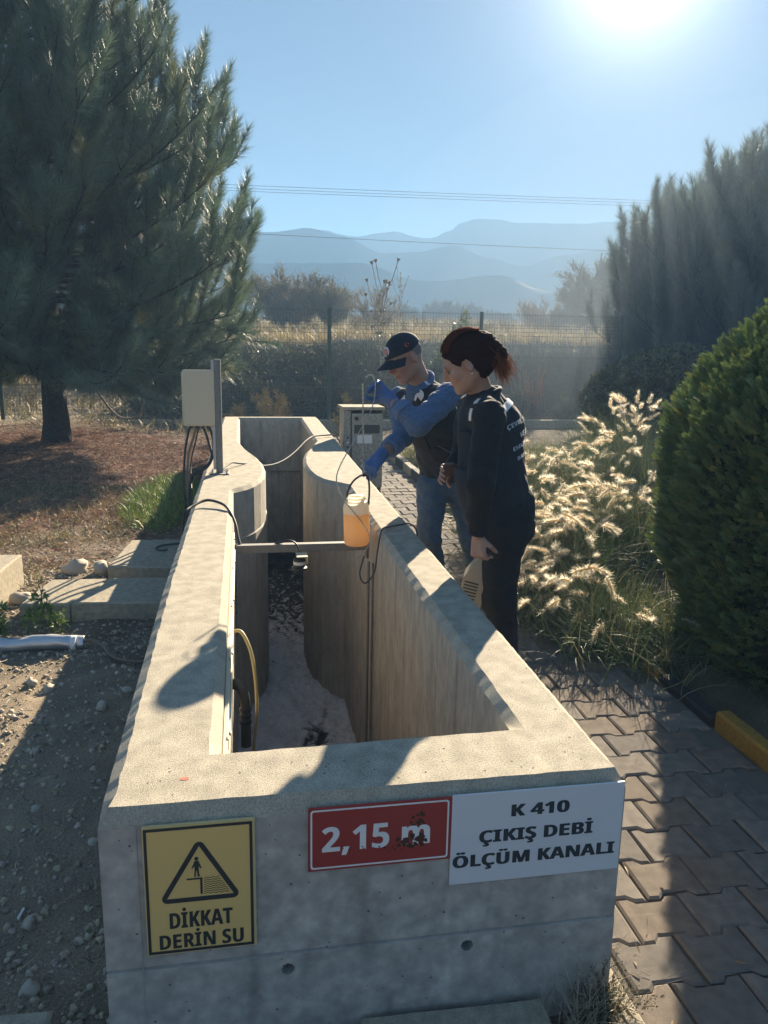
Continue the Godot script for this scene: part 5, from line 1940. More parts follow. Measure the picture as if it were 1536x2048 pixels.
	stem_plant("dry_stalk", "thin bare stalk standing alone against the hills", "stalk", Vector3(3.85, gh(3.85, -20), -20), 1.5, Vector3(.05, 0, 0), 8, .02, 12, .07, Color(1, .8, .5), M.twig_pale, 94)
	stem_plant("dry_stalk", "dry umbel stalk above the fence before the large tamarisk", "stalk", Vector3(.25, gh(.25, -16.5), -16.5), 1.2, Vector3(.06, 0, 0), 8, .03, 22, .07, Color(1.2, 1, .7), M.twig_pale, 95)
	# brown stalks behind the right fence panel
	var sk := thing("reed_clump", "tall clump of brown dead stalks behind the glinting fence panel", "dead stalks", Vector3(5.55, gh(5.55, -15.0), -15.0))
	var b := B.new()
	for k in 70:
		var p := Vector3(r.randfn() * .16, 0, r.randfn() * .12)
		var h := r.randf_range(.7, 1.25)
		b.tube([p, p + Vector3(r.randfn() * .03, h * .5, r.randfn() * .03), p * 1.4 + Vector3(r.randfn() * .07, h, r.randfn() * .06)], [.006, .004, .002], 4, false)
	mat("stalk_brown", Color(.30, .17, .10), .9)
	part("stalks", b, M.stalk_brown, sk)
	blades("blades", "", 1500, func(q: RandomNumberGenerator) -> Vector3: return Vector3(q.randfn() * .5 + .15, 0, q.randfn() * .2), Vector2(.1, .42), .010, [Color(.34, .18, .09), Color(.42, .26, .14), Color(.25, .13, .07)], 59, sk, Vector3.ZERO, .7)
	var cr := [[Vector3(6.5, 0, -14.9), .75, "green climbing weed on the fence beside the dead stalks"], [Vector3(7.0, 0, -14.9), .9, "pale-leaved weed on the fence next to the round bush"], [Vector3(6.2, 0, -14.8), .45, "low dark weed at the fence between stalks and bush"]]
	for k in cr.size():
		var p: Vector3 = cr[k][0]
		p.y = gh(p.x, p.z)
		wispy("fence_weed", cr[k][2], "weed", p, cr[k][1], .8, 12, 9, .2, [Color(.6, .9, .4), Color(1.1, 1.15, .8), Color(.5, .6, .35)][k], twiglet_mesh(15 + k, 12, 8), M.wisp, 97 + k, "weeds along the right fence panel")
	# brushwood behind the fence
	var bw := thing("brushwood", "heap of bleached curved branches behind the fence right of the pine trunk", "branches", Vector3(-1.95, gh(-1.95, -16.2), -16.2))
	for k in 34:
		var p := Vector3(r.randf_range(-.9, .75), r.randf_range(0, .12), r.randf_range(-.5, .4))
		var d := Vector3(r.randf_range(-1, 1), r.randf_range(.1, .9), r.randf_range(-.4, .4)).normalized()
		var l := r.randf_range(.5, 1.1)
		part("branch", cable([p, p + d * l * .35 + Vector3(0, .10, 0), p + d * l * .7, p + Vector3(d.x * l, -.02 + d.y * l * .25, d.z * l)], r.randf_range(.008, .017), 4, 5), M.twig_pale, bw)
	single("fallen_branch", cable([Vector3(-2.35, gh(-2.35, -13.6) + .5, -13.9), Vector3(-2.1, gh(-2.1, -13.6) + .22, -13.7), Vector3(-1.9, gh(-1.9, -13.5) + .12, -13.6), Vector3(-1.65, gh(-1.65, -13.5) + .2, -13.5), Vector3(-1.55, gh(-1.5, -13.4) + .5, -13.5)], .02, 6, 6), M.twig, "dark bent branch leaning on the fence behind the pine", "branch")

# ------------------------------------------------------------------ plumed grass
func build_fountain_grass() -> void:
	var pm := []
	for k in 5: pm.push_back(plume_mesh(200 + k))
	var clumps := [[Vector3(2.00, .0, -4.45), .34, "low plumed grass clump lying over the paving beside the conifer", 46], [Vector3(2.18, .05, -5.1), .46, "plumed grass clump over the hidden kerb, level with the woman's knees", 58], [Vector3(2.25, .05, -5.85), .56, "plumed grass clump beside the woman's hip", 60], [Vector3(2.80, .05, -5.5), .58, "plumed grass clump behind the conifer's left flank", 54], [Vector3(2.7, .05, -6.8), .70, "plumed grass clump behind the woman's back", 62], [Vector3(3.45, .05, -6.6), .78, "plumed grass clump between conifer and round bush", 50], [Vector3(3.95, .05, -7.7), .95, "tallest plumed grass clump before the round bush", 40], [Vector3(2.12, .0, -3.95), .30, "drooping grass clump nearest the camera with few plumes", 10]]
	var r := RandomNumberGenerator.new()
	r.seed = 700
	for ci in clumps.size():
		var at: Vector3 = clumps[ci][0]
		var h: float = clumps[ci][1]
		var t := thing("fountain_grass", clumps[ci][2], "ornamental grass", at, "plumed grasses in the bed")
		# all lean towards the path and the camera
		var wind := Vector3(-.35, 0, .18)
		blades("blades", "", 2600, func(q: RandomNumberGenerator) -> Vector3: return Vector3(q.randfn() * .19, 0, q.randfn() * .22), Vector2(h * .6, h * 1.2), .0055, [Color(.075, .12, .04), Color(.10, .145, .05), Color(.13, .16, .065), Color(.27, .25, .14)], 710 + ci, t, wind, .55)
		var stalks := B.new()
		for k in clumps[ci][3]:
			var az := r.randf() * TAU
			var out := Vector3(cos(az), 0, sin(az)) * r.randf_range(.15, .8) + Vector3(-.42, 0, .22)
			if ci == 6: out = out * .5 + Vector3(.0, 0, .0)
			var rad := maxf(h, .45) * r.randf_range(.55, 1.0)
			var up := h * r.randf_range(.80, 1.18) * (1.0 - .35 * minf(out.length(), 1.2))
			var p0 := Vector3(r.randfn() * .1, 0, r.randfn() * .12)
			var p3 := p0 + out * rad + Vector3(0, up, 0)
			var path := curve([p0, p0 + out * rad * .25 + Vector3(0, up * .62, 0), p0 + out * rad * .65 + Vector3(0, up * .98, 0), p3], 4)
			stalks.tube(path, [.0022, .0018], 4, false)
			var d := (out.normalized() * r.randf_range(.5, 1.0) + Vector3(0, r.randf_range(-.35, .45) if ci != 6 else r.randf_range(.1, 1.2), 0) + rdir() * .15).normalized()
			var o := part("plume", pm[r.randi() % 5], M.plume, t)
			var s := r.randf_range(.12, .185)
			var bs := rot_to(d)
			# curve downwards: turn the bend (+z of the mesh) to look down
			var down := (Vector3.DOWN - d * Vector3.DOWN.dot(d)).normalized()
			if down.length() > .5: bs = Basis(d.cross(down), d, down)
			o.transform = Transform3D(bs.scaled(Vector3(s, s, s)), p3)
		part("stalks", stalks, M.twig_pale, t)
	# low yellow-green grass between bed and woman
	blades("bed_grass", "short yellow-green grass in the bed behind the plumed clumps", 6000, func(q: RandomNumberGenerator) -> Vector3:
		var x := q.randf_range(2.15, 4.6)
		var z := q.randf_range(-11.5, -7.2)
		return Vector3(x, gh(x, z), z), Vector2(.06, .24), .008, [Color(.26, .25, .08), Color(.20, .22, .06), Color(.36, .30, .13)], 730, self, Vector3.ZERO, .6)
	blades("bed_grass", "thin dark grass under the conifer and round the yellow kerb", 3500, func(q: RandomNumberGenerator) -> Vector3:
		var x := q.randf_range(2.13, 4.2)
		var z := q.randf_range(-4.6, -1.6)
		return Vector3(x, gh(x, z), z), Vector2(.02, .09), .0035, [Color(.10, .11, .045), Color(.2, .17, .1), Color(.07, .09, .03)], 731, self, Vector3.ZERO, .9)
	var st := B.new()
	st.blob(Vector3(2.45, .09, -3.02), Vector3(.10, .06, .08), 8, 10, .4, noise(1.2, 2, 5))
	single("stone", st, M.stone, "reddish rough stone beside the yellow kerb under the conifer", "stone")
	# orange-tagged stem behind the plumes is only a dry stalk

# ------------------------------------------------------------------ figures: a field of rounded limbs, meshed as one surface
class Sdf:
	var cell := 0.012
	var pr := []
	var lo := Vector3.ONE * 1e9
	var hi := Vector3.ONE * -1e9
	var nx := 0
	var ny := 0
	var nzz := 0
	var g := PackedFloat32Array()
	func cap(a: Vector3, b: Vector3, ra: float, rb: float, k := 0.02, axis := Vector3.ZERO, f := 1.0) -> void:
		pr.push_back([0, a, b, ra, rb, k, axis.normalized(), f])
		var r := maxf(ra, rb) * maxf(f, 1.0) + 0.01
		lo = lo.min(a.min(b) - Vector3.ONE * r); hi = hi.max(a.max(b) + Vector3.ONE * r)
	func ell(c: Vector3, rad: Vector3, bs: Basis, k := 0.02) -> void:
		pr.push_back([1, c, rad, bs.transposed(), 0.0, k, Vector3.ZERO, 1.0])
		var r := maxf(rad.x, maxf(rad.y, rad.z)) + 0.01
		lo = lo.min(c - Vector3.ONE * r); hi = hi.max(c + Vector3.ONE * r)
	func cut(c: Vector3, rad: Vector3, bs: Basis, k := 0.006) -> void:
		pr.push_back([2, c, rad, bs.transposed(), 0.0, k, Vector3.ZERO, 1.0])
	func slice(c: Vector3, nrm: Vector3, reach: float) -> void:
		# takes away what lies beyond a plane, within reach of c
		pr.push_back([3, c, nrm.normalized(), reach, 0.0, 0.0, Vector3.ZERO, 1.0])
	func build_field() -> void:
		lo -= Vector3.ONE * cell * 3; hi += Vector3.ONE * cell * 3
		nx = int((hi.x - lo.x) / cell) + 2
		ny = int((hi.y - lo.y) / cell) + 2
		nzz = int((hi.z - lo.z) / cell) + 2
		g.resize(nx * ny * nzz)
		g.fill(1.0)
		for q in pr:
			var ty: int = q[0]
			var k: float = q[5]
			var l: Vector3
			var h: Vector3
			if ty == 0:
				var r: float = maxf(q[3], q[4]) * maxf(q[7], 1.0) + k + cell * 3
				l = q[1].min(q[2]) - Vector3.ONE * r; h = q[1].max(q[2]) + Vector3.ONE * r
			elif ty == 3:
				l = q[1] - Vector3.ONE * q[3]; h = q[1] + Vector3.ONE * q[3]
			else:
				var r: float = maxf(q[2].x, maxf(q[2].y, q[2].z)) + k + cell * 3
				l = q[1] - Vector3.ONE * r; h = q[1] + Vector3.ONE * r
			var i0 := clampi(int((l.x - lo.x) / cell), 0, nx - 1); var i1 := clampi(int((h.x - lo.x) / cell) + 1, 0, nx - 1)
			var j0 := clampi(int((l.y - lo.y) / cell), 0, ny - 1); var j1 := clampi(int((h.y - lo.y) / cell) + 1, 0, ny - 1)
			var k0 := clampi(int((l.z - lo.z) / cell), 0, nzz - 1); var k1 := clampi(int((h.z - lo.z) / cell) + 1, 0, nzz - 1)
			if ty == 0:
				var a: Vector3 = q[1]
				var ba: Vector3 = q[2] - q[1]
				var ra: float = q[3]
				var dr: float = q[4] - q[3]
				var ax: Vector3 = q[6]
				var fl: float = 1.0 - 1.0 / q[7]
				if fl != 0.0: ba -= ax * ba.dot(ax) * fl
				var ib := 1.0 / maxf(ba.length_squared(), 1e-9)
				for kk in range(k0, k1 + 1):
					for jj in range(j0, j1 + 1):
						var row := (kk * ny + jj) * nx
						for ii in range(i0, i1 + 1):
							var pa := lo + Vector3(ii, jj, kk) * cell - a
							if fl != 0.0: pa -= ax * (pa.dot(ax) * fl)
							var t := clampf(pa.dot(ba) * ib, 0.0, 1.0)
							var d := (pa - ba * t).length() - ra - dr * t
							var e := g[row + ii]
							var m := maxf(k - absf(e - d), 0.0) / k
							g[row + ii] = minf(e, d) - m * m * k * 0.25
			elif ty == 3:
				for kk in range(k0, k1 + 1):
					for jj in range(j0, j1 + 1):
						var row := (kk * ny + jj) * nx
						for ii in range(i0, i1 + 1):
							var p: Vector3 = lo + Vector3(ii, jj, kk) * cell - q[1]
							if p.length() > q[3]: continue
							g[row + ii] = maxf(g[row + ii], p.dot(q[2]))
			else:
				var c: Vector3 = q[1]
				var rad: Vector3 = q[2]
				var ir := Vector3.ONE / rad
				var mn := minf(rad.x, minf(rad.y, rad.z))
				var bt: Basis = q[3]
				for kk in range(k0, k1 + 1):
					for jj in range(j0, j1 + 1):
						var row := (kk * ny + jj) * nx
						for ii in range(i0, i1 + 1):
							var p := bt * (lo + Vector3(ii, jj, kk) * cell - c)
							var u := (p * ir).length()
							var w := (p * ir * ir).length()
							var d := u * (u - 1.0) / maxf(w, 1e-4) if u > 0.2 else -mn * 0.8
							var e := g[row + ii]
							if ty == 1:
								var m := maxf(k - absf(e - d), 0.0) / k
								g[row + ii] = minf(e, d) - m * m * k * 0.25
							else:
								var m := maxf(k - absf(e + d), 0.0) / k
								g[row + ii] = maxf(e, -d) + m * m * k * 0.25
	func at(p: Vector3) -> float:
		var q := (p - lo) / cell
		var i := int(q.x); var j := int(q.y); var k := int(q.z)
		if i < 0 or j < 0 or k < 0 or i >= nx - 1 or j >= ny - 1 or k >= nzz - 1: return 1.0
		var f := q - Vector3(i, j, k)
		var o := (k * ny + j) * nx + i
		var s := nx * ny
		var a := lerpf(lerpf(g[o], g[o + 1], f.x), lerpf(g[o + nx], g[o + nx + 1], f.x), f.y)
		var b := lerpf(lerpf(g[o + s], g[o + s + 1], f.x), lerpf(g[o + s + nx], g[o + s + nx + 1], f.x), f.y)
		return lerpf(a, b, f.z)
	func onto(p: Vector3, d: Vector3) -> Vector3:
		# first point on the surface from p along d
		var q := p
		for i in 90:
			var e := at(q)
			if e < 0.0005: break
			q += d * clampf(e * 0.6, 0.0012, 0.02)
		return q
	func mesh_into(b: B, amp := 0.0, fn: FastNoiseLite = null, stretch := Vector3.ONE, paint = null) -> void:
		var first := b.v.size()
		var s := nx * ny
		var vi := {}
		var off := [0, 1, nx, nx + 1, s, s + 1, s + nx, s + nx + 1]
		var pos := [Vector3(0, 0, 0), Vector3(1, 0, 0), Vector3(0, 1, 0), Vector3(1, 1, 0), Vector3(0, 0, 1), Vector3(1, 0, 1), Vector3(0, 1, 1), Vector3(1, 1, 1)]
		var edges := [[0, 1], [2, 3], [4, 5], [6, 7], [0, 2], [1, 3], [4, 6], [5, 7], [0, 4], [1, 5], [2, 6], [3, 7]]
		var near := cell * 3.0
		var cells := PackedInt32Array()
		for k in nzz - 1:
			for j in ny - 1:
				var row := (k * ny + j) * nx
				for i in nx - 1:
					var o := row + i
					if absf(g[o]) > near: continue
					var neg := 0
					for q in 8:
						if g[o + off[q]] < 0.0: neg += 1
					if neg == 0 or neg == 8: continue
					var acc := Vector3.ZERO
					var n := 0
					for e in edges:
						var fa: float = g[o + off[e[0]]]
						var fb: float = g[o + off[e[1]]]
						if (fa < 0.0) != (fb < 0.0):
							acc += pos[e[0]].lerp(pos[e[1]], fa / (fa - fb)); n += 1
					var p := lo + (Vector3(i, j, k) + acc / n) * cell
					if paint != null: b.col = paint.call(p)
					vi[o] = b.vert(p, Vector3.ZERO)
					cells.push_back(o)
		for o in cells:
			var fa := g[o]
			for ax in 3:
				var st: int = [1, nx, s][ax]
				var u: int = [nx, s, 1][ax]
				var w: int = [s, 1, nx][ax]
				var fb := g[o + st]
				if (fa < 0.0) == (fb < 0.0): continue
				if not (vi.has(o - u) and vi.has(o - w) and vi.has(o - u - w)): continue
				var a: int = vi[o]; var c: int = vi[o - u]; var d: int = vi[o - u - w]; var e: int = vi[o - w]
				if fa < 0.0:
					b.face(a, c, d); b.face(a, d, e)
				else:
					b.face(a, d, c); b.face(a, e, d)
		norms(b, first)
		if amp > 0.0 and fn:
			for i in range(first, b.v.size()):
				b.v[i] += b.n[i] * amp * fn.get_noise_3dv(b.v[i] * stretch)
			norms(b, first)
	func norms(b: B, first: int) -> void:
		var acc := PackedVector3Array()
		acc.resize(b.v.size() - first)
		for i in range(0, b.ix.size(), 3):
			var a := b.ix[i]
			if a < first: continue
			var c := b.ix[i + 2]; var d := b.ix[i + 1]
			var m := (b.v[c] - b.v[a]).cross(b.v[d] - b.v[a])
			acc[a - first] += m; acc[c - first] += m; acc[d - first] += m
		for i in acc.size(): b.n[first + i] = acc[i].normalized() if acc[i].length_squared() > 1e-22 else Vector3.UP

func made(s: Sdf, amp := 0.0, fn: FastNoiseLite = null, stretch := Vector3.ONE) -> B:
	s.build_field()
	var b := B.new()
	s.mesh_into(b, amp, fn, stretch)
	return b

func head_basis(f: Vector3, u: Vector3) -> Basis:
	# x to the left of the face's right... columns: side, up, forward
	var z := f.normalized()
	var x := u.cross(z).normalized()
	return Basis(x, z.cross(x).normalized(), z)

func head_into(b: B, c: Vector3, h: Basis, neck: Vector3, sc: float, female: bool) -> void:
	var s := Sdf.new()
	s.cell = 0.0045
	var P := func(x: float, y: float, z: float) -> Vector3: return c + h * (Vector3(x, y, z) * sc)
	s.ell(P.call(0, .032, -.012), Vector3(.074, .088, .096) * sc, h, .02)
	s.ell(P.call(0, -.040, .030), Vector3(.057, .072, .062) * sc, h, .03)
	s.cap(P.call(-.045, -.062, .0), P.call(-.012, -.098, .062), .017 * sc, .015 * sc, .03)
	s.cap(P.call(.045, -.062, .0), P.call(.012, -.098, .062), .017 * sc, .015 * sc, .03)
	s.cap(P.call(-.008, -.100, .070), P.call(.008, -.100, .070), .017 * sc, .017 * sc, .02)
	s.cap(P.call(-.036, .022, .074), P.call(.036, .022, .074), .0145 * sc, .0145 * sc, .015)
	for e in [-1.0, 1.0]:
		s.ell(P.call(e * .040, -.024, .060), Vector3(.022, .020, .020) * sc, h, .02)
		s.cut(P.call(e * .031, .002, .096), Vector3(.015, .009, .016) * sc, h, .01)
	s.cap(P.call(0, .012, .088), P.call(0, -.030, .107), .0085 * sc, (.0125 if not female else .0105) * sc, .012)
	for e in [-1.0, 1.0]: s.cap(P.call(e * .011, -.034, .094), P.call(e * .008, -.034, .102), .008 * sc, .007 * sc, .006)
	s.cap(P.call(-.017, -.060, .083), P.call(.017, -.060, .083), .0062 * sc, .0062 * sc, .006)
	s.cap(P.call(-.014, -.071, .082), P.call(.014, -.071, .082), .0068 * sc, .0068 * sc, .006)
	for e in [-1.0, 1.0]:
		var eb := h * Basis(Vector3.UP, e * .45)
		s.ell(P.call(e * .079, -.006, -.008), Vector3(.009, .031, .019) * sc, eb, .006)
		s.cut(P.call(e * .088, -.002, -.004), Vector3(.006, .018, .010) * sc, eb, .004)
	s.cap(P.call(0, -.03, -.025), neck, (.056 if not female else .047) * sc, .058 * sc, .04)
	s.build_field()
	var skin := Color(.35, .20, .14) if not female else Color(.37, .22, .16)
	var paint := func(p: Vector3) -> Color:
		var q := h.transposed() * (p - c) / sc
		if q.z > .05 and q.y < -.055 and q.y > -.078 and absf(q.x) < .022: return skin * Color(.85, .55, .52)
		if q.z > .06 and absf(q.y - .022 - .006 * (1 - absf(q.x) / .03)) < .0055 and absf(q.x) > .012 and absf(q.x) < .046: return skin * Color(.35, .3, .3)
		if q.z > .07 and q.y < -.01 and q.y > -.045 and absf(q.x) < .02: return skin * Color(1.08, .9, .86)
		return skin * (1.0 + .08 * nz.get_noise_3dv(p * 40.0))
	s.mesh_into(b, 0.0, null, Vector3.ONE, paint)

func hand_into(s: Sdf, w: Vector3, d: Vector3, n: Vector3, thumb: float, curls: Array, sc: float, fat := 1.0) -> void:
	# w wrist, d towards the fingers, n out of the palm, thumb +1 or -1 along d x n
	d = d.normalized()
	n = (n - d * n.dot(d)).normalized()
	var a := d.cross(n)
	var ln := [.071, .079, .073, .058]
	for i in 4:
		var o: float = (1.5 - i) * .0195 * thumb
		var base := w + (d * .088 + a * o * 1.05 - n * .004 * absf(i - 1.2)) * sc
		s.cap(w + (d * .012 + a * o * .62) * sc, base, .0155 * sc * fat, .0125 * sc * fat, .014)
		var dir := d.rotated(n, -o * 2.2 * .5)
		var p := base
		var r := .0098
		for k in 3:
			var ang: float = curls[i] * [.75, 1.05, .7][k]
			dir = dir.rotated(a, -ang) if dir.rotated(a, -ang).dot(n) > dir.rotated(a, ang).dot(n) else dir.rotated(a, ang)
			var q: Vector3 = p + dir * ln[i] * [.46, .31, .25][k] * sc
			s.cap(p, q, r * sc * fat, (r - .0009) * sc * fat, .004)
			p = q
			r -= .0009
	var tb := w + (d * .022 + a * .024 * thumb + n * .004) * sc
	var td := (d * .65 + a * thumb * .62 + n * .35).normalized()
	var t1 := tb + td * .046 * sc
	var td2: Vector3 = (d * .75 + a * thumb * .05 + n * (.55 + .4 * curls[4])).normalized()
	var t2: Vector3 = t1 + td2 * .034 * sc
	var t3: Vector3 = t2 + (td2 + n * .3 * curls[4] - a * thumb * .2).normalized() * .026 * sc
	s.cap(tb, t1, .0150 * sc * fat, .0115 * sc * fat, .012)
	s.cap(t1, t2, .0112 * sc * fat, .0102 * sc * fat, .004)
	s.cap(t2, t3, .0102 * sc * fat, .0088 * sc * fat, .004)

func patch(s: Sdf, c: Vector3, n: Vector3, up: Vector3, w: float, h: float, lift := .004, nx := 8, ny := 8, round_ := false) -> B:
	# a piece of cloth or print lying on the surface
	var z := n.normalized()
	var x := up.cross(z).normalized()
	var y := z.cross(x)
	var b := B.new()
	var g := []
	for j in ny + 1:
		for i in nx + 1:
			var u := float(i) / nx - .5
			var v := float(j) / ny - .5
			if round_:
				var m := maxf(absf(u), absf(v))
				var l := sqrt(u * u + v * v)
				if l > 0: u *= m / l; v *= m / l
			var p := c + x * u * w + y * v * h
			g.push_back(s.onto(p + z * .10, -z) + z * lift)
	for j in ny:
		for i in nx:
			var a := j * (nx + 1) + i
			b.quad(g[a], g[a + 1], g[a + nx + 2], g[a + nx + 1])
	# hem
	for i in nx:
		for e in [0, ny * (nx + 1)]:
			var p: Vector3 = g[e + i]; var q: Vector3 = g[e + i + 1]
			if e == 0: b.quad(p - z * lift, q - z * lift, q, p)
			else: b.quad(q - z * lift, p - z * lift, p, q)
	for j in ny:
		for e in [0, nx]:
			var p: Vector3 = g[j * (nx + 1) + e]; var q: Vector3 = g[(j + 1) * (nx + 1) + e]
			if e == 0: b.quad(q - z * lift, p - z * lift, p, q)
			else: b.quad(p - z * lift, q - z * lift, q, p)
	return b

func text_on(s: Sdf, text: String, c: Vector3, n: Vector3, up: Vector3, w: float, h: float, lift: float) -> B:
	var z := n.normalized()
	var x := up.cross(z).normalized()
	var y := z.cross(x)
	var tm := TextMesh.new()
	tm.text = text
	tm.font = font()
	tm.font_size = 64
	tm.depth = 0.1
	tm.curve_step = 4.0
	var ar := tm.get_mesh_arrays()
	var vs: PackedVector3Array = ar[Mesh.ARRAY_VERTEX]
	var ns: PackedVector3Array = ar[Mesh.ARRAY_NORMAL]
	var l := Vector3.ONE * 1e9
	var hgh := -l
	for p in vs: l = l.min(p); hgh = hgh.max(p)
	var b := B.new()
	for i in vs.size():
		var u := ((vs[i].x - l.x) / (hgh.x - l.x) - .5) * w
		var v := ((vs[i].y - l.y) / (hgh.y - l.y) - .5) * h
		b.vert(s.onto(c + x * u + y * v + z * .12, -z) + z * lift, z)
	var ix: PackedInt32Array = ar[Mesh.ARRAY_INDEX]
	for i in range(0, ix.size(), 3):
		if ns[ix[i]].z > .5:
			b.ix.push_back(ix[i]); b.ix.push_back(ix[i + 1]); b.ix.push_back(ix[i + 2])
	return b

func cloth_mat(called: String, col: Color, weave := 40.0, rough := .9) -> StandardMaterial3D:
	var m := mat(called, col, rough)
	worn(m, ntex(.03, grey(.72), grey(1.0), called.length() * 3, 4, 512), Vector3(4, 4, 4), null, Vector3.ONE, null, 0)
	m.rim_enabled = true
	m.rim = .35
	m.rim_tint = .6
	return m

func build_people() -> void:
	cloth_mat("navy_vest", Color(.016, .022, .034))
	cloth_mat("denim_shirt", Color(.10, .17, .30))
	cloth_mat("denim_cuff", Color(.14, .22, .38))
	cloth_mat("jeans", Color(.10, .145, .20))
	cloth_mat("navy_cap", Color(.014, .018, .032))
	cloth_mat("black_cloth", Color(.010, .011, .015))
	mat("glove_blue", Color(.06, .125, .29), .5)
	mat("leather", Color(.03, .025, .02), .6)
	mat("reflective", Color(.66, .63, .64), .5)
	mat("eye_white", Color(.12, .10, .085), .3)
	mat("gold", Color(.8, .6, .3), .25, 1.0)
	mat("emblem_red", Color(.50, .05, .04), .7)
	mat("print_white", Color(.62, .64, .62), .7)
	var sk := mat("skin", Color(1, 1, 1), .55)
	sk.vertex_color_use_as_albedo = true
	sk.subsurf_scatter_enabled = true
	sk.subsurf_scatter_strength = .12
	var hr := leafy("hair", Color(1, 1, 1), .55, .42)
	hr.metallic_specular = .07
	hr.roughness = .7
	build_man()
	build_woman()

const FAR := 1.07

func fa(p: Vector3) -> Vector3:
	return Vector3(0, 1.65, 0) + (p - Vector3(0, 1.65, 0)) * FAR

func build_man() -> void:
	var folds := noise(9.0, 3, 404)
	var folds2 := noise(16.0, 3, 405)
	var P := Vector3(1.177, .855, -4.50); var W := Vector3(1.145, .985, -4.45); var C := Vector3(1.02, 1.225, -4.31); var N := Vector3(.945, 1.405, -4.22)
	var H := Vector3(.832, 1.552, -4.14)
	var Ls := Vector3(1.062, 1.365, -4.06); var Le := Vector3(.855, 1.235, -3.86); var Lw := Vector3(.738, 1.341, -4.0); var Lh := Vector3(.657, 1.414, -4.03)
	var Rs := Vector3(.868, 1.315, -4.42); var Re := Vector3(.860, 1.128, -4.24); var Rw := Vector3(.700, 1.055, -4.03); var Rh := Vector3(.618, .982, -3.95)
	var hR := Vector3(1.085, .80, -4.47); var hL := Vector3(1.262, .80, -4.48)
	var kR := Vector3(1.050, .505, -4.38); var kL := Vector3(1.325, .470, -4.43)
	var aR := Vector3(1.155, .085, -4.52); var aL := Vector3(1.420, .085, -4.56)
	# stands a little further along the channel than first paced out
	P = fa(P); W = fa(W); C = fa(C); N = fa(N); H = fa(H); Ls = fa(Ls); Le = fa(Le); Lw = fa(Lw); Lh = fa(Lh); Rs = fa(Rs); Re = fa(Re); Rw = fa(Rw); Rh = fa(Rh)
	hR = fa(hR); hL = fa(hL); kR = fa(kR); kL = fa(kL)
	kR.y += .02; kL.y += .02
	aR = Vector3(aR.x * FAR, .085, aR.z * FAR); aL = Vector3(aL.x * FAR, .085, aL.z * FAR)
	var fwd := Vector3(-.62, 0, .78).normalized()      # where hips and feet point
	var across := fwd.cross(Vector3.UP)                 # his right to left
	var sh := (Ls - Rs).normalized()
	var t := thing("person", "person in dark cap, navy vest, blue denim shirt and blue gloves leaning over the channel", "person", Vector3.ZERO)
	# one body
	var s := Sdf.new()
	s.cap(P, W, .118, .112, .05, across, 1.28)
	s.cap(W, C, .112, .128, .05, sh, 1.22)
	s.cap(Ls, Rs, .036, .036, .04)
	s.cap(C, N, .10, .055, .06)
	s.cap(N, H, .055, .052, .03)
	for q in [[hR, kR, aR], [hL, kL, aL]]:
		s.cap(q[0], q[1], .082, .054, .04)
		s.cap(q[1], q[2], .052, .036, .03)
		s.cap(q[2] - Vector3(0, .04, 0), q[2] + fwd * .15 - Vector3(0, .05, 0), .036, .03, .03)
	s.cap(Ls, Le, .038, .036, .03); s.cap(Le, Lw, .038, .029, .02); s.cap(Lw, Lw.lerp(Lh, .4), .024, .02, .02)
	s.cap(Rs, Re, .038, .036, .03); s.cap(Re, Rw, .038, .029, .02); s.cap(Rw, Rw.lerp(Rh, .4), .024, .02, .02)
	s.build_field()
	var bb := B.new()
	s.mesh_into(bb, 0, null, Vector3.ONE, func(_p: Vector3) -> Color: return Color(.33, .19, .135))
	var hb := head_basis(Vector3(-.80, -.50, .34), Vector3(-.42, .85, .10))
	head_into(bb, H, hb, N, 1.07, false)
	part("body", bb, M.skin, t)
	var hp := func(x: float, y: float, z: float) -> Vector3: return H + hb * (Vector3(x, y, z) * 1.07)
	var hv := func(v: Vector3) -> Vector3: return H + hb * (v * 1.07)
	for e in [-1.0, 1.0]:
		var eb := B.new()
		eb.blob(hp.call(e * .031, .0015, .0785), Vector3.ONE * .0122, 8, 10)
		part("eye", eb, M.eye_white, t)
	# short grey hair round the ears and nape
	s = Sdf.new()
	s.cell = .006
	s.ell(hp.call(0, .020, -.022), Vector3(.080, .082, .093), hb, .01)
	s.cut(hp.call(0, -.02, .085), Vector3(.12, .14, .085), hb, .01)
	s.cut(hp.call(0, -.10, 0), Vector3(.13, .062, .13), hb, .01)
	for e in [-1.0, 1.0]: s.cut(hp.call(e * .085, -.012, -.002), Vector3(.03, .032, .022), hb, .006)
	var gb := made(s, .004, noise(60, 2, 3))
	for i in gb.c.size(): gb.c[i] = Color(.20, .19, .18)
	part("hair", gb, M.hair, t)
	# cap
	var cp := thing_part("cap", t)
	var cb := B.new()
	var rings := 14
	var segs := 36
	var rim := []
	for i in rings + 1:
		var th := lerpf(0, 1.50, float(i) / rings)
		for j in segs + 1:
			var ph := TAU * j / segs
			var d := Vector3(sin(th) * sin(ph), cos(th), sin(th) * cos(ph))
			var rad := Vector3(.085, .094, .106)
			var seam := 1.0 - .006 * exp(-pow(fmod(ph + PI / 6, PI / 3) - PI / 6, 2) * 900)
			var q := Vector3(0, .030, -.010) + d * rad * seam + Vector3(0, .004 * sin(ph * 3) * float(i) / rings, 0)
			cb.vert(hp.call(q.x, q.y, q.z), hb * d)
			if i == rings: rim.push_back(q)
	for i in rings:
		for j in segs:
			var a := i * (segs + 1) + j
			cb.face(a, a + segs + 1, a + segs + 2); cb.face(a, a + segs + 2, a + 1)
	cb.smooth()
	var crown := part("crown", cb, M.navy_cap, cp)
	var vb := B.new()
	var top := []
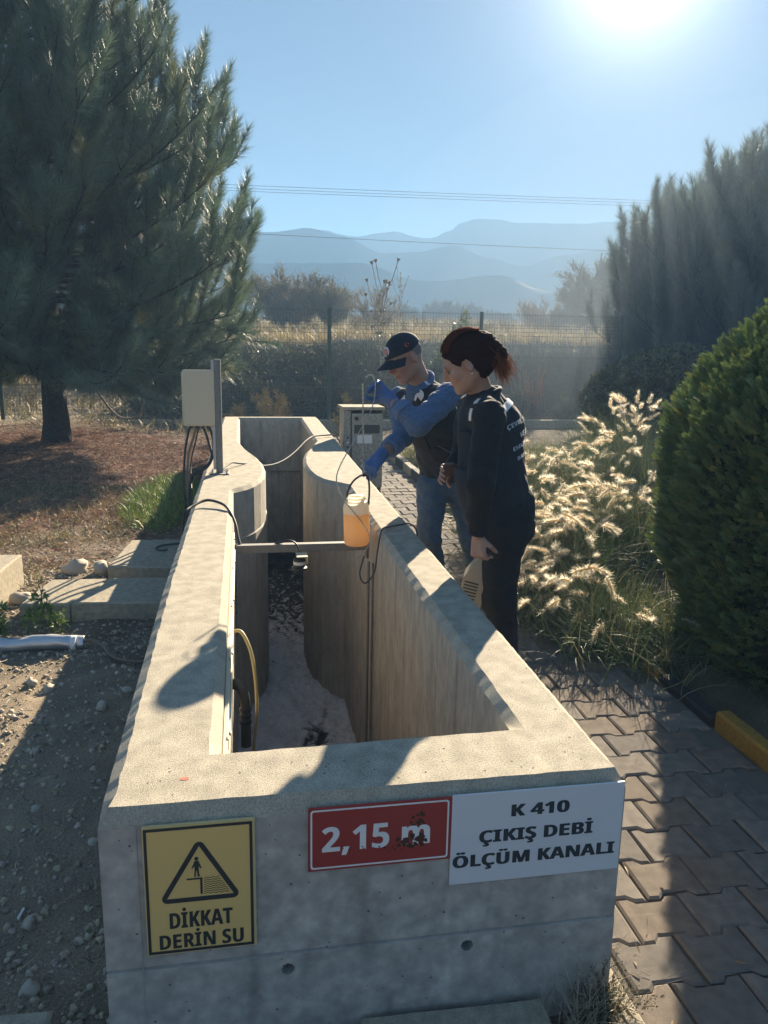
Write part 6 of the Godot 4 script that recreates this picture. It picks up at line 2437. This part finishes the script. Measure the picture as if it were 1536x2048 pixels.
	for i in 7:
		for j in 17:
			var ph := lerpf(-1.15, 1.15, j / 16.0)
			var u := i / 6.0
			var base := Vector3(sin(ph) * .086, .034, -.010 + cos(ph) * .105)
			var reach := .078 * pow(cos(ph * 1.15), .6)
			var q := base + Vector3(sin(ph) * .012, 0, reach) * u + Vector3(0, -.012 * u - .020 * pow(sin(ph), 2) * (1.0 + u), 0)
			top.push_back(q)
	for i in 6:
		for j in 16:
			var a := i * 17 + j
			var k := Vector3(0, -.0035, 0)
			vb.quad(hv.call(top[a]), hv.call(top[a + 17]), hv.call(top[a + 18]), hv.call(top[a + 1]))
			var l := [top[a] + k, top[a + 1] + k, top[a + 18] + k, top[a + 17] + k]
			vb.quad(hv.call(l[0]), hv.call(l[1]), hv.call(l[2]), hv.call(l[3]))
			if i == 5: vb.quad(hv.call(top[a + 17] - Vector3(0, .0035, 0)), hv.call(top[a + 18] - Vector3(0, .0035, 0)), hv.call(top[a + 18]), hv.call(top[a + 17]))
	vb.smooth()
	part("brim", vb, M.navy_cap, cp)
	var bd := B.new()
	var bn := Vector3(0, .42, .90).normalized()
	bd.lathe([Vector2(.0001, .0), Vector2(.027, 0), Vector2(.027, .004), Vector2(.0001, .005)], 20, Transform3D(Basis(hb * Vector3.RIGHT, hb * bn, (hb * Vector3.RIGHT).cross(hb * bn)), hp.call(0, .075, .078)))
	part("badge", bd, M.reflective, cp)
	bd = B.new()
	bd.lathe([Vector2(.0001, .0), Vector2(.019, 0), Vector2(.019, .0012), Vector2(.0001, .0014)], 18, Transform3D(Basis(hb * Vector3.RIGHT, hb * bn, (hb * Vector3.RIGHT).cross(hb * bn)), hp.call(0, .0775, .0838)))
	part("badge_ring", bd, mat("badge_print", Color(.45, .22, .2), .7), cp)
	# embroidered crescent and star on the side that shows
	var em := B.new()
	var side := 1.0 if hb.x.z > 0 else -1.0
	var en := Vector3(side * .93, .37, 0).normalized()
	var ez := hb * en
	var ex := (hb * Vector3.UP).cross(ez).normalized()
	var exf := Transform3D(Basis(ex, ez.cross(ex), ez), hp.call(side * .0805, .068, .002))
	var cr := PackedVector2Array()
	for k in 17: cr.push_back(Vector2(cos(lerpf(.6, TAU - .6, k / 16.0)), sin(lerpf(.6, TAU - .6, k / 16.0))) * .011)
	for k in 15: cr.push_back(Vector2(.0035, 0) + Vector2(cos(lerpf(TAU - .75, .75, k / 14.0)), sin(lerpf(TAU - .75, .75, k / 14.0))) * .0085)
	em.prism(cr, .003, exf)
	var sr := PackedVector2Array()
	for k in 10: sr.push_back(Vector2(.013, 0) + Vector2(cos(TAU * k / 10 + PI), sin(TAU * k / 10 + PI)) * (.0048 if k % 2 == 0 else .002))
	em.prism(sr, .003, exf)
	part("emblem", em, M.emblem_red, cp)
	# shirt: sleeves, collar
	s = Sdf.new()
	s.cell = .010
	s.cap(Ls, Le, .076, .061, .04); s.cap(Le, Le.lerp(Lw, .62), .060, .052, .03)
	s.cap(Rs, Re, .072, .060, .04); s.cap(Re, Re.lerp(Rw, .55), .060, .050, .03)
	s.cap(C, N - Vector3(0, .04, 0), .11, .085, .05, sh, 1.25)
	var shb := made(s, .013, folds, Vector3(1, 1.9, 1))
	part("shirt", shb, M.denim_shirt, t)
	for q in [[Le.lerp(Lw, .44), Le.lerp(Lw, .70)], [Re.lerp(Rw, .36), Re.lerp(Rw, .66)]]:
		s = Sdf.new()
		s.cell = .008
		s.cap(q[0], q[1], .062, .057, .01)
		s.slice(q[1], q[1] - q[0], .12)
		s.slice(q[0], q[0] - q[1], .12)
		part("cuff", made(s, .006, folds2), M.denim_cuff, t)
	var nd := (H - N).normalized()
	var kb := B.new()
	var kp := []
	for k in 19:
		var a := lerpf(-2.6, 2.6, k / 18.0)
		var f2 := (hb * Vector3(0, 0, 1)); f2 = (f2 - nd * f2.dot(nd)).normalized()
		var x2 := nd.cross(f2)
		kp.push_back(N + nd * .022 - (f2 * cos(a) + x2 * sin(a)) * .074 - f2 * .004)
	kb.tube(curve(kp, 2), [.017], 8)
	part("collar", kb, M.denim_cuff, t)
	# vest
	s = Sdf.new()
	s.cell = .011
	s.cap(P + Vector3(0, .03, 0), W, .142, .134, .05, across, 1.26)
	s.cap(W, C, .134, .146, .05, sh, 1.22)
	s.cap(Ls.lerp(Rs, .16) + Vector3(0, -.01, 0), Rs.lerp(Ls, .12) + Vector3(0, -.01, 0), .074, .074, .06)
	s.cap(C, N - Vector3(0, .02, 0), .115, .08, .06)
	s.slice(P + Vector3(0, -.02, 0), Vector3(0.05, -1, 0), .5)
	var arm := (Le - Ls).normalized()
	var vest := made(s, .012, folds, Vector3(1.3, .8, 1.3))
	part("vest", vest, M.navy_vest, t)
	var vs := s
	# things sewn on the vest
	var front := (fwd + Vector3(-.15, .1, .1)).normalized()
	part("reflective_tab", patch(vs, fa(Vector3(.819, 1.39, -4.2)), Vector3(-.45, .6, .65), Vector3(0, 1, -.4), .07, .026, .006), M.reflective, t)
	part("reflective_tab", patch(vs, fa(Vector3(.945, 1.443, -4.12)), Vector3(-.1, .7, .7), Vector3(0, .6, -.6), .055, .024, .006), M.reflective, t)
	part("round_patch", patch(vs, fa(Vector3(.900, 1.372, -4.1)), Vector3(-.3, .35, .9), Vector3.UP, .062, .062, .006, 10, 10, true), M.reflective, t)
	part("pocket", patch(vs, fa(Vector3(1.12, 1.06, -4.33)), Vector3(-.2, 0, .98), Vector3(.25, 1, 0), .15, .15, .012), M.navy_vest, t)
	part("pocket", patch(vs, fa(Vector3(.955, 1.12, -4.28)), Vector3(-.8, 0, .6), Vector3(.25, 1, 0), .13, .14, .012), M.navy_vest, t)
	part("pocket_trim", patch(vs, fa(Vector3(1.11, 1.055, -4.33)), Vector3(-.2, 0, .98), Vector3(.55, 1, 0), .11, .005, .014, 8, 2), mat("trim_grey", Color(.12, .12, .13), .6), t)
	# jeans
	s = Sdf.new()
	s.cell = .011
	s.cap(P + Vector3(.0, .05, 0), P + Vector3(0, -.02, 0), .128, .128, .04, across, 1.28)
	for q in [[hR, kR, aR], [hL, kL, aL]]:
		s.cap(q[0], q[1], .100, .074, .045)
		s.cap(q[1], q[2], .074, .064, .03)
	part("jeans", made(s, .013, folds, Vector3(.9, 1.6, .9)), M.jeans, t)
	part("belt", patch2_ring(P + Vector3(0, .052, 0), across, fwd, .128 * 1.28 + .004, .132, .018), M.leather, t)
	part("fly_seam", patch(s, P + fwd * .1 + Vector3(.0, -.04, 0), fwd, Vector3.UP, .006, .12, .004, 2, 8), M.denim_shirt, t)
	for q in [[aR, -1], [aL, 1]]:
		s = Sdf.new()
		s.cell = .01
		s.cap(q[0] - Vector3(0, .03, 0) - fwd * .03, q[0] + fwd * .17 - Vector3(0, .045, 0), .046, .038, .03)
		s.slice(q[0] - Vector3(0, .082, 0), Vector3.DOWN, .4)
		part("shoe", made(s), M.leather, t)
	# gloves
	for q in [[Lw, Lh, Vector3(.15, -.55, .75), -1.0, [1.15, 1.2, 1.2, 1.15, .9]], [Rw, Rh, Vector3(.45, -.25, -.75), -1.0, [.95, 1.0, 1.0, 1.0, .8]]]:
		s = Sdf.new()
		s.cell = .0042
		var d: Vector3 = (q[1] - q[0]).normalized()
		var w: Vector3 = q[0] + d * .012
		s.cap(q[0] - d * .03, w + d * .02, .039, .036, .02)
		hand_into(s, w, d, q[2], q[3], q[4], 1.02, 1.12)
		s.slice(q[0] - d * .03, -d, .1)
		part("glove", made(s, .0015, noise(40, 2, 9)), M.glove_blue, t)

func thing_part(called: String, parent: Node3D) -> Node3D:
	var o := Node3D.new()
	o.name = called
	parent.add_child(o, true)
	return o

func patch2_ring(c: Vector3, ax: Vector3, fw: Vector3, rx: float, rz: float, h: float) -> B:
	var b := B.new()
	var n := 40
	for i in n + 1:
		var a := TAU * i / n
		var d := ax * cos(a) * rx + fw * sin(a) * rz
		var m := (ax * cos(a) / rx + fw * sin(a) / rz).normalized()
		b.vert(c + d - Vector3(0, h, 0), m); b.vert(c + d + Vector3(0, h, 0), m)
	for i in n:
		var o := i * 2
		var m := (b.v[o + 2] - b.v[o]).cross(b.v[o + 1] - b.v[o])
		if m.dot(b.n[o]) > 0: b.face(o, o + 2, o + 3); b.face(o, o + 3, o + 1)
		else: b.face(o, o + 3, o + 2); b.face(o, o + 1, o + 3)
	return b

func build_woman() -> void:
	var folds := noise(8.0, 3, 504)
	var H := Vector3(.955, 1.548, -3.42); var N := Vector3(1.055, 1.405, -3.48); var C := Vector3(1.112, 1.245, -3.50); var W := Vector3(1.125, 1.03, -3.50); var P := Vector3(1.178, .865, -3.50)
	var Ls := Vector3(1.040, 1.335, -3.30); var Le := Vector3(.985, 1.055, -3.20); var Lw := Vector3(.998, .815, -3.25)
	var Rs := Vector3(1.07, 1.325, -3.70); var Re := Vector3(1.06, 1.08, -3.76); var Rw := Vector3(.975, 1.055, -3.62); var Rh := Vector3(.945, 1.045, -3.57)
	var hL := Vector3(1.165, .84, -3.42); var hR := Vector3(1.19, .84, -3.60)
	var kL := Vector3(1.165, .47, -3.42); var kR := Vector3(1.215, .47, -3.61)
	var aL := Vector3(1.245, .085, -3.47); var aR := Vector3(1.285, .085, -3.66)
	var fwd := Vector3(-.93, 0, -.30).normalized()
	var across := Vector3.UP.cross(fwd)
	var t := thing("person", "person with red-brown tied hair, dark vest with white print, looking down beside the wall", "person", Vector3.ZERO)
	var s := Sdf.new()
	s.cap(P, W, .125, .115, .05, across, 1.22)
	s.cap(W, C, .115, .120, .05, across, 1.18)
	s.cap(Ls, Rs, .052, .052, .05)
	s.cap(C, N, .09, .05, .05)
	s.cap(N, H, .048, .046, .03)
	for q in [[hL, kL, aL], [hR, kR, aR]]:
		s.cap(q[0], q[1], .085, .056, .04)
		s.cap(q[1], q[2], .054, .036, .03)
		s.cap(q[2] - Vector3(0, .04, 0), q[2] + fwd * .14 - Vector3(0, .05, 0), .034, .028, .03)
	s.cap(Ls, Le, .046, .038, .03); s.cap(Le, Lw, .037, .026, .02)
	s.cap(Rs, Re, .046, .038, .03); s.cap(Re, Rw, .037, .026, .02)
	s.build_field()
	var bb := B.new()
	var skin := Color(.35, .205, .15)
	var paint := func(_p: Vector3) -> Color: return skin
	s.mesh_into(bb, 0, null, Vector3.ONE, paint)
	var hb := head_basis(Vector3(-.86, -.46, -.16), Vector3(-.42, .88, 0))
	head_into(bb, H, hb, N, .98, true)
	# hands: the near one closed on the handle, the far one at the belly
	s = Sdf.new()
	s.cell = .0038
	hand_into(s, Lw + Vector3(0, .0, 0), Vector3(.10, -.9, .05), Vector3(.75, 0, -.6), 1.0, [1.0, 1.05, 1.05, 1.0, .7], .92)
	s.build_field()
	s.mesh_into(bb, 0, null, Vector3.ONE, paint)
	s = Sdf.new()
	s.cell = .0038
	hand_into(s, Rw, Vector3(-.75, -.15, .62), Vector3(.3, -.3, .8), -1.0, [.5, .55, .55, .5, .4], .92)
	s.build_field()
	s.mesh_into(bb, 0, null, Vector3.ONE, paint)
	part("body", bb, M.skin, t)
	var hp := func(x: float, y: float, z: float) -> Vector3: return H + hb * (Vector3(x, y, z) * .98)
	for e in [-1.0, 1.0]:
		var eb := B.new()
		eb.blob(hp.call(e * .031, .001, .0785), Vector3.ONE * .0115, 8, 10)
		part("eye", eb, M.eye_white, t)
	# hair: smooth over the head, gathered behind
	s = Sdf.new()
	s.cell = .0055
	s.ell(hp.call(0, .040, -.026), Vector3(.088, .097, .106), hb, .02)
	s.ell(hp.call(0, -.03, -.060), Vector3(.066, .07, .058), hb, .03)
	s.cap(hp.call(0, .03, -.115), hp.call(0, -.035, -.145), .052, .045, .04)
	s.cut(hp.call(0, -.055, .080), Vector3(.085, .112, .085), hb, .015)
	for e in [-1.0, 1.0]:
		s.cut(hp.call(e * .086, -.012, .004), Vector3(.030, .036, .024), hb, .008)
		s.cut(hp.call(e * .07, -.09, .01), Vector3(.05, .07, .05), hb, .01)
	var hb_ := made(s, .0045, noise(55, 2, 31), Vector3(.5, 1.6, .5))
	for i in hb_.c.size(): hb_.c[i] = Color(.030, .015, .012)
	var hair := part("hair", hb_, M.hair, t)
	var r := RandomNumberGenerator.new()
	r.seed = 909
	var stb := B.new()
	var hs := s
	# strands swept back over the crown, lit red, and the loose curly tail
	for k in 900:
		var x := r.randf_range(-.08, .08)
		var z0 := r.randf_range(-.02, .06)
		var pts := []
		for j in 6:
			var u := j / 5.0
			var a := lerpf(.45 + (z0 + .02) * 11.0, 2.5, u)
			var q := Vector3(x * (1.0 - .45 * u), .04 + sin(a) * .16, -.026 + cos(a) * .16)
			var w: Vector3 = hp.call(q.x, q.y, q.z)
			var o: Vector3 = hp.call(x * .4 * (1 - u), .03, -.03)
			pts.push_back(hs.onto(w, (o - w).normalized()) + (w - o).normalized() * r.randf_range(.002, .0095))
		var g := r.randf_range(.5, 1.5)
		stb.col = Color(.11 * g, .036 * g, .024 * g)
		stb.tube(pts, [.0010, .0007], 3, false)
	for k in 420:
		var p: Vector3 = hp.call(r.randfn() * .026, r.randf_range(-.06, .03), -.130 + r.randfn() * .016)
		var d: Vector3 = (hb * Vector3(r.randfn() * .45, -.25 + r.randfn() * .45, -1.0)).normalized()
		d = (d + Vector3(.25, -.8, 0)).normalized()
		var l := r.randf_range(.03, .10)
		var sdv := d.cross(rdir()).normalized()
		var cw := r.randf_range(.008, .020)
		var pts := []
		for j in 7:
			var u := j / 6.0
			pts.push_back(p + d * l * u + Vector3(0, -.05 * u * u, 0) + sdv * cw * sin(u * r.randf_range(5, 9)) * u)
		var g := r.randf_range(.6, 1.6)
		stb.col = Color(.19 * g, .070 * g, .035 * g)
		stb.tube(pts, [.0011, .0008], 3, false)
	part("strands", stb, M.hair, hair)
	var er := B.new()
	er.blob(hp.call(.078, -.045, -.006) if hb.x.z > 0 else hp.call(-.078, -.045, -.006), Vector3.ONE * .0055, 6, 8)
	part("earring", er, M.gold, t)
	# black top: sleeves and collar
	s = Sdf.new()
	s.cell = .010
	s.cap(Ls, Le, .070, .060, .04); s.cap(Le, Lw + Vector3(0, .02, 0), .058, .046, .03)
	s.slice(Lw + Vector3(0, .012, 0), (Lw - Le), .12)
	s.cap(Rs, Re, .068, .058, .04); s.cap(Re, Re.lerp(Rw, .75), .056, .048, .03)
	s.cap(C, N - Vector3(0, .01, 0), .10, .066, .05, across, 1.2)
	part("black_top", made(s, .012, folds, Vector3(1, 1.8, 1)), M.black_cloth, t)
	# vest
	s = Sdf.new()
	s.cell = .010
	s.cap(P + Vector3(-.02, .01, 0), W, .158, .148, .05, across, 1.20)
	s.cap(W, C, .148, .150, .05, across, 1.18)
	s.cap(Ls.lerp(Rs, .14), Rs.lerp(Ls, .14), .072, .072, .06)
	s.cap(C, N + Vector3(.012, -.02, 0), .115, .076, .06)
	s.slice(P + Vector3(0, -.055, 0), Vector3(0, -1, 0), .5)
	var vest := made(s, .010, folds, Vector3(1.2, .8, 1.2))
	part("vest", vest, M.navy_vest, t)
	var back := Vector3(.86, .28, .36).normalized()
	var bc := C + Vector3(.0, 0, 0)
	var up := Vector3(-.28, 1, 0)
	part("reflective_band", patch(s, bc + Vector3(.02, .100, .03), (back + Vector3(0, .35, 0)).normalized(), up, .30, .030, .006, 20, 4), M.reflective, t)
	part("lettering", text_on(s, "ÇEVRE, ŞEHİRCİLİK", bc + Vector3(.04, .035, .03), back, up, .29, .032, .008), M.print_white, t)
	part("lettering", text_on(s, "VE İKLİM", bc + Vector3(.04, -.02, .03), back, up, .16, .030, .008), M.print_white, t)
	part("lettering", text_on(s, "DEĞİŞİKLİĞİ", bc + Vector3(.05, -.07, .03), back, up, .24, .030, .008), M.print_white, t)
	part("lettering", text_on(s, "BAKANLIĞI", bc + Vector3(.05, -.118, .03), back, up, .20, .022, .008), M.print_white, t)
	part("reflective_tab", patch(s, Vector3(.985, 1.325, -3.36), Vector3(-.75, .35, .6), Vector3(.3, 1, 0), .024, .05, .006, 4, 10), M.reflective, t)
	part("reflective_tab", patch(s, Vector3(1.01, 1.375, -3.36), Vector3(-.55, .65, .55), Vector3(.3, 1, 0), .024, .03, .006, 4, 8), M.reflective, t)
	part("collar_edge", cable([N + Vector3(-.05, -.06, .06), N + Vector3(-.01, -.01, .078), N + Vector3(.05, .02, .06), N + Vector3(.085, .03, .0), N + Vector3(.07, .03, -.06)], .012, 4, 8), M.navy_vest, t)
	part("pocket", patch(s, Vector3(.985, .975, -3.42), Vector3(-.7, 0, .7), Vector3(0, 1, 0), .14, .16, .022), M.navy_vest, t)
	part("pocket_flap", patch(s, Vector3(.985, 1.055, -3.42), Vector3(-.7, 0, .7), Vector3(0, 1, 0), .145, .05, .027), M.navy_vest, t)
	part("pocket", patch(s, Vector3(.99, 1.19, -3.41), Vector3(-.7, 0, .7), Vector3(0, 1, 0), .11, .12, .018), M.navy_vest, t)
	# trousers with a thin side stripe
	s = Sdf.new()
	s.cell = .010
	s.cap(P + Vector3(.01, .03, 0), P + Vector3(.02, -.05, 0), .148, .150, .05, across, 1.12)
	for q in [[hL, kL, aL], [hR, kR, aR]]:
		s.cap(q[0], q[1], .112, .078, .05)
		s.cap(q[1], q[2], .078, .062, .03)
	part("trousers", made(s, .010, folds, Vector3(.9, 1.4, .9)), M.black_cloth, t)
	part("side_stripe", patch(s, Vector3(1.225, .30, -3.46), Vector3(.55, 0, .85), Vector3(-.12, 1, 0), .005, .40, .004, 1, 20), M.trim_grey, t)
	for q in [aL, aR]:
		s = Sdf.new()
		s.cell = .01
		s.cap(q - Vector3(0, .035, 0) - fwd * .03, q + fwd * .15 - Vector3(0, .05, 0), .043, .034, .03)
		s.slice(q - Vector3(0, .082, 0), Vector3.DOWN, .4)
		part("shoe", made(s), M.leather, t)

# ------------------------------------------------------------------ sample jug, rope, carried case
func build_sampling() -> void:
	var at := fa(Vector3(.566, .605, -3.93)) + Vector3(0, .006, 0)
	var t := thing("sample_jug", "translucent wide-necked jug of amber water held over the channel", "jug", at)
	var bm := mat("jug_plastic", Color(.85, .84, .80), .35)
	bm.transparency = BaseMaterial3D.TRANSPARENCY_ALPHA
	bm.albedo_color.a = .14
	var tilt := Basis(Vector3(0, 0, 1), .03)
	var b := B.new()
	b.lathe([Vector2(.0001, 0), Vector2(.058, 0), Vector2(.066, .006), Vector2(.069, .016), Vector2(.069, .195), Vector2(.067, .212), Vector2(.060, .228), Vector2(.050, .236), Vector2(.047, .240), Vector2(.047, .262), Vector2(.044, .262), Vector2(.044, .238)], 32, Transform3D(tilt.scaled(Vector3.ONE * 1.05), Vector3.ZERO))
	part("bottle", b, bm, t)
	b = B.new()
	b.lathe([Vector2(.0478, .244), Vector2(.0510, .244), Vector2(.0510, .251), Vector2(.0478, .251)], 32, Transform3D(tilt.scaled(Vector3.ONE * 1.05), Vector3.ZERO))
	var nm := mat("milky_plastic", Color(.50, .47, .38), .45)
	nm.backlight_enabled = true
	nm.backlight = Color(.95, .93, .86)
	part("neck_ring", b, nm, t)
	b = B.new()
	b.lathe([Vector2(.0665, .172), Vector2(.0665, .195), Vector2(.0645, .212), Vector2(.058, .227), Vector2(.047, .235), Vector2(.0455, .240), Vector2(.0455, .260)], 32, Transform3D(tilt.scaled(Vector3.ONE * 1.05), Vector3.ZERO))
	part("upper_wall", b, nm, t)
	b = B.new()
	b.lathe([Vector2(.0001, .004), Vector2(.057, .004), Vector2(.0655, .016), Vector2(.0665, .05), Vector2(.0665, .170), Vector2(.0001, .171)], 32, Transform3D(tilt.scaled(Vector3.ONE * 1.05), Vector3.ZERO))
	var lm := mat("amber_water", Color(.46, .25, .08), .3)
	lm.backlight_enabled = true
	lm.backlight = Color(1.0, .86, .62)
	part("sample_water", b, lm, t)
	var hm := cable([Vector3(-.050, .235, .0), Vector3(-.055, .29, .0), Vector3(-.025, .352, .0), Vector3(.025, .386, .0), Vector3(.056, .37, 0), Vector3(.064, .30, 0), Vector3(.060, .225, .0)], .0055, 6)
	part("handle", hm, M.rubber, t)
	for x in [-.052, .060]: part("handle_lug", _box(Vector3(x, .232, 0), Vector3(.012, .022, .02), .003), M.rubber, t)
	# rope: doubled run from the raised hand down to the handle, with knots
	mat("rope_grey", Color(.40, .37, .31), .85)
	var rp := thing("rope", "pale twisted rope hanging from the raised glove to the jug handle", "rope")
	for k in 2:
		var pts := []
		for j in 60:
			var u := j / 59.0
			var p := fa(Vector3(lerpf(.600, .598, u), lerpf(1.42, .975, u), lerpf(-4.03, -3.94, u)))
			var a := u * 60.0 + k * PI
			pts.push_back(p + Vector3(cos(a), 0, sin(a)) * .0030)
		var rb := B.new()
		rb.tube(pts, [.0024], 5)
		part("strand", rb, M.rope_grey, rp)
	var r := RandomNumberGenerator.new()
	r.seed = 77
	for k in 5:
		var kn := B.new()
		kn.blob(fa(Vector3(.598 + r.randfn() * .006, 1.10 - k * .028, -3.955 + k * .004)), Vector3(.009, .008, .009), 6, 8, .4, noise(1.5, 2, k))
		part("knot", kn, M.rope_grey, rp)
	single("rope", cable([fa(Vector3(.612, 1.455, -4.02)), fa(Vector3(.640, 1.465, -3.985)), fa(Vector3(.652, 1.41, -3.95)), fa(Vector3(.625, 1.30, -3.90)), fa(Vector3(.545, 1.165, -3.87)), fa(Vector3(.468, 1.04, -3.84)), fa(Vector3(.447, .96, -3.83)), fa(Vector3(.478, .875, -3.82)), fa(Vector3(.545, .79, -3.82)), fa(Vector3(.600, .715, -3.82)), fa(Vector3(.618, .655, -3.83)), fa(Vector3(.598, .595, -3.86)), fa(Vector3(.555, .545, -3.9)), fa(Vector3(.545, .50, -3.92))], .0030, 10), M.rope_grey, "loose thin rope end curving round in front of the jug", "rope")
	# case carried in the hand
	var ct := thing("carried_case", "cream case with slotted vents held low beside the wall", "case", Vector3(1.06, .545, -3.47))
	var bs := Basis(Vector3.UP, -.35) * Basis(Vector3.RIGHT, .10) * Basis(Vector3(0, 0, 1), -.20)
	mat("case_cream", Color(.30, .26, .19), .6)
	var cb := B.new()
	cb.prism(PackedVector2Array([Vector2(-.055, -.17), Vector2(.055, -.17), Vector2(.055, .07), Vector2(.03, .135), Vector2(.0, .145), Vector2(-.055, .02)]), .10, Transform3D(bs, bs * Vector3(0, 0, -.05)))
	part("shell", cb, M.case_cream, ct)
	for k in 9: part("vent", _box(bs * Vector3(-.012, -.125 + k * .016, .0505), Vector3(.066, .007, .003), .0008, bs), M.cabinet_dark, ct)
	part("handle", cable([bs * Vector3(-.03, .143, 0), bs * Vector3(-.025, .172, 0), bs * Vector3(.025, .172, 0), bs * Vector3(.03, .143, 0)], .008, 5), M.case_cream, ct)

func build_dust() -> void:
	# low dusty haze hanging about the pine at the right, lit by the sun behind it, thinning outwards
	for k in 4:
		var fm := FogMaterial.new()
		fm.resource_name = "dust"
		fm.density = 0.010
		fm.albedo = Color(.84, .92, 1.0)
		var f := FogVolume.new()
		f.name = numbered("dust_haze")
		f.shape = RenderingServer.FOG_VOLUME_SHAPE_ELLIPSOID
		f.size = Vector3(18, 11, 14) * (1.0 - k * .19)
		f.material = fm
		add_child(f)
		f.position = Vector3(10.6, 1.6, -14.8)
		tag(f, "pale sunlit haze hanging about the right hand pine", "", "haze about the right hand pine", "stuff")
	# thinner haze over the far end of the yard and the bank
	var thin := FogMaterial.new()
	thin.resource_name = "thin_haze"
	thin.density = 0.0022
	thin.albedo = Color(.76, .88, 1.0)
	var g := FogVolume.new()
	g.name = "yard_haze"
	g.shape = RenderingServer.FOG_VOLUME_SHAPE_ELLIPSOID
	g.size = Vector3(44, 12, 22)
	g.material = thin
	add_child(g)
	g.position = Vector3(2.0, 1.0, -16.0)
	tag(g, "thin haze over the bank and the far end of the yard", "", "", "stuff")
